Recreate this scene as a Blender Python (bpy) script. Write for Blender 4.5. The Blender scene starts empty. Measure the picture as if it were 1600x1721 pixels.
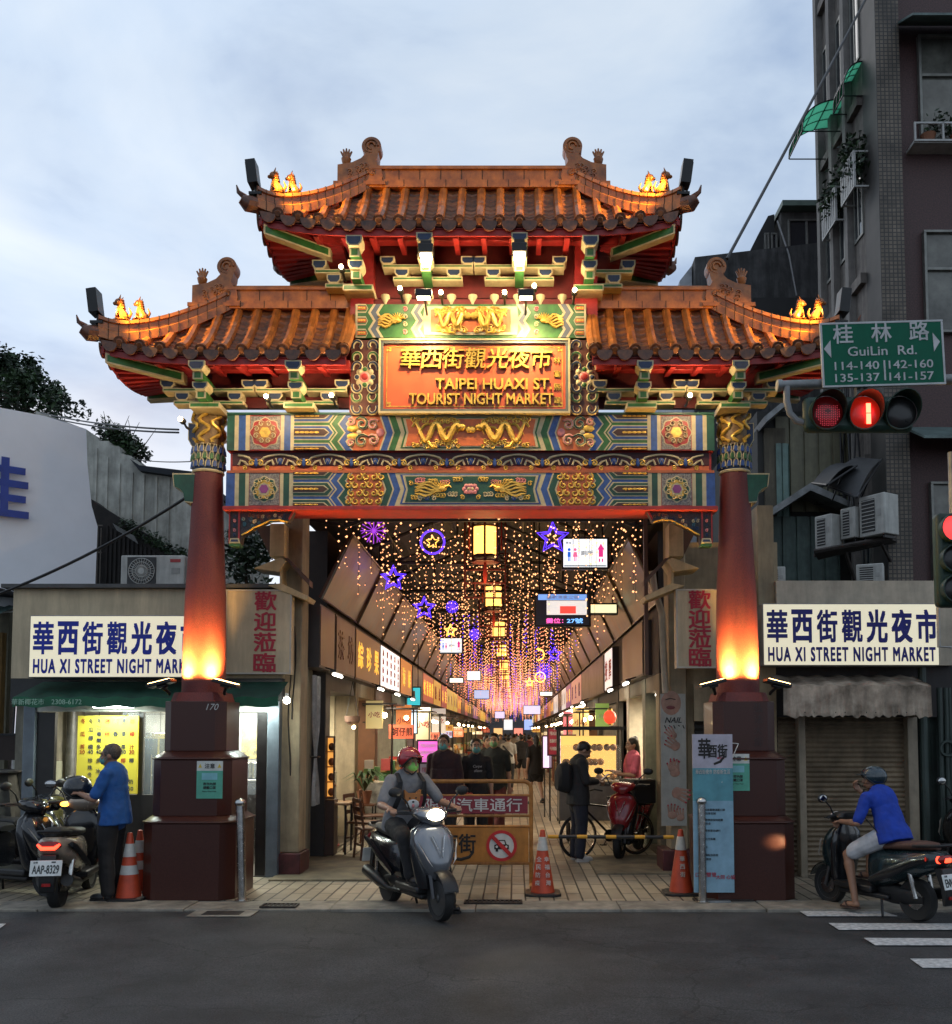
import bpy, math, random
from math import sin, cos, pi, radians, sqrt, atan2
from mathutils import Vector, Matrix, noise
random.seed(7)
S = bpy.context.scene
C = bpy.data.collections.new('market_gate_scene'); S.collection.children.link(C)

# ------------------------------------------------------------------ camera
TILT, CAMH, FPX, PCX = radians(3.6), 1.84, 1600.0, 864.0
PCY = 1230 - FPX*math.tan(TILT)
cd = bpy.data.cameras.new('camera'); cam = bpy.data.objects.new('camera', cd); C.objects.link(cam)
cam.location = (0, 0, CAMH); cam.rotation_euler = (radians(90)+TILT, 0, 0)
cd.sensor_fit = 'HORIZONTAL'; cd.sensor_width = 36; cd.lens = 36
cd.shift_x = (800-PCX)/1600; cd.shift_y = (PCY-860.5)/1600
cd.clip_end = 2000; S.camera = cam

# ------------------------------------------------------------------ sky, sun, exposure
S.view_settings.view_transform = 'Standard'; S.view_settings.look = 'None'
S.view_settings.exposure = 0; S.view_settings.gamma = 1
w = bpy.data.worlds.new('World'); S.world = w; w.use_nodes = True
nt = w.node_tree; N = nt.nodes; L = nt.links; N.clear()
SUN_EL, SUN_AZ = radians(6), radians(-25)
sky = N.new('ShaderNodeTexSky'); sky.sky_type = 'NISHITA'; sky.sun_disc = False
sky.sun_elevation = SUN_EL; sky.sun_rotation = SUN_AZ; sky.air_density = 1.6; sky.dust_density = 2.5
bg = N.new('ShaderNodeBackground'); bg.inputs[1].default_value = 0.12
out = N.new('ShaderNodeOutputWorld')
tc = N.new('ShaderNodeTexCoord')
mp = N.new('ShaderNodeMapping'); mp.inputs['Scale'].default_value = (1.0, 1.0, 2.0); mp.inputs['Location'].default_value = (0.85, 0.3, 0.42)
L.new(tc.outputs['Generated'], mp.inputs[0])
n1 = N.new('ShaderNodeTexNoise'); n1.inputs['Scale'].default_value = 2.6; n1.inputs['Detail'].default_value = 7; n1.inputs['Roughness'].default_value = .52; n1.inputs['Distortion'].default_value = .35
n2 = N.new('ShaderNodeTexNoise'); n2.inputs['Scale'].default_value = 1.35; n2.inputs['Detail'].default_value = 5; n2.inputs['Roughness'].default_value = .5
L.new(mp.outputs[0], n1.inputs[0]); L.new(mp.outputs[0], n2.inputs[0])
cr = N.new('ShaderNodeValToRGB'); e = cr.color_ramp.elements      # thin bright cloud to heavier blue grey cloud
e[0].position = .33; e[0].color = (3.4, 4.6, 6.8, 1); e[1].position = .68; e[1].color = (7.7, 8.5, 9.4, 1)
m_ = cr.color_ramp.elements.new(.47); m_.color = (5.7, 6.9, 8.6, 1)
L.new(n1.outputs[0], cr.inputs[0])
cv = N.new('ShaderNodeValToRGB'); cv.color_ramp.elements[0].position = .40; cv.color_ramp.elements[1].position = .58
cv.color_ramp.elements[0].color = (.80, .80, .80, 1); cv.color_ramp.elements[1].color = (.97, .97, .97, 1)
L.new(n2.outputs[0], cv.inputs[0])
mx = N.new('ShaderNodeMix'); mx.data_type = 'RGBA'
L.new(cv.outputs[0], mx.inputs[0]); L.new(sky.outputs[0], mx.inputs[6]); L.new(cr.outputs[0], mx.inputs[7])
# the last daylight hangs over the far end of the street; the sky behind the camera is already dusky
sx = N.new('ShaderNodeSeparateXYZ'); L.new(tc.outputs['Generated'], sx.inputs[0])
mr = N.new('ShaderNodeMapRange'); mr.inputs['From Min'].default_value = -.5; mr.inputs['From Max'].default_value = .7; mr.inputs['To Min'].default_value = .84; mr.inputs['To Max'].default_value = 1
L.new(sx.outputs['Y'], mr.inputs[0]); vm = N.new('ShaderNodeVectorMath'); vm.operation = 'SCALE'; L.new(mx.outputs[2], vm.inputs[0]); L.new(mr.outputs[0], vm.inputs['Scale'])
L.new(vm.outputs[0], bg.inputs[0]); L.new(bg.outputs[0], out.inputs[0])
sl = bpy.data.lights.new('sun', 'SUN'); sl.energy = 0.3; sl.angle = radians(25); sl.color = (1, .93, .85)
so = bpy.data.objects.new('sun', sl); C.objects.link(so)
so.rotation_euler = (radians(-50), 0, radians(25))
S.cycles.use_denoising = True; S.cycles.max_bounces = 6; S.cycles.diffuse_bounces = 3; S.cycles.glossy_bounces = 3
S.cycles.transmission_bounces = 4; S.cycles.transparent_max_bounces = 8
S.cycles.sample_clamp_indirect = 3.0; S.cycles.blur_glossy = 1.0; S.cycles.caustics_reflective = False; S.cycles.caustics_refractive = False
S.cycles.adaptive_threshold = 0.02

# ------------------------------------------------------------------ helpers
def at(px, py, Y):
    "measure: the world point at depth Y that the photograph shows at pixel (px, py)"
    u, v = (px-PCX)/FPX, (PCY-py)/FPX
    d = Vector((u, cos(TILT)-v*sin(TILT), sin(TILT)+v*cos(TILT)))
    return Vector((0, 0, CAMH)) + d*(Y/d.y)
def X_(px, Y, py=1230): return at(px, py, Y).x
def Z_(py, Y): return at(PCX, py, Y).z

MATS = {}
def mat(name, col, rough=.6, metal=0, var=.12, scale=6, bump=0, emit=None, es=0, col2=None, spec=.5, alpha=1, coat=0, dirt=0, stretch=None, samp=True, isl=0):
    "principled material; the base colour wanders with procedural noise"
    if name in MATS: return MATS[name]
    m = bpy.data.materials.new(name); m.use_nodes = True; MATS[name] = m
    t = m.node_tree; b = t.nodes['Principled BSDF']
    b.inputs['Roughness'].default_value = rough; b.inputs['Metallic'].default_value = metal
    b.inputs['Specular IOR Level'].default_value = spec; b.inputs['Coat Weight'].default_value = coat
    c = tuple(col)+(1,); b.inputs['Base Color'].default_value = c
    m.diffuse_color = c
    if var or bump or col2 or dirt:
        co = t.nodes.new('ShaderNodeTexCoord'); src = co.outputs['Object']
        if stretch:
            g = t.nodes.new('ShaderNodeMapping'); g.inputs['Scale'].default_value = stretch; t.links.new(src, g.inputs[0]); src = g.outputs[0]
        nz = t.nodes.new('ShaderNodeTexNoise'); nz.inputs['Scale'].default_value = scale; nz.inputs['Detail'].default_value = 6; nz.inputs['Roughness'].default_value = .62
        t.links.new(src, nz.inputs[0])
        r = t.nodes.new('ShaderNodeValToRGB'); E = r.color_ramp.elements; E[0].position = .3; E[1].position = .72
        k = col2 or tuple(x*(1-2.2*var) if x*(1-2.2*var) > 0 else 0 for x in col)
        E[0].color = tuple(k)+(1,); E[1].color = tuple(min(1, x*(1+var)) for x in col)+(1,)
        t.links.new(nz.outputs[0], r.inputs[0]); last = r.outputs[0]
        if dirt:
            n3 = t.nodes.new('ShaderNodeTexNoise'); n3.inputs['Scale'].default_value = 1.7; n3.inputs['Detail'].default_value = 9; n3.inputs['Roughness'].default_value = .7
            g = t.nodes.new('ShaderNodeMapping'); g.inputs['Scale'].default_value = (2.5, 2.5, .35); t.links.new(co.outputs['Object'], g.inputs[0]); t.links.new(g.outputs[0], n3.inputs[0])
            r3 = t.nodes.new('ShaderNodeValToRGB'); r3.color_ramp.elements[0].position = .42; r3.color_ramp.elements[1].position = .66
            r3.color_ramp.elements[0].color = (1-dirt,)*3+(1,); r3.color_ramp.elements[1].color = (1, 1, 1, 1)
            t.links.new(n3.outputs[0], r3.inputs[0])
            mm = t.nodes.new('ShaderNodeMix'); mm.data_type = 'RGBA'; mm.blend_type = 'MULTIPLY'; mm.inputs[0].default_value = 1
            t.links.new(last, mm.inputs[6]); t.links.new(r3.outputs[0], mm.inputs[7]); last = mm.outputs[2]
        if isl:      # every tile its own tone
            ge = t.nodes.new('ShaderNodeNewGeometry'); mr_ = t.nodes.new('ShaderNodeMapRange'); mr_.inputs['To Min'].default_value = 1-isl; mr_.inputs['To Max'].default_value = 1+isl*.4; sc = t.nodes.new('ShaderNodeVectorMath'); sc.operation = 'SCALE'
            t.links.new(ge.outputs['Random Per Island'], mr_.inputs[0]); t.links.new(last, sc.inputs[0]); t.links.new(mr_.outputs[0], sc.inputs['Scale']); last = sc.outputs[0]
        t.links.new(last, b.inputs['Base Color'])
        rr = t.nodes.new('ShaderNodeMapRange'); rr.inputs['To Min'].default_value = max(.03, rough-.12); rr.inputs['To Max'].default_value = min(1, rough+.12)
        t.links.new(nz.outputs[0], rr.inputs[0]); t.links.new(rr.outputs[0], b.inputs['Roughness'])
        if bump:
            bp = t.nodes.new('ShaderNodeBump'); bp.inputs['Strength'].default_value = bump; bp.inputs['Distance'].default_value = .02
            t.links.new(nz.outputs[0], bp.inputs['Height']); t.links.new(bp.outputs[0], b.inputs['Normal'])
    if emit:
        b.inputs['Emission Color'].default_value = tuple(emit)+(1,); b.inputs['Emission Strength'].default_value = es
        if not samp: m.cycles.emission_sampling = 'NONE'
    if alpha < 1:
        b.inputs['Alpha'].default_value = alpha
    return m
def glow(name, col, es, samp=True, base=None): return mat(name, base or col, .4, var=0, emit=col, es=es, samp=samp)

ORG = {}
def setp(o, label=None, cat=None, group=None, kind=None):
    if label: o['label'] = label
    if cat: o['category'] = cat
    if group: o['group'] = group
    if kind: o['kind'] = kind
    return o
def thing(name, label, cat, loc=(0, 0, 0), rotz=0, group=None):
    o = bpy.data.objects.new(name, None); C.objects.link(o); o.location = loc; o.rotation_euler = (0, 0, rotz)
    o.empty_display_size = .1; ORG[o] = Vector(loc)
    return setp(o, label, cat, group)
def copy_tree(o, parent=None):
    c = o.copy(); C.objects.link(c); c.parent = parent
    for ch in list(o.children): copy_tree(ch, c)
    return c

class MB:
    "collects shapes, then links them as one mesh object"
    def __init__(s, *mats, world=False):
        s.v, s.f, s.i, s.mats, s.k, s.T, s.world = [], [], [], list(mats), 0, Matrix(), world
    def use(s, m):
        if m not in s.mats: s.mats.append(m)
        s.k = s.mats.index(m); return s
    def add(s, vs, fs):
        o = len(s.v); T = s.T; fl = T.determinant() < 0
        s.v += [T @ Vector(p) for p in vs]
        for f in fs:
            f = [o+a for a in f]
            s.f.append(f[::-1] if fl else f); s.i.append(s.k)
        return s
    def box(s, x0, x1, y0, y1, z0, z1):
        if x0 > x1: x0, x1 = x1, x0
        if y0 > y1: y0, y1 = y1, y0
        if z0 > z1: z0, z1 = z1, z0
        return s.add([(x0,y0,z0),(x1,y0,z0),(x1,y1,z0),(x0,y1,z0),(x0,y0,z1),(x1,y0,z1),(x1,y1,z1),(x0,y1,z1)],
            [(0,3,2,1),(4,5,6,7),(0,1,5,4),(1,2,6,5),(2,3,7,6),(3,0,4,7)])
    def bx(s, c, sx, sy, sz): return s.box(c[0]-sx/2, c[0]+sx/2, c[1]-sy/2, c[1]+sy/2, c[2]-sz/2, c[2]+sz/2)
    def prism(s, poly, a, b, axis='Y'):
        "poly in XZ swept over Y (or XY over Z, or YZ over X)"
        n = len(poly); ar = sum(poly[i][0]*poly[(i+1) % n][1]-poly[(i+1) % n][0]*poly[i][1] for i in range(n))
        P = list(poly) if ar > 0 else list(poly)[::-1]
        f = {'Y': lambda p, t: (p[0], t, p[1]), 'Z': lambda p, t: (p[0], p[1], t), 'X': lambda p, t: (t, p[0], p[1])}[axis]
        if axis == 'Y': lo, hi = max(a, b), min(a, b)
        else: lo, hi = min(a, b), max(a, b)
        return s.add([f(p, lo) for p in P]+[f(p, hi) for p in P],
            [tuple(range(n-1, -1, -1)), tuple(range(n, 2*n))]+[(i, (i+1) % n, n+(i+1) % n, n+i) for i in range(n)])
    def frustum(s, polya, za, polyb, zb):
        n = len(polya)
        return s.add([(p[0], p[1], za) for p in polya]+[(p[0], p[1], zb) for p in polyb],
            [tuple(range(n-1, -1, -1)), tuple(range(n, 2*n))]+[(i, (i+1) % n, n+(i+1) % n, n+i) for i in range(n)])
    def rings(s, R, closed=True, caps=True):
        "R: list of rings of points"
        n = len(R[0]); vs = [p for r in R for p in r]; fs = []
        for j in range(len(R)-1):
            for i in range(n if closed else n-1):
                k = (i+1) % n
                fs.append((j*n+i, j*n+k, (j+1)*n+k, (j+1)*n+i))
        if caps and closed: fs += [tuple(range(n-1, -1, -1)), tuple(range((len(R)-1)*n, len(R)*n))]
        return s.add(vs, fs)
    def tube(s, pts, r, n=8, caps=True, flat=1.0):
        pts = [Vector(p) for p in pts]; R = []; rs = r if isinstance(r, (list, tuple)) else [r]*len(pts)
        up = None
        for j, p in enumerate(pts):
            d = (pts[min(j+1, len(pts)-1)]-pts[max(j-1, 0)])
            if d.length < 1e-9: d = Vector((0, 0, 1))
            d.normalize()
            if up is None: up = Vector((0, 0, 1)) if abs(d.z) < .9 else Vector((0, 1, 0))
            a = d.cross(up)
            if a.length < 1e-6: up = Vector((1, 0, 0)); a = d.cross(up)
            a.normalize(); b = a.cross(d).normalized(); up = b
            R.append([p + (a*cos(2*pi*i/n) + b*sin(2*pi*i/n)*flat)*rs[j] for i in range(n)])
        return s.rings([r_[::-1] for r_ in R], caps=caps)
    def cyl(s, p0, p1, r0, r1=None, n=16): return s.tube([p0, p1], [r0, r0 if r1 is None else r1], n)
    def lathe(s, prof, c=(0, 0, 0), n=20, axis='Z', caps=True):
        "prof: (radius, height) list"
        R = []
        for r, h in prof:
            q = []
            for i in range(n):
                a = 2*pi*i/n
                q.append({'Z': (c[0]+r*cos(a), c[1]+r*sin(a), c[2]+h), 'Y': (c[0]+r*cos(a), c[1]+h, c[2]-r*sin(a)), 'X': (c[0]+h, c[1]+r*cos(a), c[2]+r*sin(a))}[axis])
            R.append(q)
        return s.rings(R, caps=caps)
    def ball(s, c, rx, ry=None, rz=None, n=12, m=8, M=None):
        ry = rx if ry is None else ry; rz = rx if rz is None else rz; R = []; c = Vector(c)
        for j in range(m+1):
            th = -pi/2 + pi*j/m; th = max(-pi/2+.04, min(pi/2-.04, th)); q = []
            for i in range(n):
                a = 2*pi*i/n; p = Vector((rx*cos(th)*cos(a), ry*cos(th)*sin(a), rz*sin(th)))
                q.append(c+(M @ p if M else p))
            R.append(q)
        return s.rings(R)
    def cap(s, p0, r0, p1, r1, n=12, fl=1.0):
        "tapered limb with rounded ends"
        p0, p1 = Vector(p0), Vector(p1); d = p1-p0
        if d.length < 1e-6: return s.ball(p0, r0)
        d.normalize(); P, R = [], []
        for k in (-.98, -.8, -.45): P.append(p0+d*r0*k); R.append(r0*sqrt(1-k*k))
        for k in (0, .33, .66, 1): P.append(p0.lerp(p1, k)); R.append(r0+(r1-r0)*k)
        for k in (.45, .8, .98): P.append(p1+d*r1*k); R.append(r1*sqrt(1-k*k))
        return s.tube(P, R, n, flat=fl)
    def sheet(s, grid):
        "grid[j][i] points"
        n = len(grid[0]); return s.add([p for r in grid for p in r],
            [(j*n+i, j*n+i+1, (j+1)*n+i+1, (j+1)*n+i) for j in range(len(grid)-1) for i in range(n-1)])
    def text(s, t, x, y, z, h=None, w_=None, bold=0., depth=.006, shear=0., space=1.0, vertical=False, pitch=None, align='C', ch=None):
        "lettering in the XZ plane facing -Y, centred on (x, z); vertical: one character below the other"
        if vertical:
            n = len(t)
            for i, c in enumerate(t):
                if c.strip(): s.text(c, x, y, z+((n-1)/2-i)*pitch, ch or h, w_, bold, depth, shear)
            return s
        key = (t, shear, space)
        if key not in GLYPH:
            cu = bpy.data.curves.new('lettering', 'FONT'); cu.body = t; cu.shear = shear; cu.space_character = space
            cu.resolution_u = 3; cu.extrude = .5
            ob = bpy.data.objects.new('lettering', cu); me = bpy.data.meshes.new_from_object(ob)
            GLYPH[key] = ([v.co.copy() for v in me.vertices], [tuple(p.vertices) for p in me.polygons])
            bpy.data.objects.remove(ob); bpy.data.curves.remove(cu); bpy.data.meshes.remove(me)
        vs, fs = GLYPH[key]
        if not vs: return s
        x0, x1 = min(v.x for v in vs), max(v.x for v in vs); y0, y1 = min(v.y for v in vs), max(v.y for v in vs)
        sy = h/(y1-y0) if h else w_/(x1-x0); sx = w_/(x1-x0) if w_ else sy
        dx = {'C': (x0+x1)/2, 'L': x0, 'R': x1}[align]
        b = bold*.62; offs = [(0, 0)] if not bold else [(-b, -b), (b, -b), (-b, b), (b, b)]
        for k, (ox, oy) in enumerate(offs):     # heavy type: four strikes, each a hair in front of the last
            s.add([(x+(v.x-dx+ox)*sx, y-depth*(v.z+.5)-.0004*k, z+(v.y-(y0+y1)/2+oy)*sy) for v in vs], fs)
        return s
    def build(s, name, parent=None, smooth=35, bevel=0, mods=None, org=None):
        me = bpy.data.meshes.new(name); o = bpy.data.objects.new(name, me); C.objects.link(o)
        sub = Vector((0, 0, 0))
        if parent is not None:
            o.parent = parent; ORG[o] = ORG.get(parent, Vector((0, 0, 0)))
            if s.world: sub = ORG[o]
        elif s.world:
            if org is None:
                xs, ys, zs = zip(*s.v); org = ((min(xs)+max(xs))/2, (min(ys)+max(ys))/2, min(zs))
            sub = Vector(org); o.location = sub; ORG[o] = sub
        else: ORG[o] = Vector((0, 0, 0))
        me.from_pydata([tuple(Vector(p)-sub) for p in s.v], [], s.f)
        for m in s.mats: me.materials.append(m)
        if len(s.mats) > 1: me.polygons.foreach_set('material_index', s.i)
        if smooth:
            me.polygons.foreach_set('use_smooth', [True]*len(me.polygons)); me.set_sharp_from_angle(angle=radians(smooth))
        me.update()
        if bevel:
            b = o.modifiers.new('edge', 'BEVEL'); b.width = bevel; b.segments = 2; b.limit_method = 'ANGLE'; b.angle_limit = radians(50)
        return o
GLYPH = {}
def W(*m): return MB(*m, world=True)
def light(name, kind, loc, energy, col, parent=None, size=.05, target=None, spot=None, blend=.6, sizey=None):
    l = bpy.data.lights.new(name, kind); l.energy = energy; l.color = col
    if kind == 'AREA':
        l.size = size
        if sizey: l.shape = 'RECTANGLE'; l.size_y = sizey
    else: l.shadow_soft_size = size
    if kind == 'SPOT': l.spot_size = radians(spot or 60); l.spot_blend = blend
    o = bpy.data.objects.new(name, l); C.objects.link(o)
    o.location = Vector(loc)-(ORG.get(parent, Vector((0, 0, 0))) if parent else Vector((0, 0, 0)))
    if target is not None:
        o.rotation_euler = (Vector(target)-Vector(loc)).to_track_quat('-Z', 'Y').to_euler()
    o.parent = parent
    return o
def spiral(cx, cz, r0, r1, a0, turns, n=22): return [(cx+(r0+(r1-r0)*i/n)*cos(a0+2*pi*turns*i/n), cz+(r0+(r1-r0)*i/n)*sin(a0+2*pi*turns*i/n)) for i in range(n+1)]
def ngon(cx, cz, r, n, a0=0, r2=None): return [(cx+(r if (r2 is None or i % 2 == 0) else r2)*cos(a0+2*pi*i/n), cz+(r if (r2 is None or i % 2 == 0) else r2)*sin(a0+2*pi*i/n)) for i in range(n)]
# ------------------------------------------------------------------ palette
RED = mat('red_paint', (.36, .022, .02), .5, var=.2, scale=9, bump=.08)
REDC = mat('red_mosaic_column', (.15, .023, .019), .6, var=.2, scale=70, bump=.3)
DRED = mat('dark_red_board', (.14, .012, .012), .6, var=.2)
NAVY = mat('navy_paint', (.014, .032, .085), .5, var=.2, scale=14)
BLUE = mat('blue_paint', (.03, .085, .29), .5, var=.18, scale=14)
GREEN = mat('green_paint', (.03, .13, .03), .5, var=.2, scale=14)
DGREEN = mat('dark_green_paint', (.015, .09, .055), .5, var=.2, scale=8, dirt=.3)
CREAM = mat('cream_paint', (.52, .43, .25), .5, var=.1, scale=14)
GOLD = mat('gold_paint', (.75, .46, .08), .38, metal=.35, var=.2, scale=22)
ORANGE = mat('orange_paint', (.62, .14, .035), .5, var=.15, scale=9)
PINK = mat('pink_paint', (.65, .22, .22), .5, var=.1)
PURPLE = mat('purple_paint', (.25, .05, .20), .5, var=.1)
GREY = mat('grey_pattern', (.26, .23, .21), .6, var=.4, scale=60)
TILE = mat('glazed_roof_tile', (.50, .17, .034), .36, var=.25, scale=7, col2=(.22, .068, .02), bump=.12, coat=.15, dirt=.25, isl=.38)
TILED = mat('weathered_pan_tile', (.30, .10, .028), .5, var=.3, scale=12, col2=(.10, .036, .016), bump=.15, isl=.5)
TILEE = mat('eave_end_tile', (.20, .07, .03), .42, var=.3, scale=16, col2=(.07, .03, .02), bump=.3, isl=.4)
GRAN = mat('polished_brown_granite', (.055, .016, .011), .34, var=.14, scale=90, coat=.04, spec=.35, bump=.02)
BLACK = mat('black_plastic', (.012, .012, .013), .45, var=.2)
BLACKM = mat('black_metal', (.016, .016, .017), .4, metal=.3, var=.2)
STEEL = mat('stainless_steel', (.55, .54, .52), .24, metal=1, var=.12, scale=20)
GALV = mat('galvanised_steel', (.30, .31, .31), .5, metal=.5, var=.2, dirt=.3)
WHITE = mat('white_enamel', (.72, .72, .69), .4, var=.06, dirt=.15)
CONC = mat('stained_concrete', (.54, .54, .48), .9, var=.2, scale=3, bump=.25, dirt=.4)
WARMHOT = glow('warm_bulb', (1, .72, .38), 40); HOT = glow('white_bulb', (1, .92, .78), 30)
RUBBER = mat('tyre_rubber', (.012, .012, .012), .75, var=.2, scale=30)
LAMPW = (1, .66, .30)

# ------------------------------------------------------------------ ground
def ground_mats():
    m = mat('asphalt', (.046, .045, .046), .82, var=.34, scale=1.3, bump=0)
    t = m.node_tree; b = t.nodes['Principled BSDF']; co = t.nodes.new('ShaderNodeTexCoord')
    n = t.nodes.new('ShaderNodeTexNoise'); n.inputs['Scale'].default_value = 85; n.inputs['Detail'].default_value = 4; n.inputs['Roughness'].default_value = .7
    bp = t.nodes.new('ShaderNodeBump'); bp.inputs['Strength'].default_value = .75; bp.inputs['Distance'].default_value = .012
    t.links.new(co.outputs['Object'], n.inputs[0]); t.links.new(n.outputs[0], bp.inputs['Height']); t.links.new(bp.outputs[0], b.inputs['Normal'])
    src = b.inputs['Base Color'].links[0].from_socket
    r = t.nodes.new('ShaderNodeValToRGB'); r.color_ramp.elements[0].position = .36; r.color_ramp.elements[1].position = .68
    r.color_ramp.elements[0].color = (.35, .35, .35, 1); r.color_ramp.elements[1].color = (1.8, 1.8, 1.75, 1)
    t.links.new(n.outputs[0], r.inputs[0]); mm = t.nodes.new('ShaderNodeMix'); mm.data_type = 'RGBA'; mm.blend_type = 'MULTIPLY'; mm.inputs[0].default_value = 1
    t.links.new(src, mm.inputs[6]); t.links.new(r.outputs[0], mm.inputs[7]); vo = t.nodes.new('ShaderNodeTexVoronoi'); vo.feature = 'DISTANCE_TO_EDGE'; vo.inputs['Scale'].default_value = .55; wn = t.nodes.new('ShaderNodeTexNoise'); wn.inputs['Scale'].default_value = 2.5; wn.inputs['Detail'].default_value = 5; vx = t.nodes.new('ShaderNodeVectorMath'); vx.operation = 'MULTIPLY_ADD'; vx.inputs[1].default_value = (.5, .5, .5)
    t.links.new(co.outputs['Object'], wn.inputs[0]); t.links.new(wn.outputs['Color'], vx.inputs[0]); t.links.new(co.outputs['Object'], vx.inputs[2]); t.links.new(vx.outputs[0], vo.inputs['Vector'])      # hairline cracks
    cr_ = t.nodes.new('ShaderNodeMapRange'); cr_.inputs['From Max'].default_value = .008; cr_.inputs['To Min'].default_value = .45; t.links.new(vo.outputs['Distance'], cr_.inputs[0]); sv = t.nodes.new('ShaderNodeVectorMath'); sv.operation = 'SCALE'; t.links.new(mm.outputs[2], sv.inputs[0]); t.links.new(cr_.outputs[0], sv.inputs['Scale']); t.links.new(sv.outputs[0], b.inputs['Base Color'])
    # strip paving: long slabs running into the street with dark open joints
    p = mat('strip_paving', (.33, .285, .22), .55, var=0); t = p.node_tree; b = t.nodes['Principled BSDF']
    co = t.nodes.new('ShaderNodeTexCoord'); mp = t.nodes.new('ShaderNodeMapping'); mp.inputs['Rotation'].default_value = (0, 0, pi/2); mp.inputs['Location'].default_value = (0, .03, 0)
    br = t.nodes.new('ShaderNodeTexBrick'); br.inputs['Scale'].default_value = 1; br.inputs['Brick Width'].default_value = .62; br.inputs['Row Height'].default_value = .155
    br.inputs['Mortar Size'].default_value = .011; br.inputs['Mortar Smooth'].default_value = .3; br.offset = .5
    br.inputs['Color1'].default_value = (.37, .32, .24, 1); br.inputs['Color2'].default_value = (.27, .23, .17, 1); br.inputs['Mortar'].default_value = (.022, .019, .016, 1)
    t.links.new(co.outputs['Object'], mp.inputs[0]); t.links.new(mp.outputs[0], br.inputs[0])
    nz = t.nodes.new('ShaderNodeTexNoise'); nz.inputs['Scale'].default_value = 1.6; nz.inputs['Detail'].default_value = 8; nz.inputs['Roughness'].default_value = .65; t.links.new(co.outputs['Object'], nz.inputs[0])
    r = t.nodes.new('ShaderNodeValToRGB'); r.color_ramp.elements[0].position = .32; r.color_ramp.elements[1].position = .62; r.color_ramp.elements[0].color = (.48, .45, .42, 1)
    t.links.new(nz.outputs[0], r.inputs[0]); mm = t.nodes.new('ShaderNodeMix'); mm.data_type = 'RGBA'; mm.blend_type = 'MULTIPLY'; mm.inputs[0].default_value = 1
    t.links.new(br.outputs[0], mm.inputs[6]); t.links.new(r.outputs[0], mm.inputs[7]); t.links.new(mm.outputs[2], b.inputs['Base Color'])
    bp = t.nodes.new('ShaderNodeBump'); bp.inputs['Strength'].default_value = .8; bp.inputs['Distance'].default_value = .008; bp.invert = True
    t.links.new(br.outputs['Fac'], bp.inputs['Height']); t.links.new(bp.outputs[0], b.inputs['Normal'])
    rr = t.nodes.new('ShaderNodeMapRange'); rr.inputs['To Min'].default_value = .3; rr.inputs['To Max'].default_value = .7; t.links.new(nz.outputs[0], rr.inputs[0]); t.links.new(rr.outputs[0], b.inputs['Roughness'])
    return m, p
ASPH, PAVE = ground_mats()
MB(mat('far_ground', (.08, .08, .08), .9)).sheet([[(-300, -100, -.3), (300, -100, -.3)], [(-300, 400, -.3), (300, 400, -.3)]]).build('ground')['kind'] = 'structure'
g = MB(ASPH); g.sheet([[(x, y, -.012*abs(sin(x*.21+y*.4))) for x in [-40+2*i for i in range(41)]] for y in [-14+.84*j for j in range(32)]]); g.build('road')['kind'] = 'structure'
KERB = mat('kerb_concrete', (.30, .27, .22), .8, var=.25, scale=5, bump=.2, dirt=.2)
g = W(KERB)
for i in range(-26, 27):
    x = i*1.5-.4; dy = .012*sin(i*2.1)
    g.box(x+.004, x+1.496, 9.92+dy, 10.42, -.1, .022+.004*sin(i*3.7))
g.build('kerb', bevel=.008)['kind'] = 'structure'
W(PAVE).box(-40, 40, 10.422, 13.2, -.1, .02).build('pavement')['kind'] = 'structure'
W(PAVE).box(-2.75, 2.12, 13.2, 130, -.1, .021).build('street')['kind'] = 'structure'
APRON = mat('worn_cement_apron', (.20, .16, .10), .7, var=.3, scale=3, bump=.15)
W(APRON).box(-3.0, -1.35, 11.75, 13.9, .0, .045).build('path', bevel=.01)['kind'] = 'structure'
W(APRON).box(1.05, 2.1, 12.3, 14.1, .0, .04).build('path', bevel=.01)['kind'] = 'structure'
LINE = mat('worn_road_paint', (.62, .62, .60), .7, var=.15, scale=18, col2=(.25, .25, .25))
cw = [((1343,1531),(1480,1531),(1508,1540),(1357,1540)), ((1393,1552),(1640,1553),(1655,1563),(1410,1563)), ((1452,1577),(1660,1578),(1670,1589),(1471,1589)), ((1530,1612),(1700,1612),(1700,1627),(1551,1627)), ((-60,1554),(10,1553),(-2,1562),(-70,1562))]
def ground_at(px, py, z=0):
    d = (at(px, py, 10)-Vector((0, 0, CAMH))); k = (z-CAMH)/d.z; return Vector((0, 0, CAMH))+d*k
for q in cw:
    P = [ground_at(*p) for p in q]
    W(LINE).prism([(p.x, p.y) for p in P], .001, .005, 'Z').build('crosswalk_stripe')['kind'] = 'structure'
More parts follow.
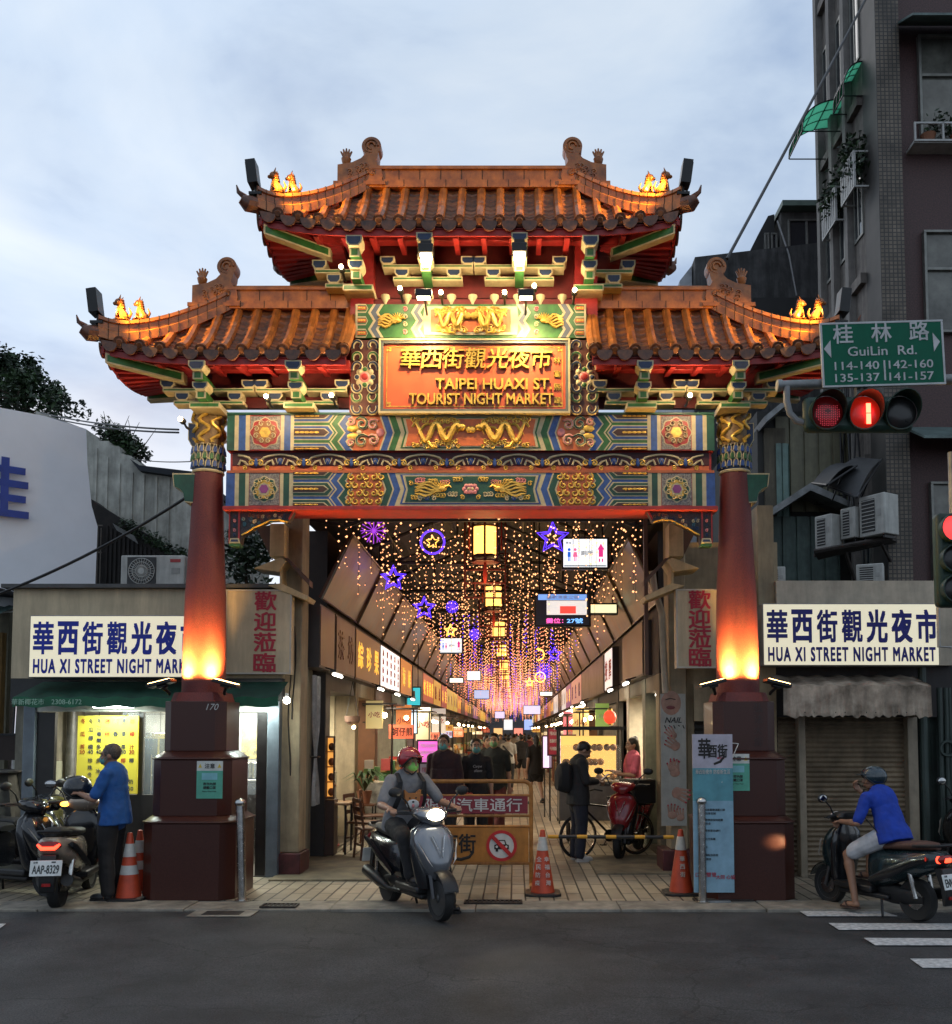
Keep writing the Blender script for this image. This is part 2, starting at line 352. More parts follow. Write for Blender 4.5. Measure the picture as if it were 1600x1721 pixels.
# drain grates and covers let into the kerb
IRON = mat('rusty_cast_iron', (.045, .035, .03), .7, metal=.3, var=.4, scale=30, bump=.2)
def grate(px0, px1, py, lab, yw=.2):
    a = ground_at(px0, py, .03); b = ground_at(px1, py, .03); t = thing('drain_grate', lab, 'drain grate', ((a.x+b.x)/2, a.y, .024)); w2 = (b.x-a.x)/2
    f = MB(IRON); f.box(-w2, w2, -yw/2, -yw/2+.02, 0, .016); f.box(-w2, w2, yw/2-.02, yw/2, 0, .016); f.box(-w2, -w2+.02, -yw/2+.02, yw/2-.02, 0, .016); f.box(w2-.02, w2, -yw/2+.02, yw/2-.02, 0, .016)
    f.build('frame', t); s = MB(IRON); n = int(w2*2/.045)
    for i in range(1, n): x = -w2+2*w2*i/n; s.box(x-.01, x+.01, -yw/2+.02, yw/2-.02, 0, .012)
    s.build('slat', t); MB(BLACK).box(-w2+.02, w2-.02, -yw/2+.02, yw/2-.02, .001, .003).build('pit_shade', t)  # flat black sheet stands in for the shade below the slats
grate(780, 878, 1516, 'slotted iron drain grate in the kerb in front of the scooter and barrier')
grate(440, 500, 1522, 'slotted iron drain grate in the kerb beside the stone pedestal with the steel post')
grate(1165, 1265, 1512, 'iron drain cover in the kerb below the tall blue banner stand', .12)
m = ground_at(375, 1536); t = thing('manhole_cover', 'pale rectangular utility cover in the asphalt by the kerb', 'manhole cover', (m.x, m.y, .003))
MB(KERB).box(-.32, .32, -.17, .17, 0, .006).build('surround', t); MB(IRON).box(-.19, .19, -.1, .1, .006, .01).build('lid', t)

# ------------------------------------------------------------------ the gate
YC = 10.9
XL, XR = X_(341, YC), X_(1241, YC); XM = (XL+XR)/2
GATE = thing('ceremonial_gate', 'tall red pillared Chinese ceremonial gate with three orange tiled roofs across the street entrance', 'gate', (XM, YC, .02))
def gz(py, y=YC): return Z_(py, y)
def oct_(cx, cy, wx, wy, c): return [(cx-wx+c, cy-wy), (cx+wx-c, cy-wy), (cx+wx, cy-wy+c), (cx+wx, cy+wy-c), (cx+wx-c, cy+wy), (cx-wx+c, cy+wy), (cx-wx, cy+wy-c), (cx-wx, cy-wy+c)]
def inset(poly, m):
    cx = sum(p[0] for p in poly)/len(poly); cz = sum(p[1] for p in poly)/len(poly); r = max(max(abs(p[0]-cx), abs(p[1]-cz)) for p in poly)
    w2 = max(abs(p[0]-cx) for p in poly); h2 = max(abs(p[1]-cz) for p in poly)
    return [(cx+(p[0]-cx)*(1-m/w2), cz+(p[1]-cz)*(1-m/h2)) for p in poly]
for X in (XL, XR):
    p = W(GRAN); z = [.02, 1.0, 1.09, 1.62, 1.71, 2.33]
    tiers = [(.505, .505, .14, z[0], gz(1385, 10.35)), (.435, .435, .125, gz(1373, 10.4), gz(1277, 10.43)), (.345, .345, .10, gz(1263, 10.5), gz(1178, 10.52))]
    for i, (wx, wy, c, z0, z1) in enumerate(tiers):
        p.frustum(oct_(X, YC, wx, wy, c), z0, oct_(X, YC, wx, wy, c), z1)
        if i < 2:
            n = tiers[i+1]; p.frustum(oct_(X, YC, wx+.015, wy+.015, c), z1, oct_(X, YC, wx+.015, wy+.015, c), z1+.02)
            p.frustum(oct_(X, YC, wx, wy, c), z1+.02, oct_(X, YC, n[0]+.005, n[1]+.005, n[2]), n[3])
    p.build('pedestal', GATE, bevel=.008)
    zt = tiers[2][4]; c = W(REDC); rb, rt = 35.5/1600*YC, 24.6/1600*YC; z8 = gz(798)
    c.frustum(oct_(X, YC, .30, .30, .09), zt, oct_(X, YC, .27, .27, .08), zt+.1)
    col = c.lathe([(rb, 0), (rb*.985, .5), (rb*.94, (z8-zt)*.42), (rt*1.12, (z8-zt)*.72), (rt, z8-zt-.1)], (X, YC, zt+.1), 36).build('column', GATE)
    b = W(CREAM); zc = [gz(v) for v in (798, 757, 753, 697)]
    b.lathe([(rt*1.06, 0), (rt*1.1, .015), (rt*1.06, .03)], (X, YC, zc[0]), 32)
    b.use(NAVY).lathe([(rt*1.0, .03), (rt*1.04, zc[1]-zc[0])], (X, YC, zc[0]), 32)
    for i in range(15):                                   # wave scales round the neck
        for j in range(3):
            a = 2*pi*(i+.5*j)/15; zz = zc[0]+.05+j*.085
            pts = [(X+(rt*1.07)*cos(a+da), YC+(rt*1.07)*sin(a+da), zz+dz) for da, dz in ((-.19, .0), (-.16, .06), (-.04, .105), (.06, .10), (.12, .05), (.1, .02))]
            b.use(CREAM).tube(pts, .007, 5)
            b.use(GREEN if j % 2 else BLUE).tube([(X+rt*1.05*cos(a-.05), YC+rt*1.05*sin(a-.05), zz+.01), (X+rt*1.05*cos(a), YC+rt*1.05*sin(a), zz+.075)], [.028, .02], 6, flat=.6)
    b.build('neck_band', col)
    d = W(mat('carved_gold_brown', (.22, .12, .035), .5, var=.3, scale=20)); d.lathe([(rt*1.02, 0), (rt*1.02, zc[3]-zc[2])], (X, YC, zc[2]), 32)
    d.use(GOLD); H = zc[3]-zc[2]
    for k in range(7):
        a0 = -pi/2+(k-3)*.8; pts = [(X+rt*1.08*cos(a0+.34*sin(q*.9+k)), YC+rt*1.08*sin(a0+.34*sin(q*.9+k)), zc[2]+H*(.06+.9*q/12)) for q in range(13)]
        d.tube(pts, [.012+.014*abs(sin(q*1.3+k)) for q in range(13)], 6)
    d.build('dragon_band', col)

# painted relief ------------------------------------------------------------
def outlined(mb, poly, y0, y1, m1, m2, m=.014, pr=.004):
    mb.use(m2).prism(poly, y0, y1); mb.use(m1).prism(inset(poly, m), y0-pr, y0+.004)
def zig(x, z0, z1, A): h = z1-z0; return [(x+A, z1), (x, z1-.25*h), (x+A, z1-.5*h), (x, z1-.75*h), (x+A, z0)]
def stripe(mb, xa, xb, z0, z1, A, y, m):
    L_, R_ = zig(xa, z0, z1, A), zig(xb, z0, z1, A)
    for i in range(4): mb.use(m).prism([L_[i], L_[i+1], R_[i+1], R_[i]], y-.004, y+.01)
def scroll(mb, cx, cz, s, y, m, r=.008, flip=1, rnd=None, turns=1.3):
    pts = [(cx+flip*(p[0]-cx), y, p[1]) for p in spiral(cx, cz, s*.15, s, .6, turns, 12)]
    mb.use(m).tube(pts, [r*.6]+[r]*11+[r*.7], 5)
def rosette(mb, cx, cz, R, y, cols):
    for k, (r, m, n) in enumerate(cols):
        pts = [(cx+R*r*(1+.07*cos(n*a))*cos(a), cz+R*r*(1+.07*cos(n*a))*sin(a)) for a in [2*pi*i/40 for i in range(40)]]
        mb.use(m).prism(pts, y-.004*(k+1), y+.004)
    for k in range(8):
        a = pi/8+k*pi/4
        scroll(mb, cx+R*.62*cos(a), cz+R*.62*sin(a), R*.2, y-.004*len(cols)-.006, CREAM, .006, 1 if k % 2 else -1)
def dragon(mb, xa, xb, zc, H, y, m, r=.028, seed=1, legs=True):
    R = random.Random(seed); n = 48; pts = []; rs = []
    for i in range(n+1):
        t = i/n; pts.append((xa+(xb-xa)*t, y-.006, zc+H*.27*sin(t*4.6*pi+.6)*(1-.3*t))); rs.append(r*1.15*(.35+.9*min(1, t*2.2))*(1 if t < .9 else 1.2))
    mb.use(m).tube(pts, rs, 7)
    sgn = 1 if xb > xa else -1
    for i in range(2, n, 2):                               # dorsal spines, scales of flame
        p = Vector(pts[i]); mb.cyl(p, p+Vector((-.035*sgn, -.005, .05*(1 if i % 4 else -1))), .010, .002, 4)
    for i in (8, 15, 23, 30, 38):                              # legs with claws
        p = Vector(pts[i]); s_ = -1 if i % 2 else 1; k = p+Vector((.05*sgn, 0, s_*.07)); f = k+Vector((.05*sgn, 0, s_*.01))
        mb.tube([p, k, f], [r*.8, r*.6, r*.4], 5)
        for q in (-1, 0, 1): mb.cyl(f, f+Vector((.03*sgn, 0, .02*q)), .006, .002, 4)
    h = Vector(pts[-1]); mb.ball(h+Vector((.02*sgn, -.008, .01)), .05, .03, .042, 8, 6)
    for q in range(7): a = -1.3+q*.43; mb.cyl(h, h+Vector((-sgn*.02+.085*cos(a)*-sgn, -.004, .085*sin(a))), .009, .002, 4)
    for q in range(30):
        t = (q+R.random())/30; x = xa+(xb-xa)*t; z = zc+H*(.26+.15*R.random())*(-1)**q
        scroll(mb, x, z, .024+.022*R.random(), y-.004, m, .0085, R.choice((-1, 1)))
    mb.use(CREAM)
    for q in range(3): scroll(mb, xa+(xb-xa)*(.25+.3*q), zc-H*.4, .022, y-.006, NAVY if q % 2 else CREAM, .006)
def phoenix(mb, cx, cz, s, y, m, sgn=1, long=1.0):
    mb.use(m); mb.ball((cx, y-.004, cz), s*.30, .02, s*.2, 8, 6)
    mb.tube([(cx+sgn*s*.2, y-.006, cz+.02), (cx+sgn*s*.42, y-.006, cz+s*.22), (cx+sgn*s*.6, y-.006, cz+s*.12)], [s*.12, s*.08, s*.04], 5)
    for k in range(9):
        a = pi/2+(k-4)*.26+sgn*.25; mb.cyl((cx, y-.005, cz), (cx+s*.75*cos(a), y-.006, cz+s*.62*sin(a)), .014, .003, 4)
    for k in range(5):
        z = cz+(k-2)*s*.2; pts = [(cx-sgn*(.1*s+q*s*.28*long), y-.005, cz+(z-cz)*min(1, .4+q*.25)+.018*sin(q*1.7+k)) for q in range(6)]
        mb.tube(pts, [.014, .015, .015, .016, .017, .006], 5)
BS = YC/1600
def bxp(px): return X_(px, 10.7)
def beam_half(mb, zone, y, z0, z1, first, second, panel, fill):
    "one half of a painted beam, drawn on the near side and mirrored by mb.T"
    H = z1-z0; zc = (z0+z1)/2; x = lambda p: bxp(p)
    for (a, b, m) in zone: mb.use(m).box(x(a), x(b), y-.004, y+.01, z0, z1)
    mb.use(GREY).box(x(412), x(463), y-.004, y+.01, z0+.012, z1-.012)
    x0, A = x(487), .075
    # pointed bars between the rosette and the zigzag stripes
    mb.use(second).prism([(x0, z0), (x(548)+A, z0), (x(548), z0+.25*H), (x(548)+A, zc), (x(548), z1-.25*H), (x(548)+A, z1), (x0, z1)][::1], y-.004, y+.01)
    for zc_, hh, lo, hi in ((zc, .18*H, None, None), (z0, .18*H, z0, None), (z1, .18*H, None, z1)):
        for k, (mg, m) in enumerate(((-.012, CREAM), (.0, first), (.026, CREAM), (.036, mat('bar_dark', (.05, .02, .015), .6)))):
            h2 = hh-mg; xe = x(548)-.02-mg*1.2
            P = [(x0, zc_-h2), (xe-.0, zc_-h2), (xe+A*.75-mg*.2, zc_), (xe, zc_+h2), (x0, zc_+h2)]
            if lo is not None: P = [(x0, z0), (xe+A*.75-mg*.2, z0), (xe, zc_+h2), (x0, zc_+h2)]
            if hi is not None: P = [(x0, zc_-h2), (xe, zc_-h2), (xe+A*.75-mg*.2, z1), (x0, z1)]
            mb.use(m).prism(P, y-.008-.004*k, y+.004)
        for q in range(5):
            if lo is None and hi is None: mb.use(GOLD).ball((x0+.04+q*.055, y-.018, zc_), .034, .012, .014, 6, 4)
            else: mb.use(GOLD).ball((x0+.04+q*.055, y-.018, zc_+(.015 if lo is not None else -.015)), .034, .012, .01, 6, 4)
    xs = x(548); w1, w2 = .018, .072
    for m in (second, first): 
        stripe(mb, xs, xs+w1, z0, z1, A, y-.002, CREAM); xs += w1; stripe(mb, xs, xs+w2, z0, z1, A, y, m); xs += w2
    stripe(mb, xs, xs+w1, z0, z1, A, y-.002, CREAM); xs += w1
    xe = x(643); L_, = [zig(xs, z0, z1, A)]
    F = L_ + [(xe-A, z0), (xe, zc), (xe-A, z1)]
    mb.use(fill).prism([L_[0], L_[1], (x(606), L_[1][1]), (x(606), z1)], y-.004, y+.01); mb.prism([L_[1], L_[2], (x(606), zc), (x(606), L_[1][1])], y-.004, y+.01)
    mb.prism([L_[2], L_[3], (x(606), L_[3][1]), (x(606), zc)], y-.004, y+.01); mb.prism([L_[3], L_[4], (x(606), z0), (x(606), L_[3][1])], y-.004, y+.01)
    mb.prism([(x(606), z0), (xe-A*.9, z0), (xe, zc), (xe-A*.9, z1), (x(606), z1)], y-.004, y+.01)
    xs = xe
    def back(xa, xb, m, yy):
        for s_ in (-1, 1):
            ze = z0 if s_ < 0 else z1
            mb.use(m).prism([(xa-A*.9, ze), (xb-A*.9, ze), (xb, zc), (xa, zc)], yy-.004, yy+.01)
    for m in (first, second):
        back(xs, xs+w1, CREAM, y-.002); xs += w1; back(xs, xs+w2, m, y); xs += w2
    # long centre panel, this half
    for k, (mg, m) in enumerate(((0, CREAM), (.035, second), (.05, CREAM), (.068, panel))):
        mb.use(m).prism([(xs-A*.9+mg*1.8, z0+mg*.72), (XM, z0+mg*.72), (XM, z1-mg*.72), (xs-A*.9+mg*1.8, z1-mg*.72), (xs+mg*1.3, zc)], y-.004*(k+1), y+.004)
    return xs
def mirror(mb): mb.T = Matrix.Translation((2*XM, 0, 0)) @ Matrix.Diagonal((-1, 1, 1, 1))
YF = 10.70
def beam(name, py0, py1, zone, first, second, panel, fill, kind, roscols):
    z0, z1 = gz(py0, YF), gz(py1, YF); H = z1-z0; zc = (z0+z1)/2
    W(RED).box(bxp(372), 2*XM-bxp(372), YF, YF+.4, z0, z1).build(name, GATE)
    o = C.objects[-1]
    mb = W(CREAM)
    for s_ in (0, 1):
        mb.T = Matrix()
        if s_: mirror(mb)
        xs = beam_half(mb, zone, YF, z0, z1, first, second, panel, fill)
        rosette(mb, bxp(437.5), zc, H*.42, YF-.004, roscols)
        xc = bxp(606)
        if kind == 'dragon':
            for q in (-1, 1):
                for j, (sx, sz, s2, m) in enumerate(((-.02, .10, .085, DGREEN), (.11, .09, .07, PINK), (-.14, .12, .045, PINK))):
                    mb.use(CREAM); scroll(mb, xc+sx, zc+q*sz, s2, YF-.010, CREAM, .019, q*(1 if j != 1 else -1)); scroll(mb, xc+sx, zc+q*sz, s2, YF-.018, m, .012, q*(1 if j != 1 else -1))
                mb.use(GOLD).ball((xc-.12, YF-.012, zc+q*.045), .07, .012, .04, 8, 5)
            mb.use(PINK).ball((xc+.19, YF-.012, zc), .045, .012, .05, 8, 5); mb.use(CREAM).ball((xc-.05, YF-.014, zc), .03, .012, .03, 8, 5)
            dragon(mb, xs+.13, XM-.12, zc, H, YF-.018, GOLD, .026)
            mb.use(GOLD).ball((XM-.02, YF-.026, zc+.03), .04, .02, .04, 8, 6)
        else:
            for i in range(5):
                for j in range(4): scroll(mb, xc-.17+.085*i+.04*(j % 2), zc-H*.36+H*.24*j, .045, YF-.010, GOLD, .012, (-1)**(i+j), turns=1.1)
            phoenix(mb, XM-.32, zc, .17, YF-.018, GOLD, 1, 1.25)
            for q in range(3): scroll(mb, xs+.22+.08*q, zc-H*.28, .03, YF-.02, BLUE if q % 2 else CREAM, .009)
            for q in range(26): k = (q*.618) % 1; scroll(mb, xs+.12+(XM-xs-.2)*k, zc+H*(.16+.12*((q*.37) % 1))*(-1)**q, .03, YF-.019, (GOLD, GOLD, PINK, CREAM)[q % 4], .008, (-1)**(q//2))
            for q in range(6): a = q*pi/3; mb.use(PINK).ball((XM-.03+.04*cos(a), YF-.022, zc+.04*sin(a)), .026, .01, .026, 6, 4)
            mb.use(CREAM).ball((XM-.02, YF-.026, zc), .02, .01, .02, 6, 4)
    mb.T = Matrix(); mb.build('painted_relief', o)
beam('upper_beam', 757, 698, [(372, 385, DGREEN), (385, 392, CREAM), (392, 404, BLUE), (404, 411, CREAM), (464, 470, CREAM), (470, 481, BLUE), (481, 487, CREAM)], BLUE, GREEN, ORANGE, ORANGE, 'dragon',
     [(1, CREAM, 8), (.93, RED, 8), (.72, mat('rosette_brown', (.30, .12, .04), .5), 8), (.35, GOLD, 6)])
beam('lower_beam', 851, 794, [(372, 387, BLUE), (387, 394, CREAM), (394, 405, DGREEN), (405, 411, CREAM), (464, 470, CREAM), (470, 480, DGREEN), (480, 487, CREAM)], DGREEN, BLUE, DGREEN, ORANGE, 'phoenix',
     [(.9, CREAM, 8), (.80, DGREEN, 8), (.62, GOLD, 8), (.42, CREAM, 8), (.3, PURPLE, 6)])
zm0, zm1 = gz(794, YF), gz(757, YF)
W(RED).box(bxp(376), 2*XM-bxp(376), YF+.06, YF+.36, zm0, zm1).build('middle_beam', GATE); o = C.objects[-1]
mb = W(CREAM); x = bxp(380); H = zm1-zm0; mb.use(mat('deep_maroon', (.06, .01, .012), .6)).box(x, 2*XM-x, YF+.054, YF+.06, zm0+H*.38, zm1-.012)
mb.use(ORANGE).box(x, 2*XM-x, YF+.052, YF+.06, zm0+.005, zm0+H*.34); mb.use(mat('terracotta_edge', (.4, .1, .03), .5)).box(bxp(373), 2*XM-bxp(373), YF-.01, YF+.1, zm0-.006, zm0+.022)
n = 10; step = (2*(XM-x))/n
for i in range(n+1):
    cx = x+step*i; zz = zm0+H*.5
    if 0 < i < n or True:
        for s_ in (-1, 1):
            pts = [(cx+s_*step*t, YF+.045, zz+H*dz) for t, dz in ((.13, -.12), (.17, .10), (.26, .02), (.32, -.12), (.38, -.1), (.42, .05), (.34, .22), (.26, .28), (.12, .34), (0, .36))]
            pts = [p for p in pts if x+.01 < p[0] < 2*XM-x-.01]
            if len(pts) > 2: mb.use(CREAM).tube(pts, .014, 6)
        if 0 < i < n:
            mb.use(BLUE).ball((cx, YF+.048, zz+H*.05), .035, .012, H*.16, 8, 6); mb.use(CREAM).tube([(cx-.05, YF+.04, zz+H*.2), (cx-.025, YF+.036, zz-.02), (cx, YF+.036, zz+H*.14), (cx+.025, YF+.036, zz-.02), (cx+.05, YF+.04, zz+H*.2)], .006, 5)
    if i < n:
        cx2 = cx+step/2; mb.use(mat('deep_maroon', (.06, .01, .012), .6)).ball((cx2, YF+.05, zz), step*.2, .012, H*.27, 12, 6)
        for k in (-1, 1): scroll(mb, cx2+k*step*.09, zz-.01, .04, YF+.035, GOLD, .009, k); scroll(mb, cx2+k*step*.24, zz-H*.27, .03, YF+.04, GOLD, .008, -k)
        mb.use(BLUE).ball((cx2, YF+.036, zz), .022, .01, .05, 8, 6)
mb.build('scroll_relief', o)
ze = gz(858, YF)
W(RED).box(bxp(368), 2*XM-bxp(368), YF-.03, YF+.42, ze, gz(851, YF)-.001).build('beam_sill', GATE, bevel=.005)
W(DGREEN).box(bxp(372), 2*XM-bxp(372), YF-.02, YF+.42, gz(697.6, YF)+.001, gz(694, YF)).build('beam_cap', GATE)

# carved spandrel under the lower beam beside each column, green wing brackets outside
for s_ in (0, 1):
    mb = W(mat('dark_carving', (.045, .03, .03), .6, var=.4, scale=40))
    if s_: mirror(mb)
    zt = ze-.001; yb = YF+.05; Q = lambda px, py: (bxp(px), gz(py, YF))
    prof = [Q(378, 859), (bxp(378), gz(912, YF)), Q(396, 912), Q(398, 898), Q(408, 893), Q(418, 886), Q(432, 880), Q(446, 873), Q(462, 872), Q(477, 876), Q(485, 860)]
    prof[0] = (bxp(378), zt); prof[-1] = (bxp(486), zt)
    mb.prism(prof, yb, yb+.12)
    mb.use(GOLD).tube([(p[0], yb-.006, p[1]) for p in prof[3:10]], .009, 6)
    mb.use(RED).tube([(prof[-1][0], yb-.004, prof[-1][1]), (prof[-2][0]+.01, yb-.004, prof[-2][1]+.03)], .012, 6)
    mb.box(bxp(392), bxp(395), yb-.01, yb, gz(905, YF), zt); mb.box(bxp(376), bxp(378), yb-.01, yb+.12, gz(912, YF), zt)
    R = random.Random(4+s_)
    for q in range(26):
        t = R.random(); px = 399+80*t; lim = 893-22*t; py = 864+(lim-868)*R.random(); sm = R.choice((NAVY, CREAM, mat('carve_teal', (.05, .14, .16), .5), mat('carve_brown', (.2, .07, .03), .5)))
        scroll(mb, bxp(px), gz(py, YF), .022, yb-.006, sm, .006, R.choice((-1, 1)))
    for q in range(5): scroll(mb, bxp(385.5), gz(866+8*q, YF), .02, yb-.006, PINK if q % 2 else NAVY, .006)
    outlined(mb, [Q(378, 912), Q(396, 912), Q(394, 904), Q(380, 904)], yb-.03, yb+.12, NAVY, CREAM)
    mb.use(GREEN).box(bxp(378), bxp(396), yb-.02, yb+.12, gz(917, YF), gz(912.5, YF))
    mb.T = Matrix(); mb.build('spandrel', GATE)
    mb = W(DGREEN)
    if s_: mirror(mb)
    Q = lambda px, py: (bxp(px+2), gz(py, YC)); yb = YC-.12
    prof = [Q(318, 800), Q(273, 800), Q(276, 822), Q(286, 826), Q(293, 834), Q(296, 848), Q(318, 850)]
    outlined(mb, prof, yb, yb+.24, DGREEN, CREAM, .016); mb.T = Matrix(); mb.build('wing_bracket', GATE)
    mb = W(NAVY)
    if s_: mirror(mb)
    prof = [Q(322, 718), Q(299, 716), Q(299, 744), Q(306, 756), Q(322, 758)]
    outlined(mb, prof, yb, yb+.24, NAVY, CREAM, .012); mb.T = Matrix(); mb.build('wing_bracket', GATE)

# centre tower: posts, plaque, carved side panels, frieze -------------------
YP = 10.66
for px in (600, 989):
    W(RED).box(bxp(px)-.13, bxp(px)+.13, YP+.06, YP+.36, gz(694, YF), gz(404, YC)).build('tower_post', GATE)
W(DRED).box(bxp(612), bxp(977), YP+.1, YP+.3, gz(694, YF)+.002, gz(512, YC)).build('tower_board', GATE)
z0, z1 = gz(697, YP), gz(572, YP); xa, xb = X_(632, YP), X_(960, YP)
pl = W(mat('plaque_orange', (.60, .105, .035), .42, var=.12, scale=2.4, bump=.05)); pl.box(xa+.05, xb-.05, YP-.02, YP+.08, z0+.05, z1-.05); PL = pl.build('plaque', GATE)
fr = W(CREAM)
def framebar(mb, xa, xb, z0, z1, w_, ya, yb):
    mb.box(xa, xb, ya, yb, z1-w_, z1); mb.box(xa, xb, ya, yb, z0, z0+w_); mb.box(xa, xa+w_, ya, yb, z0+w_, z1-w_); mb.box(xb-w_, xb, ya, yb, z0+w_, z1-w_)
framebar(fr, xa, xb, z0, z1, .022, YP-.06, YP+.08); fr.use(mat('plaque_grey_frame', (.13, .14, .13), .4)); framebar(fr, xa+.022, xb-.022, z0+.022, z1-.022, .03, YP-.05, YP+.08)
fr.use(GOLD); framebar(fr, xa+.085, xb-.085, z0+.085, z1-.085, .008, YP-.024, YP-.02)
for cx, sx in ((xa+.085, 1), (xb-.085, -1)):
    for cz, sz in ((z0+.085, 1), (z1-.085, -1)):
        for k in (.0, .03): fr.box(cx+sx*k, cx+sx*(k+.024), YP-.027, YP-.0205, cz+sz*.03, cz+sz*.054); fr.box(cx+sx*.03, cx+sx*.054, YP-.026, YP-.0203, cz+sz*k, cz+sz*(k+.024))
fr.build('frame', PL)
lt = W(GOLD); Q = lambda px, py: (X_(px, YP), Z_(py, YP))
for c, px in zip('華西街觀光夜市', (687, 724, 760, 797, 835, 873, 912)): p = Q(px, 605); lt.text(c, p[0], YP-.02, p[1], h=.235, bold=.014, depth=.04, shear=.10)
p = Q(730, 648); lt.text('TAIPEI HUAXI ST.', Q(829, 648)[0], YP-.02, p[1], h=.125, w_=198/1600*YP, bold=.03, depth=.04)
lt.text('TOURIST NIGHT MARKET', Q(808, 673)[0], YP-.02, Q(0, 673)[1], h=.125, w_=246/1600*YP, bold=.03, depth=.04)
lt.text('林塞熙題', Q(938, 0)[0], YP-.02, Q(0, 641)[1], h=.075, bold=.01, depth=.015, vertical=True, pitch=.155)
lt.build('lettering', PL)
for s_ in (0, 1):
    mb = W(mat('panel_brown', (.10, .03, .02), .6)); xa2, xb2 = X_(583, YP), X_(632, YP)-.001
    if s_: mb.T = Matrix.Translation((X_(632, YP)+X_(960, YP), 0, 0)) @ Matrix.Diagonal((-1, 1, 1, 1))
    mb.box(xa2, xb2, YP+.0, YP+.1, z0, z1); xc = (xa2+xb2)/2; zc = (z0+z1)/2; hh = (z1-z0)/2
    for k, (fz, m) in enumerate(((.84, NAVY), (.52, GREEN), (.26, NAVY), (-.26, NAVY), (-.52, GREEN), (-.84, NAVY))):
        for q in (-1, 1):
            cx = xc+q*.078; cz = zc+hh*fz
            a0 = pi/2 if fz > 0 else -pi/2
            pts = [(cx+q*r*cos(a), cz+(1 if fz > 0 else -1)*r*sin(a)*1.15) for r, a in [(.07-.045*i/14, -.4+4.4*i/14) for i in range(15)]]
            mb.use(CREAM).tube([(p[0], YP-.006, p[1]) for p in pts], .021, 6); mb.use(m).tube([(p[0], YP-.018, p[1]) for p in pts], .013, 6)
    for k in range(8):
        a = k*pi/4; mb.use(CREAM).ball((xc+.085*cos(a), YP-.006, zc+.085*sin(a)), .04, .012, .04, 8, 5); mb.use(GREEN if k % 4 == 2 else NAVY if k % 4 == 0 else CREAM).ball((xc+.09*cos(a), YP-.014, zc+.09*sin(a)), .027, .01, .027, 8, 5)
    mb.use(PINK).ball((xc, YP-.012, zc), .062, .016, .062, 14, 6); mb.use(RED).ball((xc, YP-.024, zc), .04, .012, .04, 12, 6)
    mb.T = Matrix(); mb.build('side_panel', GATE)
# frieze above the plaque
fz0, fz1 = gz(568, YP), gz(512, YP); H = fz1-fz0; zc = (fz0+fz1)/2; fx0 = X_(590, YP)
FR = W(GREEN).box(fx0, 2*XM-fx0+.0, YP-.01, YP+.0999, fz0, fz1).build('frieze', GATE)
mb = W(CREAM); xq = lambda p: X_(p, YP)
for s_ in (0, 1):
    mb.T = Matrix()
    if s_: mirror(mb)
    y = YP-.01; A = .06; mb.use(CREAM).box(xq(590.5), xq(594), y-.004, y+.004, fz0, fz1)
    for zc_ in (zc, fz0+.05, fz1-.05):
        for k, (mg, m) in enumerate(((0, CREAM), (.016, GREEN), (.03, ORANGE))): mb.use(m).prism([(xq(594), zc_-.052+mg), (xq(608), zc_-.052+mg), (xq(612)-mg*.5, zc_), (xq(608), zc_+.052-mg), (xq(594), zc_+.052-mg)], y-.004*(k+1), y+.004)
        for q in range(3): mb.use(GOLD).ball((xq(597+q*4), y-.014, zc_), .015, .008, .012, 6, 4)
    xs = xq(612)
    for m in (CREAM, mat('slate_paint', (.10, .12, .16), .5), CREAM):
        wv = .03 if m is CREAM else .06; stripe(mb, xs, xs+wv, fz0, fz1, A, y-.001, m); xs += wv
    phoenix(mb, xq(663), zc, .15, y-.006, GOLD, 1)
    for q in range(4): scroll(mb, xq(676), zc+(q-1.5)*.09, .03, y-.008, CREAM if q % 3 else PINK, .008)
    xs = xq(686)
    for m in (CREAM, mat('slate_paint', (.10, .12, .16), .5), CREAM, GREEN):
        wv = .028 if m is CREAM else .05; stripe(mb, xs, xs+wv, fz0, fz1, A, y-.001, m); xs += wv
    for k, (mg, m) in enumerate(((0, CREAM), (.05, ORANGE))): mb.use(m).prism([(xs+mg*1.5, fz0+.03+mg*.7), (XM, fz0+.03+mg*.7), (XM, fz1-.03-mg*.7), (xs+mg*1.5, fz1-.03-mg*.7), (xs-A*.3+mg*1.8, zc)], y-.010-.004*k, y+.004)
    dragon(mb, xs+.13, XM-.06, zc, H*.8, y-.018, GOLD, .022, 3)
mb.T = Matrix(); mb.build('painted_relief', FR)

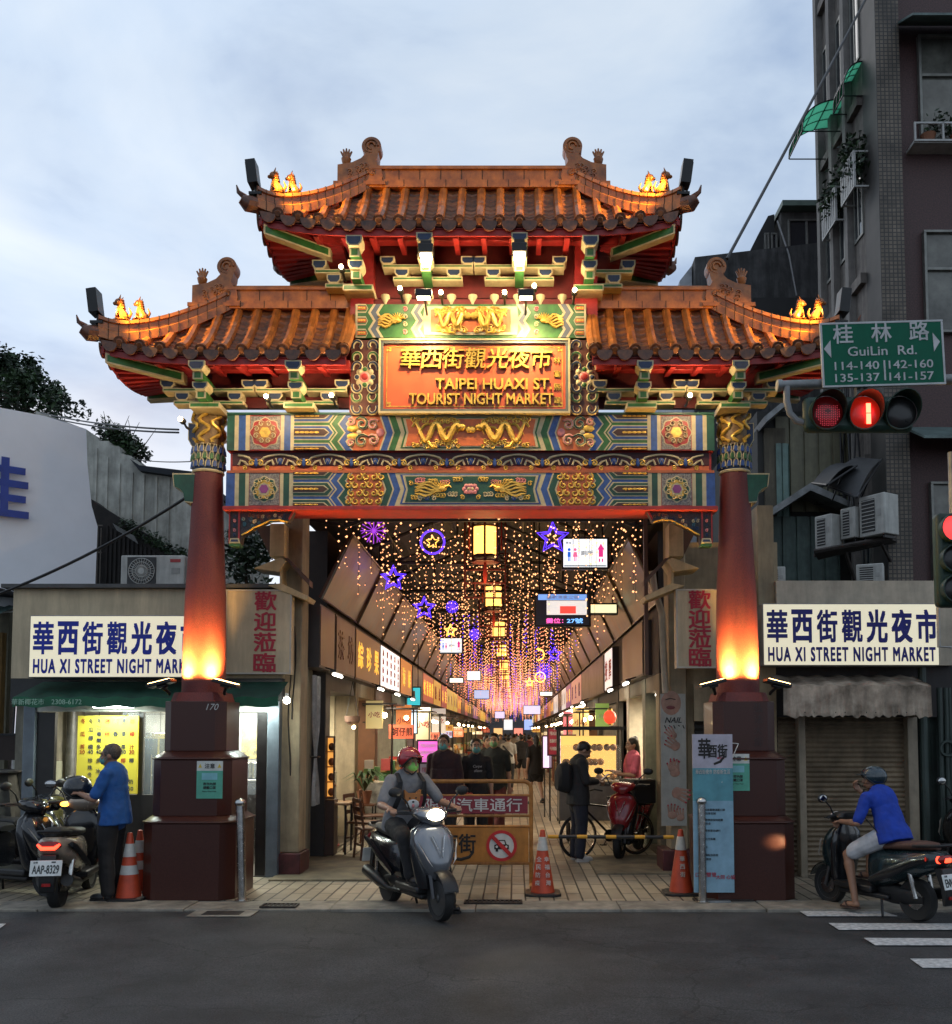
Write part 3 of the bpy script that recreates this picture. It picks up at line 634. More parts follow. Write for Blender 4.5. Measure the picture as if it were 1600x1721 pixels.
# brackets -------------------------------------------------------------------
def cup(mb, x, y, z, w_=.165, h=.125, d=.16):
    P = [(x-w_/2, z+h), (x-w_/2, z+h*.45), (x-w_*.3, z), (x+w_*.3, z), (x+w_/2, z+h*.45), (x+w_/2, z+h)]
    outlined(mb, P, y-d, y, NAVY, CREAM, .016, .005)
def arm(mb, x0, x1, y0, y1, z0, z1):
    mb.use(CREAM).box(x0, x1, y0, y1, z0, z1); mb.use(GREEN).box(x0+.012, x1-.012, y0-.004, y0+.01, z0+.012, z1-.012)
def dougong(x, y, z, H, lat=(True, True), plate=True, s=1.0):
    "stack of stepped cups with side arms; z the foot, H the height"
    mb = W(CREAM); k = H
    if plate: arm(mb, x-.17*s, x+.17*s, y-.28, y+.1, z, z+.14*k)
    # front stack steps outward
    mb.use(GREEN).prism([(y-.40, z+.14*k), (y-.40, z+.34*k), (y, z+.34*k), (y, z+.14*k)], x-.05*s, x+.05*s, 'X'); mb.use(CREAM).box(x-.056*s, x+.056*s, y-.406, y-.40, z+.15*k, z+.33*k)
    mb.use(GREEN).box(x-.035*s, x+.035*s, y-.412, y-.406, z+.17*k, z+.31*k)
    cup(mb, x, y-.25, z+.34*k, .17*s, .21*k, .2)
    mb.use(GREEN).box(x-.05*s, x+.05*s, y-.52, y, z+.56*k, z+.74*k); mb.use(CREAM).box(x-.056*s, x+.056*s, y-.527, y-.52, z+.55*k, z+.74*k); mb.use(GREEN).box(x-.035*s, x+.035*s, y-.533, y-.527, z+.58*k, z+.72*k)
    cup(mb, x, y-.38, z+.75*k, .18*s, .24*k, .2)
    for q, on in zip((-1, 1), lat):
        if not on: continue
        a = [x+q*.05, x+q*.40*s]; arm(mb, min(a), max(a), y-.14, y+.02, z+.20*k, z+.30*k); cup(mb, x+q*.30*s, y+.02, z+.30*k, .165*s, .22*k, .17)
        a = [x+q*.05, x+q*.52*s]; arm(mb, min(a), max(a), y-.16, y+.02, z+.53*k, z+.62*k); cup(mb, x+q*.465*s, y+.02, z+.62*k, .165*s, .22*k, .19)
    return mb.build('bracket', GATE)
zb, HB = gz(694, YF), gz(618, 10.45)-gz(694, YF)
for px in (341, 500): dougong(bxp(px)+.0, YF+.1, zb, HB)
for px in (1080, 1238): dougong(bxp(px), YF+.1, zb, HB)
zb2, HB2 = gz(500, YF), gz(408, 10.4)-gz(500, YF)
for px, la in ((598, (True, False)), (991, (False, True))): dougong(bxp(px), YF+.1, zb2, HB2, la)
for px in (715, 873): dougong(bxp(px), YF+.1, zb2+.10, HB2*.86, (True, True), False)
# purlins and boards behind the brackets
for a, b, p0, p1 in ((335, 584, 620, 690), (1004, 1246, 620, 690)):
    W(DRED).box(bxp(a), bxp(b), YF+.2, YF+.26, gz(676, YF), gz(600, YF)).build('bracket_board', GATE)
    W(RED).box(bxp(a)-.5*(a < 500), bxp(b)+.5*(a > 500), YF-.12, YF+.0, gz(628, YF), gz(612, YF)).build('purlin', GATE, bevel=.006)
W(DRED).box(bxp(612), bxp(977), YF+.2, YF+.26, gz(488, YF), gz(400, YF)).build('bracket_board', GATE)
W(RED).box(bxp(470), bxp(1120), YF-.12, YF+.0, gz(414, YF), gz(402, YF)).build('purlin', GATE, bevel=.006)
for px in (640, 678, 716, 755, 792, 830, 870, 910, 948):
    W(CREAM).lathe([(.05, 0), (.035, .02), (.022, .04), (.03, .08), (.05, .12), (.055, .16)], (bxp(px), YP+.12, fz1), 10).build('baluster', GATE)
# ------------------------------------------------------------------ tiled roofs
def roof(xa, xb, hl, hr, Ze, Zr, hd, hx, up, rxa, rxb, lab_fin=True, pitch=.225, YR=YC, inner=None):
    prof = lambda u: .52*u+.48*u**1.9
    def bb(X):
        b = 9.
        if hl: b = min(b, (X-xa)/hx)
        if hr: b = min(b, (xb-X)/hx)
        return max(0, b)
    def h(X, Y):
        a = max(0, (hd-abs(Y-YR))/hd); b = bb(X); u = min(1, a, b)
        return Ze+(Zr-Ze)*prof(u)+up*max(0, 1-b)**2.2*max(0, 1-a)**2
    R = W(TILED)
    rid = R  # pan tiles in stepped rows
    capt, ends = W(TILE), W(TILEE)
    def slope(P, s0, s1, tmax, L_, outdir):
        n = max(1, round((s1-s0)/pitch)); st = (s1-s0)/n; rows = 9
        sp = lambda s, t, dz=0: Vector((*P(s, t), h(*P(s, t))+dz))
        for i in range(n):
            a, b = s0+st*i, s0+st*(i+1); mid = (a+b)/2
            for j in range(rows):
                t0, t1 = j/rows, (j+1)/rows
                if t0 > max(tmax(a), tmax(b)): break
                q = []
                for s_ in (a, mid, b):
                    k0, k1 = min(t0, tmax(s_)+.02), min(t1, tmax(s_)+.02); dip = -.018 if s_ == mid else .012
                    q.append((sp(s_, k0, dip+.022), sp(s_, k1, dip)))
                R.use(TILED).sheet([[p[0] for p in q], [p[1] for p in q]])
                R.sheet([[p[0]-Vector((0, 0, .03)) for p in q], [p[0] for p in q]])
            # drip tile at the eave between two tube rows
            c = sp(mid, 0, -.01); ax = (sp(b, 0)-sp(a, 0)); ax.z *= .9; ax.normalize(); o = Vector(outdir)
            pts = [c+ax*(st*.40*cos(k))+Vector((0, 0, -.115*max(0, sin(-k))+.02)) for k in [-pi*q_/8 for q_ in range(9)]]
            ends.use(TILEE).rings([[p+o*.03 for p in pts], [p+o*.005 for p in pts]])
        for i in range(n+1):
            s_ = s0+st*i
            if tmax(s_) < .08: continue
            tm = min(1, tmax(s_)); seg = max(3, int(10*tm)); pts, rs = [], []
            for j in range(seg+1):
                t = tm*j/seg; p = sp(s_, t, .028); pts.append(p); rs.append(.052)
                if 0 < j < seg: pts.append(sp(s_, t+.012, .026)); rs.append(.0465)
            capt.tube(pts, rs, 8)
            d = (pts[0]-pts[1]).normalized(); e_ = pts[0]
            ends.use(TILEE).tube([e_-d*.005, e_+d*.035], [.066, .066], 12); ends.use(TILED).tube([e_+d*.034, e_+d*.045], [.042, .03], 8)
    fa = (xa if hl else xa+.02); fb = (xb if hr else xb-.02)
    slope(lambda s, t: (s, YR-hd+hd*t), fa, fb, lambda s: min(1, bb(s)), hd, (0, -1, 0))
    slope(lambda s, t: (s, YR+hd-hd*t), fa, fb, lambda s: min(1, bb(s)), hd, (0, 1, 0))
    if hl: slope(lambda s, t: (xa+hx*t, s), YR-hd, YR+hd, lambda s: max(0, (hd-abs(s-YR))/hd), hx, (-1, 0, 0))
    if hr: slope(lambda s, t: (xb-hx*t, s), YR-hd, YR+hd, lambda s: max(0, (hd-abs(s-YR))/hd), hx, (1, 0, 0))
    body = R.build('roof', GATE, smooth=0)
    capt.build('tube_tile', body); ends.build('eave_tile', body)
    # under side: soffit, fascia, rafters
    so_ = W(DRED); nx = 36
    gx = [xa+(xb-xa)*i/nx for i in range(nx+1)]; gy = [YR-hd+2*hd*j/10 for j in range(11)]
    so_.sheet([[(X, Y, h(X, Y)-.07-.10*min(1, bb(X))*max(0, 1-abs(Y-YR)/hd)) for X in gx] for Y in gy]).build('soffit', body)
    fs = W(RED)
    for sy in (-1, 1):
        P = [(X, YR+sy*(hd-.03), h(X, YR+sy*hd)-.05) for X in gx]
        fs.rings([[(p[0], p[1]-.012, p[2]-.09), (p[0], p[1]+.012, p[2]-.09), (p[0], p[1]+.012, p[2]), (p[0], p[1]-.012, p[2])] for p in P])
    for on, X, q in ((hl, xa, 1), (hr, xb, -1)):
        if on: fs.rings([[(X+q*.03-.012, Y, h(X, Y)-.14), (X+q*.03+.012, Y, h(X, Y)-.14), (X+q*.03+.012, Y, h(X, Y)-.05), (X+q*.03-.012, Y, h(X, Y)-.05)] for Y in gy])
    fs.build('fascia', body)
    X = xa+.15
    def raf(a, b):
        a, b = Vector(a), Vector(b); mb = W(RED); d = (b-a).normalized(); s_ = d.cross(Vector((0, 0, 1))).normalized()*.028; z = Vector((0, 0, .075))
        mb.rings([[p-s_-z, p+s_-z, p+s_, p-s_] for p in (a, b)]); mb.build('rafter', body)
    n = int((xb-xa)/.3)
    for i in range(1, n):
        X = xa+(xb-xa)*i/n
        if bb(X) > .45: raf((X, YR-hd+.06, h(X, YR-hd)-.075), (X, YR-.1, h(X, YR-hd)+.0))
    for on, X, q in ((hl, xa, 1), (hr, xb, -1)):
        if on:
            for i in range(11):
                Y = YR-hd+.08+(2*hd-.16)*i/10; raf((X+q*.05, Y, h(X, Y)-.08), (X+q*hx*.72, YR+(Y-YR)*.42, Ze-.0+.02))
            for sy in (-1, 1):   # corner beam, cream edged green
                a = Vector((X+q*.06, YR+sy*(hd-.06), h(X, YR+sy*hd)-.13)); b = Vector((X+q*hx*.62, YR+sy*hd*.38, Ze-.10)); cb = W(CREAM)
                s_ = Vector((0, 1, 0))*.06; z = Vector((0, 0, .11))
                cb.rings([[p-s_-z, p+s_-z, p+s_, p-s_] for p in (a, b)]); z2 = Vector((0, 0, .018))
                cb.use(GREEN).rings([[p-s_*1.07-z+z2, p+s_*1.07-z+z2, p+s_*1.07-z2, p-s_*1.07-z2] for p in (a.lerp(b, .03), a.lerp(b, .97))])
                cb.build('corner_beam', body)
    # hip ridges
    for on, X, q, rx in ((hl, xa, 1, rxa), (hr, xb, -1, rxb)):
        if not on: continue
        for sy in (-1, 1):
            pts = []
            for j in range(15):
                t = j/14; x = X+q*hx*t*1.0+q*(-.03); y = YR+sy*hd*(1-t)*1.0; z = h(X+q*hx*t, y)+.02
                if t < .12: z += .03*(1-t/.12)
                pts.append(Vector((x, y, z)))
            hp = W(TILE)
            def prof_(p, k):
                d = (pts[min(k+1, 14)]-pts[max(k-1, 0)]); s_ = Vector((-d.y, d.x, 0)).normalized()
                return [p+s_*w_+Vector((0, 0, z)) for w_, z in ((.075, -.02), (.075, .08), (.055, .095), (.055, .17), (.075, .18), (.06, .225), (0, .245), (-.06, .225), (-.075, .18), (-.055, .17), (-.055, .095), (-.075, .08), (-.075, -.02))]
            Rg = [prof_(p, k) for k, p in enumerate(pts)]; hp.rings(Rg)
            hp.use(mat('tile_joint', (.05, .02, .01), .8))
            for k in range(1, 14, 1):
                hp.tube([p+Vector((0, 0, .0))+(p-pts[k]).normalized()*.002 for p in Rg[k][:13]], .004, 4)
            # scroll nose of the hip with its turned up end
            p = pts[0]; hp.use(TILEE); dd = Vector((-q*.8, sy*.55, 0)).normalized()
            hp.tube([p+Vector((0, 0, .03)), p+dd*.10+Vector((0, 0, .02)), p+dd*.17+Vector((0, 0, .05))], [.085, .09, .05], 10)
            hp.tube([p+dd*.12+Vector((0, 0, .08)), p+dd*.2+Vector((0, 0, .12)), p+dd*.22+Vector((0, 0, .19))], [.035, .022, .006], 6)
            hp.build('hip_ridge', body)
            if sy < 0:
                for k, t in enumerate((.16, .30)):
                    j = t*14; p = pts[int(j)].lerp(pts[int(j)+1], j % 1)+Vector((0, 0, .235))
                    figurine(p, q, body, .30 if k == 0 else .27)
                corner_flood(pts[0]+Vector((0, -.0, .12)), q)
    # main ridge
    rd = W(TILE); z0 = h((rxa+rxb)/2, YR)-.03
    rd.box(rxa, rxb, YR-.10, YR+.10, z0, z0+.09); rd.box(rxa, rxb, YR-.07, YR+.07, z0+.091, z0+.225); rd.box(rxa-.0, rxb+.0, YR-.095, YR+.095, z0+.226, z0+.26)
    rd.tube([(rxa, YR, z0+.265), (rxb, YR, z0+.265)], .05, 8)
    rd.use(mat('tile_joint', (.05, .02, .01), .8)); n = int((rxb-rxa)/.24)
    for i in range(1, n):
        x = rxa+(rxb-rxa)*i/n; rd.box(x-.004, x+.004, YR-.0725, YR+.0725, z0+.092, z0+.224); rd.box(x+.06, x+.067, YR-.1025, YR+.1025, z0+.005, z0+.088)
    rd.build('ridge', body)
    for on, x, q in ((hl, rxa, 1), (hr, rxb, -1)):
        if on: finial(x, q, z0+.02, body, YR)
    return body
def figurine(p, q, par, s):
    "seated beast on the hip, facing out along it"
    m = W(TILE); k = -q
    m.ball(p+Vector((0, 0, .01)), s*.36, s*.2, s*.07, 10, 6); m.cap(p+Vector((-k*s*.14, 0, s*.14)), s*.18, p+Vector((k*s*.04, 0, s*.48)), s*.12, 8)
    m.ball(p+Vector((-k*s*.16, s*.05, s*.14)), s*.16, s*.12, s*.14, 8, 6)
    for y in (-.07, .07): m.cap(p+Vector((k*s*.1, y*s, s*.42)), s*.055, p+Vector((k*s*.17, y*s, s*.04)), s*.045, 6)
    m.ball(p+Vector((k*s*.10, 0, s*.72)), s*.15, s*.13, s*.15, 10, 8); m.ball(p+Vector((k*s*.23, 0, s*.68)), s*.09, s*.08, s*.07, 8, 6)
    for y in (-.09, .09): m.cyl(p+Vector((k*s*.04, y*s, s*.8)), p+Vector((-k*s*.02, y*s*1.2, s*.97)), s*.05, s*.01, 6)
    m.tube([p+Vector((-k*s*.28, 0, s*.1)), p+Vector((-k*s*.38, 0, s*.3)), p+Vector((-k*s*.3, 0, s*.5))], [s*.06, s*.05, s*.02], 6)
    for i in range(4): m.ball(p+Vector((-k*s*(.0+.02*i), 0, s*(.78-.1*i))), s*.11, s*.14, s*.08, 8, 5)
    m.build('figurine', par)
def finial(x, q, z, par, y):
    "block with a scrolling fish tail and a small flame cup, at the end of the ridge"
    m = W(TILE); k = q; P = lambda u, v: (x-.04*k+k*u*.86, z+v*.72)
    m.prism([P(-.22, 0), P(-.22, .36), P(-.02, .40), P(.10, .47), P(.17, .56), P(.20, .62), P(.34, .60), P(.33, .50), P(.30, .42), P(.34, .34), P(.38, .30), P(.40, .16), P(.36, 0)], y-.09, y+.09)
    c = P(.24, .68); m.prism(ngon(c[0], c[1], .115, 28), y-.08, y+.08)
    m.prism([P(-.27, 0), P(-.27, .06), P(.44, .06), P(.44, 0)], y-.12, y+.12)
    for r, yy in ((.08, -.085), (.042, -.09)): m.tube([(p[0], y+yy, p[1]) for p in ngon(c[0], c[1], r, 17)[:14]], .012, 6)
    R = random.Random(3)
    for i in range(12): scroll(m, P(-.16+.46*R.random(), 0)[0], z+.07+.18*R.random(), .036, y-.094, TILE, .012, R.choice((-1, 1)))
    m.use(TILE); b = P(-.12, .36); m.lathe([(.04, 0), (.055, .02), (.035, .045), (.05, .075), (.06, .12), (.03, .15)], (b[0], y, b[1]), 12)
    for i in range(5): a = (i-2)*.36; m.cyl((b[0], y, b[1]+.10), (b[0]+.10*sin(a), y, b[1]+.10+.15*cos(a)), .026, .010, 6)
    m.build('ridge_finial', par)
FLOODS = []
def corner_flood(p, q):
    FLOODS.append((p, q))
Ye = YC-.66
Zl, Zu = gz(591, Ye), gz(376, Ye)
xl = X_(150, Ye); xr = 2*XM-xl
roof(xl, bxp(586), True, False, Zl, gz(520, YC), .66, 1.30, .12, X_(345, YC), bxp(584))
roof(2*XM-bxp(586), xr, False, True, Zl, gz(520, YC), .66, 1.30, .12, 2*XM-bxp(584), 2*XM-X_(345, YC))
xl2 = X_(420, Ye); roof(xl2, 2*XM-xl2, True, True, Zu, gz(318, YC), .68, 1.18, .12, X_(592, YC), 2*XM-X_(592, YC))
# gable trims where the lower roofs meet the tower
for s_ in (0, 1):
    mb = W(TILE)
    if s_: mirror(mb)
    for k in range(2):
        mb.tube([(bxp(583-7*k)+.01, YC-.66+.66*t, Zl+(gz(520, YC)-Zl)*(.52*t+.48*t**1.9)+.05) for t in [i/8 for i in range(9)]], .055, 8)
    mb.T = Matrix(); mb.build('verge_tile', GATE)
for i, (p, q) in enumerate(FLOODS):
    where = ['lower roof tip beside the white hoarding', 'lower roof tip beside the green road sign', 'top roof tip on the hoarding side', 'top roof tip on the tall building side'][i]
    t = thing('floodlight', 'black box floodlight standing on the '+where, 'floodlight', p, 0, 'floodlights on the roof corners')
    b = MB(BLACKM); k = -q; b.T = Matrix.Rotation(-q*radians(8), 4, 'Y'); b.box(-.055, .055, -.085, .085, .13, .40); b.box(-.035, .035, -.05, .05, .40, .42)
    b.use(mat('lamp_glass_dark', (.05, .05, .05), .15)).box(-q*.056, -q*.061, -.07, .07, .15, .38) ; b.build('housing', t, bevel=.01)
    st = MB(BLACKM); st.tube([(0, 0, -.02), (0, 0, .20)], .018, 8); st.bx((0, 0, .03), .14, .1, .03); st.build('stand', t)
    light('roof_spot', 'SPOT', p+Vector((q*.10, -.14, .30)), 210, (1, .58, .10), t, .04, p+Vector((q*.55, .10, .12)), 80, .8)
# ------------------------------------------------------------------ buildings
BEIGE = mat('beige_plaster', (.50, .39, .24), .75, var=.15, scale=3, bump=.12, dirt=.35)
BEIGEP = mat('beige_sheet_metal', (.72, .58, .37), .5, var=.1, scale=2, dirt=.3)
MAROON = mat('maroon_tile_wall', (.075, .032, .03), .55, var=.35, scale=40, bump=.2)
MOSAIC = mat('tan_mosaic', (.15, .12, .09), .6, var=.0)
def brickify(m, bw, bh, c1, c2, mo, rot=None, ms=.006):
    t = m.node_tree; b = t.nodes['Principled BSDF']; co = t.nodes.new('ShaderNodeTexCoord'); mp = t.nodes.new('ShaderNodeMapping'); mp.inputs['Rotation'].default_value = rot or (pi/2, 0, 0)
    br = t.nodes.new('ShaderNodeTexBrick'); br.offset = 0 if bw == bh else .5; br.inputs['Scale'].default_value = 1; br.inputs['Brick Width'].default_value = bw; br.inputs['Row Height'].default_value = bh; br.inputs['Mortar Size'].default_value = ms
    for k, c in (('Color1', c1), ('Color2', c2), ('Mortar', mo)): br.inputs[k].default_value = c+(1,)
    t.links.new(co.outputs['Object'], mp.inputs[0]); t.links.new(mp.outputs[0], br.inputs[0])
    nz = t.nodes.new('ShaderNodeTexNoise'); nz.inputs['Scale'].default_value = 2; nz.inputs['Detail'].default_value = 8; t.links.new(co.outputs['Object'], nz.inputs[0])
    r = t.nodes.new('ShaderNodeValToRGB'); r.color_ramp.elements[0].color = (.45, .45, .45, 1); r.color_ramp.elements[0].position = .35; r.color_ramp.elements[1].position = .65; t.links.new(nz.outputs[0], r.inputs[0])
    mm = t.nodes.new('ShaderNodeMix'); mm.data_type = 'RGBA'; mm.blend_type = 'MULTIPLY'; mm.inputs[0].default_value = 1
    t.links.new(br.outputs[0], mm.inputs[6]); t.links.new(r.outputs[0], mm.inputs[7]); t.links.new(mm.outputs[2], b.inputs['Base Color'])
    bp = t.nodes.new('ShaderNodeBump'); bp.invert = True; bp.inputs['Strength'].default_value = .5; bp.inputs['Distance'].default_value = .006; t.links.new(br.outputs['Fac'], bp.inputs['Height']); t.links.new(bp.outputs[0], b.inputs['Normal'])
    return m
brickify(MOSAIC, .07, .07, (.20, .16, .12), (.13, .105, .08), (.05, .045, .04), ms=.01)
WTILE = brickify(mat('white_wall_tile', (.6, .6, .55), .25, var=0), .3, .3, (.60, .60, .54), (.55, .55, .50), (.22, .22, .2))
GLASS = mat('dark_window_glass', (.02, .025, .03), .06, var=0, spec=.8)
FRAMEM = mat('aluminium_frame', (.22, .22, .20), .45, metal=.5, var=.15)
GLASSC = mat('clear_glass', (.8, .85, .85), .03, var=0, alpha=.12)
def window(par, x0, x1, z0, z1, y, cols=2, fr=FRAMEM, pane=GLASS, rows=(1,), depth=.08, name='window'):
    f = W(fr); w_ = .045
    f.box(x0, x1, y-depth*.5, y+depth, z1-w_, z1); f.box(x0, x1, y-depth*.5, y+depth, z0, z0+w_); f.box(x0, x0+w_, y-depth*.5, y+depth, z0+w_, z1-w_); f.box(x1-w_, x1, y-depth*.5, y+depth, z0+w_, z1-w_)
    for i in range(1, cols): x = x0+(x1-x0)*i/cols; f.box(x-.025, x+.025, y-depth*.4, y+depth*.9, z0+w_, z1-w_)
    if len(rows) > 1: z = z0+(z1-z0)*rows[0]; f.box(x0+w_, x1-w_, y-depth*.45, y+depth*.95, z-.025, z+.025)
    F = f.build(name, par, bevel=.006)
    W(pane).box(x0+.02, x1-.02, y+.01, y+.03, z0+.02, z1-.02).build('pane', F)
    return F
def leaves(mb, c, r, n, s, R, sq=(1, 1, 1), shell=.3):
    c = Vector(c)
    for i in range(n):
        while True:
            p = Vector((R.uniform(-1, 1), R.uniform(-1, 1), R.uniform(-1, 1)))
            if shell < p.length < 1: break
        p = c+Vector((p.x*r*sq[0], p.y*r*sq[1], p.z*r*sq[2])); a = Vector((R.uniform(-1, 1), R.uniform(-1, 1), R.uniform(-.6, .6))).normalized(); b = a.cross(Vector((R.uniform(-1, 1), R.uniform(-1, 1), R.uniform(-1, 1)))).normalized()
        k = s*R.uniform(.6, 1.3); mb.add([p-a*k, p+b*k*.45, p+a*k, p-b*k*.45], [(0, 1, 2, 3)])
LEAF = mat('leaf_green', (.035, .075, .022), .55, var=.5, scale=1.7); LEAFD = mat('leaf_dark', (.018, .042, .016), .55, var=.4, scale=2)
BARK = mat('bark', (.07, .05, .035), .9, var=.3, scale=12, bump=.4)

# --- white hoarding with part of a big blue character
A, B = at(-150, 900, 11.9), at(152, 900, 13.2)
t = thing('advertising_hoarding', 'huge white hoarding with part of a big blue character above the juice stall', 'hoarding', (B.x, B.y, 0))
HB_ = mat('hoarding_white', (.76, .78, .82), .42, var=.05, scale=.8, bump=.08)
def onp(px, py): u = (px-PCX)/FPX; k = (B.y-A.y)/(B.x-A.x); c = at(px, py, 1); return at(px, py, (A.y-k*A.x)/(1-k*c.x))
pA = [onp(*p) for p in ((-150, 648), (0, 685), (75, 699), (145, 721), (147, 780), (154, 850), (164, 885), (159, 1012), (-150, 1045))]
d_ = (B-A).normalized(); nrm = Vector((d_.y, -d_.x, 0))
mb = W(HB_); n = len(pA)
mb.add(pA+[p-nrm*.22 for p in pA], [tuple(range(n-1, -1, -1)), tuple(range(n, 2*n))]+[(i, (i+1) % n, n+(i+1) % n, n+i) for i in range(n)]); mb.build('panel', t, smooth=0)
mb = W(mat('hoarding_blue', (.015, .045, .30), .45)); lp = at(-9, 818, 12.40)
mb.T = Matrix.Translation(lp-nrm*-.012) @ Matrix.Rotation(atan2(d_.y, d_.x), 4, 'Z'); mb.text('佳', 0, 0, 0, h=1.02*12.5/16*1.0, bold=.03, depth=.012); mb.T = Matrix(); mb.build('lettering', t)
mb = W(GALV)
for k in (.35, .95): p = A.lerp(B, k)-nrm*.3; mb.cyl((p.x, p.y, 0), (p.x, p.y, 5.0), .06)
mb.build('post', t)

# --- stained concrete building behind the hoarding
Y = 16.0; q = lambda px, py, y=Y: (at(px, py, y).x, at(px, py, y).z)
t = thing('concrete_building', 'grey stained concrete building with a stepped sloping roof edge behind the hoarding', 'building', (q(230, 0)[0], Y, 0))
P = [q(60, 690), q(146, 722), q(162, 734), q(166, 741), q(182, 741), q(184, 748), q(200, 750), q(202, 762), q(220, 766), q(222, 776), q(240, 790), q(258, 794), q(330, 803), (q(330, 0)[0], 0), (q(60, 0)[0], 0)]
W(CONC).prism(P, Y, Y+5).build('wall', t, smooth=0)
mb = W(CONC)
for i, px in enumerate((165, 184, 202, 222, 243, 262, 283, 303)): x = q(px, 0)[0]; mb.box(x-.02, x+.02, Y-.03, Y, 4.2, q(px, (738, 749, 764, 775, 790, 794, 797, 800)[i])[1]-.05)
mb.build('panel_seam', t)
W(mat('roof_felt', (.02, .024, .03), .9)).prism([q(224, 775), q(240, 786), q(335, 797), q(335, 808), q(240, 795)], Y-.15, Y+4.5).build('roof', t)
LOWD = mat('dark_timber', (.022, .018, .016), .85, var=.4, scale=8, dirt=.4)
mb = W(LOWD); Yd = 15.6; qd = lambda px, py: q(px, py, Yd); mb.prism([qd(152, 838), qd(165, 848), qd(315, 940), qd(330, 1010), qd(152, 1010)], Yd, Yd+.38)
o = mb.build('lean_to', t); mb = W(LOWD)
for i in range(16): x = qd(205+7*i, 0)[0]; mb.box(x-.018, x+.018, Yd-.03, Yd, qd(0, 990)[1], qd(0, 884+4.0*i)[1])
mb.build('timber_slat', o)
mb = W(mat('rusty_rail', (.10, .085, .07), .6, var=.3))
for i in range(8): x = qd(163+5*i, 0)[0]; mb.cyl((x, Yd-.08, qd(0, 985)[1]), (x, Yd-.08, qd(0, 875+2*i)[1]), .009, n=6)
for z in (985, 930, 885): mb.cyl((qd(162, 0)[0], Yd-.08, qd(0, z)[1]), (qd(200, 0)[0], Yd-.08, qd(0, z)[1]), .012, n=6)
mb.build('window_grille', o)
mb = W(mat('broken_sheet', (.45, .46, .46), .5, dirt=.4)); mb.add([(qd(198, 884)[0], Yd-.2, qd(0, 884)[1]), (qd(234, 905)[0], Yd-.2, qd(0, 905)[1]), (qd(236, 914)[0], Yd-.1, qd(0, 916)[1]), (qd(200, 893)[0], Yd-.1, qd(0, 893)[1])], [(0, 1, 2, 3)]); mb.build('loose_sheet', o)
R = random.Random(5); mb = W(LEAF, LEAFD)
for i in range(60):
    px = 205+110*R.random(); c = at(px, 878+(px-205)*.55+8*R.random()-3, Yd-.05); mb.use(LEAF if i % 2 else LEAFD); leaves(mb, c, .12, 14, .035, R)
mb.build('moss', o)
R = random.Random(9); t = thing('rooftop_bush', 'leafy green bush sprouting from the stepped concrete roof edge', 'plant', at(205, 752, Y+.3))
mb = W(LEAF, LEAFD)
for i in range(34):
    k = i/33; c = at(172+62*k+6*R.random(), 733+38*k-14*R.random(), Y+.2+.5*R.random()); mb.use(LEAF if R.random() < .6 else LEAFD); leaves(mb, c, .22, 60, .042, R, shell=.1)
mb.build('foliage', t); mb = W(BARK)
for i in range(12): k = i/11; a = at(175+58*k, 748+30*k, Y+.4); mb.tube([a, a+Vector((.05, 0, .25)), a+Vector((R.uniform(-.3, .3), 0, .5+.2*R.random()))], [.015, .01, .004], 5)
mb.build('stem', t)

t = thing('roof_plant', 'dark bushy plant behind the gate pillar on the kiosk roof', 'plant', at(415, 985, 13.6)); R = random.Random(14); mb = W(LEAFD, LEAF)
for i in range(22): mb.use(LEAF if i % 4 == 0 else LEAFD); leaves(mb, at(388+55*R.random(), 905+75*R.random(), 13.6+.5*R.random()), .28, 34, .06, R, shell=0)
mb.build('foliage', t); mb = W(BARK); mb.tube([at(415, 990, 13.8), at(412, 950, 13.8), at(405, 915, 13.8)], [.03, .02, .01], 6); mb.build('stem', t)
# --- tree beyond the hoarding
def tree(name, lab, base, h, cl, seed, n=170, s=.14):
    R = random.Random(seed); t = thing(name, lab, 'tree', base); tr = W(BARK); b = Vector(base)
    tr.tube([b, b+Vector((.1, 0, h*.3)), b+Vector((-.1, .1, h*.55))], [.24, .19, .15], 10); cr = W(LEAF, LEAFD)
    for c, r in cl:
        c = Vector(c); m = b+Vector((-.1, .1, h*.5)); tr.tube([m, m.lerp(c, .5)+Vector((0, 0, -.2)), c], [.09, .06, .02], 6)
        for k in range(7):
            o = c+Vector((R.gauss(0, .33), R.gauss(0, .4), R.gauss(0, .3)))*r; cr.use(LEAFD if R.random() < .6 else LEAF); leaves(cr, o, r*.5, n//5, s, R, shell=.0)
            tr.tube([c, o], [.025, .008], 5)
    tr.build('trunk', t); cr.build('crown', t, smooth=0)
cl = [(at(px, py, 24+dy), r) for px, py, dy, r in ((-20, 615, 0, 1.0), (15, 632, .5, .9), (45, 640, 0, .8), (70, 655, .4, .6), (30, 668, -.5, 1.0), (-10, 660, 0, 1.1), (80, 682, .2, .7), (50, 690, 0, .9), (5, 690, 0, 1.0), (55, 628, .3, .3), (10, 603, 0, .35))]
tree('broadleaf_tree', 'dark leafy tree rising beyond the white hoarding', (at(20, 700, 24).x, 24, 0), 8.5, cl, 3, 430, .075)

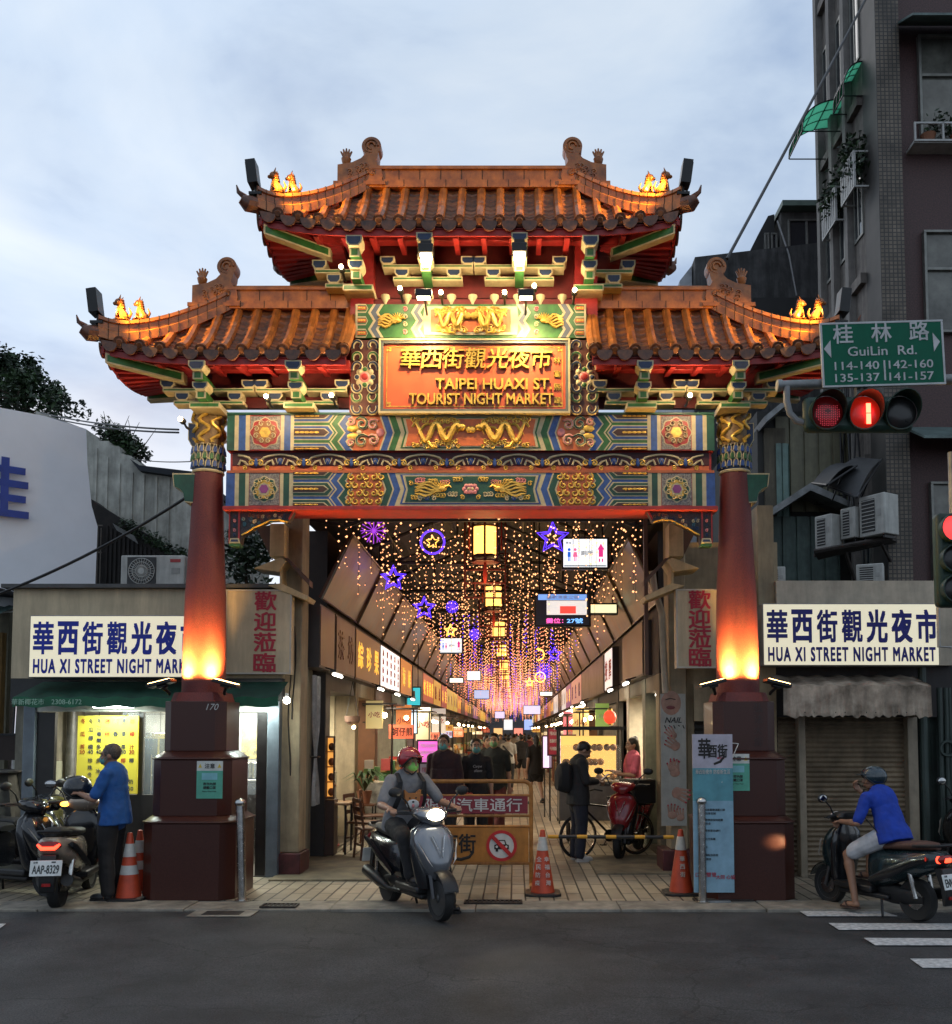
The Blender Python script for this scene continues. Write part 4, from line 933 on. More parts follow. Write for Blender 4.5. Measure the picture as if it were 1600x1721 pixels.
# --- the two kiosks at the street mouth ------------------------------------
SIGNY = 11.62
SIGNF = glow('lit_sign_face', (1.0, .92, .66), .58, base=(.55, .52, .42)); BLUEL = mat('sign_blue', (.003, .02, .36), .5)
BLUEL2 = mat('sign_navy', (.008, .010, .20), .5); CRIM = mat('sign_crimson', (.45, .02, .045), .5)
def lit_sign(px0, px1, py0, py1, lab, blue, k0, tilt=0):
    a, b = at(px0, py1, SIGNY), at(px1, py0, SIGNY); x0, x1, z0, z1 = a.x, b.x, a.z, b.z
    t = thing('shop_sign', lab, 'lit sign', ((x0+x1)/2, SIGNY, z0)); s = W(GALV); s.box(x0, x1, SIGNY+.006, SIGNY+.26, z0, z1); s.build('case', t, bevel=.008)
    W(SIGNF).box(x0+.012, x1-.012, SIGNY, SIGNY+.01, z0+.012, z1-.012).build('face', t)
    L_ = W(blue); w2 = x1-x0; h = z1-z0
    for i, c in enumerate('華西街觀光夜市'): L_.text(c, x0+w2*(.0815+.1415*i), SIGNY, z0+h*.635, h=h*.50, w_=w2*.112, bold=.05 if c not in '觀華街' else .038, depth=.006)
    L_.text('HUA XI STREET NIGHT MARKET', (x0+x1)/2+w2*.002, SIGNY, z0+h*.185, h=h*.215, w_=w2*.945, bold=.05, depth=.006, space=1.22)
    L_.build('lettering', t); return t
lit_sign(47, 342, 1034, 1139, 'lit cream sign with royal blue market lettering partly hidden by the gate pillar', BLUEL, 0)
lit_sign(1283, 1577, 1014, 1119, 'lit cream sign with navy market lettering over the closed shutter and stained awning', BLUEL2, 0)
def welcome(px0, px1, py0, py1, pxt, lab, Y=11.98):
    a, b = at(px0, py1, Y), at(px1, py0, Y); t = thing('welcome_sign', lab, 'sign', ((a.x+b.x)/2, Y, a.z))
    W(BEIGEP).box(a.x, b.x, Y, Y+.15, a.z, b.z).build('panel', t); f = W(mat('pale_edge', (.55, .5, .42), .5)); framebar(f, a.x, b.x, a.z, b.z, .02, Y-.012, Y-.0005); f.build('frame', t)
    L_ = W(CRIM)
    h = (py1-py0); L_.text('歡迎蒞臨', at(pxt, 0, Y).x, Y-.002, (a.z+b.z)/2+.0, h=.235, w_=.27, bold=.03, depth=.006, vertical=True, pitch=(b.z-a.z)*.243); L_.build('lettering', t)
welcome(377, 491, 991, 1133, 463, 'cream welcome panel with red characters beside the juice stall awning')
welcome(1137, 1256, 990, 1123, 1163, 'cream welcome panel with red characters above the manicure posters')

STEELB = mat('blue_grey_steel_jamb', (.17, .20, .23), .45, metal=.3, var=.1, dirt=.2)
t = thing('juice_kiosk', 'beige juice kiosk with green awning and steel door posts by the gate', 'kiosk', (at(285, 0, 12.1).x, 12.1, 0))
YK = 12.1; x0, x1 = at(56, 0, YK).x, at(492, 0, YK).x; zt = at(0, 990, YK).z; zl = at(0, 1186, YK).z
W(BEIGEP).box(x0, x1-.002, YK, YK+.12, at(0, 1140, YK).z, zt).build('parapet', t)
mb = W(mat('kiosk_roof', (.10, .10, .10), .7, dirt=.3)); mb.box(x0-.1, x1, YK-.12, YK+2.1, zt+.001, zt+.05); mb.build('roof', t)
mb = W(mat('kiosk_soffit', (.05, .05, .05), .8)); mb.box(x0, x1, YK, YK+.2, zl+.06, at(0, 1140, YK).z-.001); mb.build('lintel', t)
mb = W(mat('kiosk_wall', (.28, .26, .2), .8, dirt=.4)); mb.box(x0-.02, x0+.1, YK+.2, YK+2.0, 0, zt); mb.box(x1-.14, x1, YK+.21, YK+2.0, 0, zt); mb.build('wall', t)
W(WTILE).box(x0+.1, x1-.14, YK+1.9, YK+2.0, 0, zt).build('rear_wall', t); W(mat('kiosk_ceiling', (.4, .4, .37), .8)).box(x0+.1, x1-.14, YK+.2, YK+1.9, zl+.14, zl+.2).build('ceiling', t)
W(mat('kiosk_floor', (.1, .09, .08), .6)).box(x0+.1, x1-.14, YK+.0, YK+1.9, .021, .035).build('floor', t)
for px0, px1 in ((80, 99), (470, 489)): mb = W(STEELB); mb.box(at(px0, 0, YK).x, at(px1, 0, YK).x, YK-.03, YK+.12, .02, zl+.06); mb.build('door_post', t, bevel=.008)
mb = W(mat('white_lintel', (.55, .55, .5), .5)); mb.box(at(99, 0, YK).x, at(470, 0, YK).x, YK, YK+.08, at(0, 1196, YK).z, zl+.059); mb.build('door_head', t)
# dark window front: frames, lower board, panes
BF = mat('black_door_frame', (.014, .012, .012), .35, var=.2)
za, zbm = at(0, 1197, YK).z, at(0, 1336, YK).z
mb = W(BF)
for a, b in ((100, 128), (236, 243), (262, 270), (452, 468)): mb.box(at(a, 0, YK).x, at(b, 0, YK).x, YK+.02, YK+.09, .02, za)
mb.box(at(128, 0, YK).x, at(236, 0, YK).x, YK+.02, YK+.08, .02, zbm-.002)
mb.box(at(243, 0, YK).x, at(262, 0, YK).x, YK+.021, YK+.08, .02, zbm); mb.box(at(270, 0, YK).x, at(424, 0, YK).x, YK+.022, YK+.08, .02, zbm); mb.build('window_frame', t)
W(GLASSC).box(at(243, 0, YK).x, at(452, 0, YK).x, YK+.04, YK+.048, zbm+.002, za-.002).build('pane', t)
# awning over the kiosk
AWG = mat('green_awning_canvas', (.02, .085, .055), .7, var=.2, scale=5, bump=.15, dirt=.3)
mb = W(AWG); ya = YK-.52; zaw0, zaw1 = at(0, 1146, YK).z, at(0, 1172, ya).z; xa0, xa1 = at(60, 0, ya).x, at(486, 0, ya).x
n = 40
mb.sheet([[(xa0+.12*(1-j)+(xa1-xa0-.12*(1-j))*i/n, YK-.02+(ya-YK+.02)*j, zaw0+(zaw1-zaw0)*j+.012*sin(i*1.3)*j) for i in range(n+1)] for j in (0, .33, .66, 1)])
mb.use(mat('awning_valance', (.02, .14, .07), .7, dirt=.2)); mb.sheet([[(xa0+(xa1-xa0)*i/n, ya+.01*sin(i*1.3)*j, zaw1-.115*j+.012*sin(i*1.3)) for i in range(n+1)] for j in (0, .5, 1)])
AW = mb.build('awning', t)
mb = W(mat('valance_lettering', (.35, .55, .42), .6)); zc = zaw1-.055
mb.text('華新椰花市', at(85, 0, ya).x, ya-.004, zc, h=.075, depth=.004); mb.text('2308-6172', at(147, 0, ya).x, ya-.004, zc, h=.06, depth=.004); mb.build('lettering', AW)
# glowing tubes under the awning
def tube_lamp(px, py, Y, half, lab, e=14, col=(.86, 1, .92), pw=18):
    p = at(px, py, Y); t2 = thing('fluorescent_lamp', lab, 'lamp', p); m = MB(glow('cool_tube', (.86, 1, .92), 14)); m.cap((-half, 0, 0), .022, (half, 0, 0), .022, 10); m.build('tube', t2)
    c = MB(WHITE); c.box(-half-.03, half+.03, -.03, .03, .03, .07); c.build('batten', t2); light('tube_light', 'AREA', p+Vector((0, 0, -.03)), pw, col, t2, half*2, sizey=.06)
tube_lamp(191, 1187, YK-.25, .24, 'white strip lamp glowing under the green awning above the yellow drinks menu', pw=20)
tube_lamp(425, 1182, YK-.2, .24, 'white strip lamp glowing under the green awning by the welcome panel', pw=20)
p = at(482, 1177, YK-.2); t2 = thing('bulb_lamp', 'round white bulb glowing at the end of the green awning', 'lamp', p); m = MB(glow('white_bulb', (1, .92, .78), 30)); m.ball((0, 0, 0), .045); m.build('bulb', t2); m = MB(WHITE); m.cyl((0, 0, .04), (0, 0, .09), .022); m.build('socket', t2)
# yellow menu board
ym = YK-.05; a, b = at(127, 1334, ym), at(233, 1203, ym); t2 = thing('menu_board', 'bright yellow drinks menu board with red and blue prices in the stall window', 'menu board', ((a.x+b.x)/2, ym, a.z))
W(glow('menu_yellow', (.9, .72, .05), .22, base=(.62, .52, .05))).box(a.x, b.x, ym, ym+.03, a.z, b.z).build('panel', t2, bevel=.004)
cols = [('冬瓜茶', '30', '', ''), ('冬瓜檸檬', '40', '珍珠冬瓜', '50'), ('冬瓜養樂多', '40', '多冰茶', '50'), ('檸桃汁', '30', '仙草蜜', '35'), ('百香果', '30', '沙士', '35'), ('青草茶', '30', '椰子汁', '50'), ('檸檬汁', '30', '椰奶', '50')]
mr, mbk = W(mat('menu_red', (.45, .05, .02), .5)), W(mat('menu_ink', (.02, .04, .09), .5)); w2 = b.x-a.x; h = b.z-a.z
for i, (c1, n1, c2, n2) in enumerate(cols):
    x = a.x+w2*(.09+.135*i); m = mr if i in (0, 3, 6) else mbk; n = len(c1)
    for j, c in enumerate(c1): m.text(c, x, ym-.001, b.z-h*(.07+.33*j/(n-1)), h=h*.062, bold=.012, depth=.003)
    m.text(n1, x, ym-.001, b.z-h*.465, h=h*.05, bold=.015, depth=.003)
    m2 = mr if i == 5 else mbk; n = len(c2)
    for j, c in enumerate(c2): m2.text(c, x, ym-.001, b.z-h*(.575+(.27*j/(n-1) if n > 1 else 0)), h=h*.058, bold=.012, depth=.003)
    if n2: m2.text(n2, x, ym-.001, b.z-h*.935, h=h*.05, bold=.015, depth=.003)
mr.build('red_lettering', t2); mbk.build('dark_lettering', t2)
# kitchen inside
light('kiosk_light', 'AREA', (at(350, 0, YK+1.0).x, YK+1.0, zl+.1), 120, (1, .96, .82), t, 1.6, sizey=.8)
def kit(name, lab, cat, px0, px1, py0, py1, Y, d, m, parts=None):
    a, b = at(px0, py1, Y), at(px1, py0, Y); t3 = thing(name, lab, cat, ((a.x+b.x)/2, Y+d/2, max(.036, a.z))); bm = W(m); bm.box(a.x, b.x, Y, Y+d, max(.036, a.z), b.z); bm.build('body', t3, bevel=.01)
    if parts: parts(t3, a, b, Y)
    return t3
def cab(t3, a, b, Y):
    z0 = max(.05, a.z)
    for i in range(2): x0, x1 = a.x+(b.x-a.x)*i/2+.02, a.x+(b.x-a.x)*(i+1)/2-.02; d = W(GLASS); d.box(x0, x1, Y-.02, Y-.001, z0+.5, b.z-.08); d.build('glass_door', t3); hd = W(STEEL); hd.cyl((x1-.05, Y-.05, z0+.9), (x1-.05, Y-.05, b.z-.3), .012); hd.build('handle', t3)
kit('drinks_cabinet', 'tall steel drinks cabinet inside the juice kiosk', 'cabinet', 236, 292, 1232, 1480, YK+1.25, .55, STEEL, cab)
def cnt(t3, a, b, Y):
    s = W(STEEL); s.box(a.x-.03, b.x+.03, Y-.05, Y+.65, b.z+.001, b.z+.04); s.build('worktop', t3, bevel=.006)
    for i in range(3): s = W(STEEL); x = a.x+(b.x-a.x)*(i+.5)/3; s.lathe([(.10, 0), (.12, .02), (.12, .22), (.11, .23)], (x, Y+.3, b.z+.041), 18); s.build('stock_pot', t3)
kit('steel_counter', 'stainless kitchen counter with pots inside the kiosk', 'counter', 395, 448, 1315, 1480, YK+1.1, .6, STEEL, cnt)
a = at(437, 1200, YK+3.1); t3 = thing('wall_calendar', 'white paper notice pinned on the kiosk rear wall', 'notice', at(432, 1228, YK+1.87)); m = MB(WHITE); m.box(-.12, .12, -.01, .01, 0, .32); m.build('sheet', t3); m = MB(CRIM); m.box(-.12, .12, -.014, -.0105, .24, .31); m.build('heading', t3)
t3 = thing('price_strip', 'yellow and pink price strip on the kiosk rear wall', 'notice', at(420, 1232, YK+1.87)); m = MB(mat('yellow_card', (.7, .5, .05), .6)); m.box(-.22, .08, -.01, .01, 0, .1); m.use(PINK).box(.085, .26, -.01, .01, 0, .1); m.build('sheet', t3)
ac_parts = None
def aircon(lab, p, wd, h, d, rotz=0, fan=True, grp='air conditioners'):
    t = thing('air_conditioner', lab, 'air conditioner', p, rotz, grp); c = MB(mat('aircon_white', (.55, .55, .51), .5, var=.1, dirt=.35)); c.box(-wd/2, wd/2, 0, d, 0, h); c.build('case', t, bevel=.015)
    if fan:
        r = h*.40; cx = -wd*.17; g = MB(mat('aircon_dark', (.03, .03, .03), .6)); g.box(cx-r*1.12, cx+r*1.12, -.006, -.001, h*.06, h*.94); g.build('painted_recess', t)  # flat black plate, painted as the shade behind the fan grille
        f = MB(mat('aircon_grille', (.42, .42, .39), .5)); cz = h*.5
        for i in range(28): a = 2*pi*i/28; f.cyl((cx+r*.22*cos(a), -.012, cz+r*.22*sin(a)), (cx+r*cos(a), -.012, cz+r*sin(a)), .0055, n=4)
        for rr in (1, .72, .45): f.tube([(cx+r*rr*cos(2*pi*i/32), -.012, cz+r*rr*sin(2*pi*i/32)) for i in range(33)], .006, 5)
        f.lathe([(.01, -.024), (r*.24, -.022), (r*.24, -.004)], (cx, 0, cz), 18, 'Y'); f.build('fan_grille', t)
        b = MB(mat('brand_red', (.4, .03, .03), .5)); b.box(wd*.27, wd*.43, -.006, -.001, h*.78, h*.88); b.use(mat('aircon_label', (.33, .33, .31), .6)).box(wd*.29, wd*.42, -.006, -.001, h*.42, h*.6); b.build('label_plate', t)
    else:
        g = MB(mat('aircon_dark', (.03, .03, .03), .6)); g.box(-wd/2+.05, wd*.12, -.006, -.001, h*.1, h*.9); g.build('painted_recess', t)  # black plate painted as the shade behind the louvres
        f = MB(mat('aircon_grille', (.42, .42, .39), .5))
        for i in range(9): z = h*(.14+.09*i); f.box(-wd/2+.05, wd*.12, -.016, -.006, z, z+.012)
        f.build('fan_grille', t); b = MB(mat('aircon_label', (.33, .33, .31), .6)); b.box(wd*.2, wd*.36, -.006, -.001, h*.45, h*.62); b.build('label_plate', t)
    e = MB(BLACKM); e.box(-wd*.4, -wd*.33, .05, d-.05, -.05, 0); e.box(wd*.33, wd*.4, .05, d-.05, -.05, 0); e.build('foot', t)
    return t
p = at(256, 987, 12.6); aircon('big white air conditioner with a round fan on the juice kiosk roof', (p.x, 12.6, at(0, 990, YK).z+.1), .86, .43, .32)

# --- pillars at the street mouth (with dark red feet)
def pier(px0, px1, Y, ztop, lab, d=.4):
    a, b = at(px0, 0, Y).x, at(px1, 0, Y).x; t = thing('concrete_pillar', lab, 'pillar', ((a+b)/2, Y+d/2, .02)); W(BEIGE).box(a, b, Y, Y+d, .3, ztop).build('shaft', t, bevel=.015)
    W(mat('maroon_plinth', (.09, .02, .022), .5, var=.3)).box(a-.12, b+.04, Y-.1, Y+d+.05, .02, .3).build('plinth', t, bevel=.01); return t
t = pier(491, 522, 12.25, 5.2, 'beige concrete pillar with a dark red foot beside the juice kiosk')
mb = W(BLACK); R = random.Random(2)
for k in range(2): mb.tube([(at(505+6*k, 0, 12.25).x+.02*sin(i), 12.235, 3.2-.24*i) for i in range(9-3*k)], .008, 5)
mb.build('hanging_cable', t)
t = pier(1113, 1141, 12.6, 5.2, 'beige concrete pillar with a drain pipe at the manicure posters')
mb = W(mat('beige_pipe', (.42, .34, .24), .5)); mb.tube([at(1096, 960, 12.55), at(1100, 990, 12.55), at(1112, 1030, 12.55), at(1118, 1150, 12.55), at(1119, 1165, 12.55)], .045, 10); mb.build('drain_pipe', t)
# --- far end stall at the kiosk's side
t = thing('street_stall', 'dim stall with a teal awning and blue tarpaulin beside the juice kiosk', 'stall', (at(-20, 0, 12.6).x, 12.6, 0))
TEAL = mat('teal_sheet', (.09, .17, .16), .6, var=.3, dirt=.4); mb = W(TEAL); a = at(-80, 1012, 12.9); b = at(51, 1012, 12.9); n = 26
mb.sheet([[(a.x+(b.x-a.x)*i/n, 12.9-1.0*j, a.z-.33*j+.02*(i % 2)) for i in range(n+1)] for j in (0, 1)]); mb.build('awning', t, smooth=0)
TARP = mat('blue_tarpaulin', (.012, .02, .09), .45, var=.4, scale=2, bump=.4); mb = W(TARP)
mb.sheet([[(a.x+(b.x-a.x)*i/16, 12.0+.06*sin(i*1.7)*j-.05*sin(i*.6), a.z-.42-.72*j+.05*sin(i*.9)*j) for i in range(17)] for j in [k/6 for k in range(7)]]); mb.build('tarpaulin', t)
mb = W(mat('stall_wall', (.30, .28, .2), .8, dirt=.5)); mb.box(a.x, at(50, 0, 13.4).x, 13.4, 13.5, 0, 3.6); mb.build('rear_wall', t)
mb = W(mat('stall_roof', (.03, .03, .035), .8)); mb.box(a.x, b.x, 12.05, 13.5, a.z+.02, a.z+.08); mb.build('roof', t)
mb = W(mat('yellow_timber', (.38, .22, .06), .6, var=.3, stretch=(8, 8, 1))); mb.box(at(20, 0, 13).x, at(32, 0, 13).x, 13, 13.1, 1.55, 3.2); mb.box(at(33, 0, 13).x, at(41, 0, 13).x, 12.99, 13.1, 1.55, 3.2); mb.build('timber_post', t)
a, b = at(41, 1450, 12.9), at(80, 1280, 12.9); t = thing('refrigerator', 'old cream refrigerator standing under the tarpaulin beside the steel door post', 'refrigerator', ((a.x+b.x)/2, 13.1, .02))
W(mat('old_enamel', (.44, .45, .34), .4, var=.1, scale=3, dirt=.3)).box(a.x, b.x, 12.93, 13.35, .02, b.z).build('body', t, bevel=.02); hz = at(0, 1341, 12.9).z
for z0, z1 in ((.08, hz-.012), (hz+.012, b.z-.01)):
    d = W(mat('old_enamel', (.44, .45, .34), .4)); d.box(a.x+.005, b.x-.005, 12.89, 12.929, z0, z1); D = d.build('door', t, bevel=.012); h = W(STEEL); zz = z1-.1 if z0 < .2 else z0+.1; zz2 = zz+(-.35 if z0 < .2 else .35); h.tube([(a.x+.05, 12.89, zz), (a.x+.05, 12.84, zz), (a.x+.05, 12.84, zz2), (a.x+.05, 12.89, zz2)], .012, 6); h.build('handle', D)
zs = b.z+.02
c = at(54, 1272, 12.95); t = thing('plastic_tub', 'red plastic tub on top of the old refrigerator', 'tub', (c.x, 13.05, zs)); m = MB(mat('red_plastic', (.42, .035, .012), .4)); m.lathe([(.14, 0), (.19, .30), (.205, .31), (.20, .33), (.18, .32), (.13, .02)], (0, 0, 0), 20); m.build('shell', t)
t = thing('storage_crate', 'dark crate of cleaning gear on the shelf beside the red tub', 'crate', (c.x-.36, 13.05, zs)); m = MB(mat('dark_crate', (.05, .035, .03), .7)); m.frustum([(-.17, -.12), (.17, -.12), (.17, .12), (-.17, .12)], 0, [(-.2, -.14), (.2, -.14), (.2, .14), (-.2, .14)], .33); m.build('shell', t)
m = MB(BLACK); m.box(-.22, .22, -.16, .16, .33, .36); m.build('rim', t)
for k, (dx, lean) in enumerate(((-.30, .02), (.02, -.10), (.09, .02))):
    t = thing('broom_handle', ['dark stick standing in the crate', 'dark stick leaning out of the tub', 'dark stick upright behind the tub'][k]+' by the old refrigerator', 'stick', (c.x+dx, 13.0, zs+.05)); m = MB(BLACK); m.cyl((0, 0, 0), (lean, 0, .78), .013, n=8); m.build('shaft', t)
t = thing('draped_cart', 'dark cart draped with a grey cloth behind the parked scooters', 'cart', (at(5, 0, 12.2).x, 12.3, .02)); m = MB(mat('grey_drape', (.075, .072, .058), .85, var=.3, bump=.3)); R = random.Random(8)
g = []
for j in range(9):
    z = 1.30-1.2*j/8; sp = .40+.12*j/8; g.append([((sp+.03*sin(i*2.3+j*.3))*cos(2*pi*i/24)*1.2, (sp*.7+.02*cos(i*3.1))*sin(2*pi*i/24), z) for i in range(25)])
m.rings([r[:24] for r in g]); m.build('drape', t)
m = MB(BLACKM)
for x in (-.35, .35): m.lathe([(.1, -.03), (.12, 0), (.1, .03)], (x, -.2, .12), 14, 'Y')
m.build('wheel', t)
m = MB(mat('dark_tray', (.04, .035, .03), .6)); m.box(-.55, .55, -.35, .35, 1.30, 1.33); m.build('tray', t, bevel=.01)

# --- closed shop on the other side -----------------------------------------
t = thing('shuttered_shop', 'closed shop with a corrugated roller shutter and stained canvas awning', 'shop', (at(1410, 0, 12.1).x, 12.1, 0)); YS = 12.1
x0, x1 = at(1268, 0, YS).x, at(1566, 0, YS).x; zt = at(0, 978, YS).z
W(mat('greyish_parapet', (.58, .49, .37), .6, var=.1, dirt=.25)).box(at(1284, 0, YS).x, x1, YS-.1, YS+.12, at(0, 1119, YS).z, zt).build('parapet', t)
W(BEIGE).box(at(1258, 0, YS).x, at(1284, 0, YS).x-.002, YS-.02, YS+.3, 0, at(0, 850, YS).z).build('corner_pier', t)
W(mat('shop_lintel', (.045, .04, .04), .8, dirt=.3)).box(at(1284, 0, YS).x, x1, YS, YS+.12, at(0, 1205, YS).z, at(0, 1119, YS).z-.001).build('lintel', t)
W(mat('shop_body', (.06, .055, .05), .8)).box(at(1284, 0, YS).x, x1, YS+.3, YS+3.6, 0, zt-.02).build('body', t)
SHUT = mat('shutter_slat_metal', (.36, .28, .19), .45, metal=.1, var=.2, scale=4, dirt=.35)
mb = W(SHUT); xs0, xs1 = at(1329, 0, YS).x, at(1492, 0, YS).x; zs1 = at(0, 1200, YS).z; n = int(zs1/.062)
g = []
for j in range(n*4+1):
    z = .03+zs1*j/(n*4); g.append([(xs0, YS+.12-.016*(1+cos(j*pi/2)), z), (xs1, YS+.12-.016*(1+cos(j*pi/2)), z)])
mb.sheet(g); mb.build('roller_shutter', t, smooth=60)
mb = W(SHUT); g = [[(at(1290, 0, YS).x, p[0][1]+.02, p[0][2]), (at(1318, 0, YS).x, p[0][1]+.02, p[0][2])] for p in g]; mb.sheet(g); mb.build('side_shutter', t, smooth=60)
for a, b in ((1318, 1329), (1492, 1508)): W(mat('shop_post', (.34, .28, .20), .6, dirt=.3)).box(at(a, 0, YS).x, at(b, 0, YS).x, YS-.03, YS+.16, .02, zs1).build('door_post', t, bevel=.008)
CANV = mat('stained_canvas', (.60, .49, .38), .85, var=.3, scale=4, col2=(.18, .14, .10), bump=.35, dirt=.45); mb = W(CANV)
ya = YS-.55; xa0, xa1 = at(1296, 0, ya).x, at(1533, 0, ya).x; z0, z1, z2 = at(0, 1136, YS).z, at(0, 1152, ya).z, at(0, 1204, ya).z; n = 48; R = random.Random(6)
jag = [R.uniform(-.03, .025) for i in range(n+1)]
mb.sheet([[(xa0+(xa1-xa0)*i/n, YS-.02+(ya-YS+.02)*j, z0+(z1-z0)*j+.012*sin(i*.9)) for i in range(n+1)] for j in (0, .5, 1)])
mb.sheet([[(xa0+(xa1-xa0)*i/n, ya+.018*sin(i*1.9+j)*j, z1+(z2-z1)*j+jag[i]*j+.012*sin(i*.9)*(1-j)) for i in range(n+1)] for j in (0, .25, .5, .75, 1)])
mb.sheet([[(xa1, YS-.02+(ya-YS+.02)*j, (z0+(z1-z0)*j)*(1-k)+z2*k) for j in (0, 1)] for k in (0, 1)]); mb.build('awning', t)
mb = W(BLACKM); mb.box(xa0, xa1, ya+.012, ya+.03, z2+.04, z2+.055); mb.cyl((xa1-.05, YS, z2+.2), (xa1-.05, ya+.03, z2+.05), .012); mb.build('awning_rail', t)
# dark green sheet wall with conduits and a meter box
DG = mat('dark_green_sheet', (.022, .042, .034), .6, var=.3, scale=3, dirt=.5)
t = thing('sheet_metal_wall', 'dark green sheet metal wall with conduits beside the closed shop', 'wall', (at(1555, 0, 12.2).x, 12.2, 0)); x0 = at(1509, 0, 12.2).x; mb = W(DG)
g = [(x0+.06*i, 12.2-(.03 if i % 4 in (1, 2) else 0)) for i in range(60)]; mb.sheet([[(p[0], p[1], z) for p in g] for z in (0, at(0, 1120, 12.2).z)]); mb.build('sheet', t, smooth=0)
mb = W(mat('conduit', (.05, .075, .065), .5, dirt=.3))
for px, r in ((1519, .05), (1546, .035), (1556, .03), (1562, .02)): mb.cyl((at(px, 0, 12.1).x, 12.1, 0), (at(px, 0, 12.1).x, 12.1, 3.3 if px < 1530 else 2.4), r, n=10)
mb.tube([(at(1557, 0, 12.05).x+.09*cos(a), 12.05, at(0, 1258, 12.05).z+.09*sin(a)) for a in [2*pi*i/16 for i in range(17)]], .018, 6); mb.build('conduit', t)
t = thing('meter_box', 'grey electricity meter box with a green lid on the dark sheet wall', 'meter box', (at(1598, 0, 12.0).x, 12.08, at(0, 1312, 12.0).z)); m = MB(mat('meter_grey', (.20, .24, .21), .5, dirt=.3)); m.box(-.16, .2, -.09, 0, 0, .62); m.build('case', t, bevel=.01)
m = MB(mat('meter_green', (.08, .22, .12), .5)); m.box(-.14, .18, -.096, -.0905, .34, .58); m.build('lid', t); m = MB(GALV); m.box(-.14, .18, -.096, -.0905, .05, .28); m.build('door', t)
# manicure posters on the wall next to the side street
YP2 = 12.75; t = thing('concrete_wall', 'short beige wall behind the posters and banner stand', 'wall', (at(1180, 0, YP2).x, YP2, 0)); W(BEIGE).box(at(1141, 0, YP2).x+.001, at(1290, 0, YP2).x, YP2, YP2+.2, 0, 4.4).build('face', t)
mb = W(mat('dark_shutter', (.03, .026, .02), .6)); g = []
for j in range(120): z = .05+.02*j; g.append([(at(1152, 0, YP2).x, YP2-.01-.012*(1+cos(j*pi/2)), z), (at(1205, 0, YP2).x, YP2-.01-.012*(1+cos(j*pi/2)), z)])
mb.sheet(g); mb.build('shutter', t, smooth=60)
W(BEIGE).box(at(1150, 0, YP2).x, at(1215, 0, YP2).x, YP2-.1, YP2-.03, at(0, 1212, YP2).z, at(0, 1150, YP2).z).build('canopy_board', t)
SKINP = mat('poster_skin', (.42, .24, .17), .6, var=.2); 
def poster(px0, px1, py0, py1, lab, seed):
    Y = 12.52; a, b = at(px0, py1, Y), at(px1, py0, Y); t = thing('advertising_poster', lab, 'poster', ((a.x+b.x)/2, Y, a.z)); W(mat('poster_paper', (.46, .44, .38), .5, var=.08, dirt=.2)).box(a.x, b.x, Y, Y+.02, a.z, b.z).build('sheet', t)
    R = random.Random(seed); m = W(SKINP); h = b.z-a.z; w2 = b.x-a.x; xc = (a.x+b.x)/2
    def hand(cx, cz, s, ang, n=4):
        M = Matrix.Translation((cx, Y-.004, cz)) @ Matrix.Rotation(ang, 4, 'Y')
        m.T = M; m.use(SKINP); m.ball((0, 0, 0), s*.5, .004, s*.4, 10, 6)
        for i in range(n): x = (i-(n-1)/2)*s*.24; m.use(SKINP).cap((x, 0, s*.2), s*.12, (x*1.5, 0, s*(1.0+.15*(i in (1, 2)))), s*.09, 6, fl=.05); m.use(CRIM).ball((x*1.52, -.004, s*(1.02+.15*(i in (1, 2)))), s*.07, .004, s*.11, 6, 4)
        m.T = Matrix()
    if seed == 1:
        for k, (u, v, s, an) in enumerate(((.6, .60, .16, -.9), (.5, .68, .13, -.7), (.55, .40, .17, -.2), (.45, .43, .14, .3), (.6, .25, .19, 1.9), (.42, .08, .15, .1), (.75, .06, .13, -.2))): hand(a.x+w2*u, a.z+h*v, s*.8, an)
        f = W(mat('poster_ink', (.02, .018, .018), .6)); f.text('NAIL', xc, Y-.002, a.z+h*.80, h=.07, bold=.02, depth=.003, shear=.3)
        for k in range(5): f.tube([(a.x+.05+.06*k, Y-.003, a.z+h*.76), (a.x+.07+.06*k, Y-.003, a.z+h*.735+.03*(k % 2))], .006, 4)
        m.use(SKINP).ball((a.x+w2*.42, Y-.002, a.z+h*.93), w2*.40, .006, .16, 16, 8); m.use(mat('lip_red', (.2, .04, .04), .5)).ball((a.x+w2*.4, Y-.007, a.z+h*.895), .06, .004, .025, 10, 5)
        f.tube([(a.x+w2*.2, Y-.008, a.z+h*.955), (a.x+w2*.4, Y-.008, a.z+h*.965), (a.x+w2*.6, Y-.008, a.z+h*.955)], .006, 4); f.build('lettering', t)
    m.build('hand_print', t)
poster(1112, 1152, 1166, 1388, 'tall pale nail care poster with a face and manicured hands by the beige pillar', 1)

# --- corrugated shed, air conditioners
Y = 17.0; q = lambda px, py: (at(px, py, Y).x, at(px, py, Y).z)
t = thing('corrugated_shed', 'weathered green corrugated upper storey between the gate and the tall building', 'shed', (q(1350, 0)[0], Y, 0))
def corr(name, px0, px1, py0, py1, m, yy, pitch=.24):
    mb = W(m); a, b = at(px0, py1, yy), at(px1, py0, yy); n = max(2, int((b.x-a.x)/pitch)); g = []
    for i in range(n): x = a.x+(b.x-a.x)*i/n; p = (b.x-a.x)/n; g += [(x, yy), (x+p*.78, yy), (x+p*.82, yy+.035), (x+p*.96, yy+.035)]
    g.append((b.x, yy)); mb.sheet([[(p[0], p[1], a.z) for p in g], [(p[0], p[1], b.z) for p in g]]); return mb.build(name, t, smooth=0)
corr('upper_cladding', 1306, 1424, 700, 860, mat('olive_cladding', (.20, .19, .12), .55, var=.12, dirt=.3), Y)
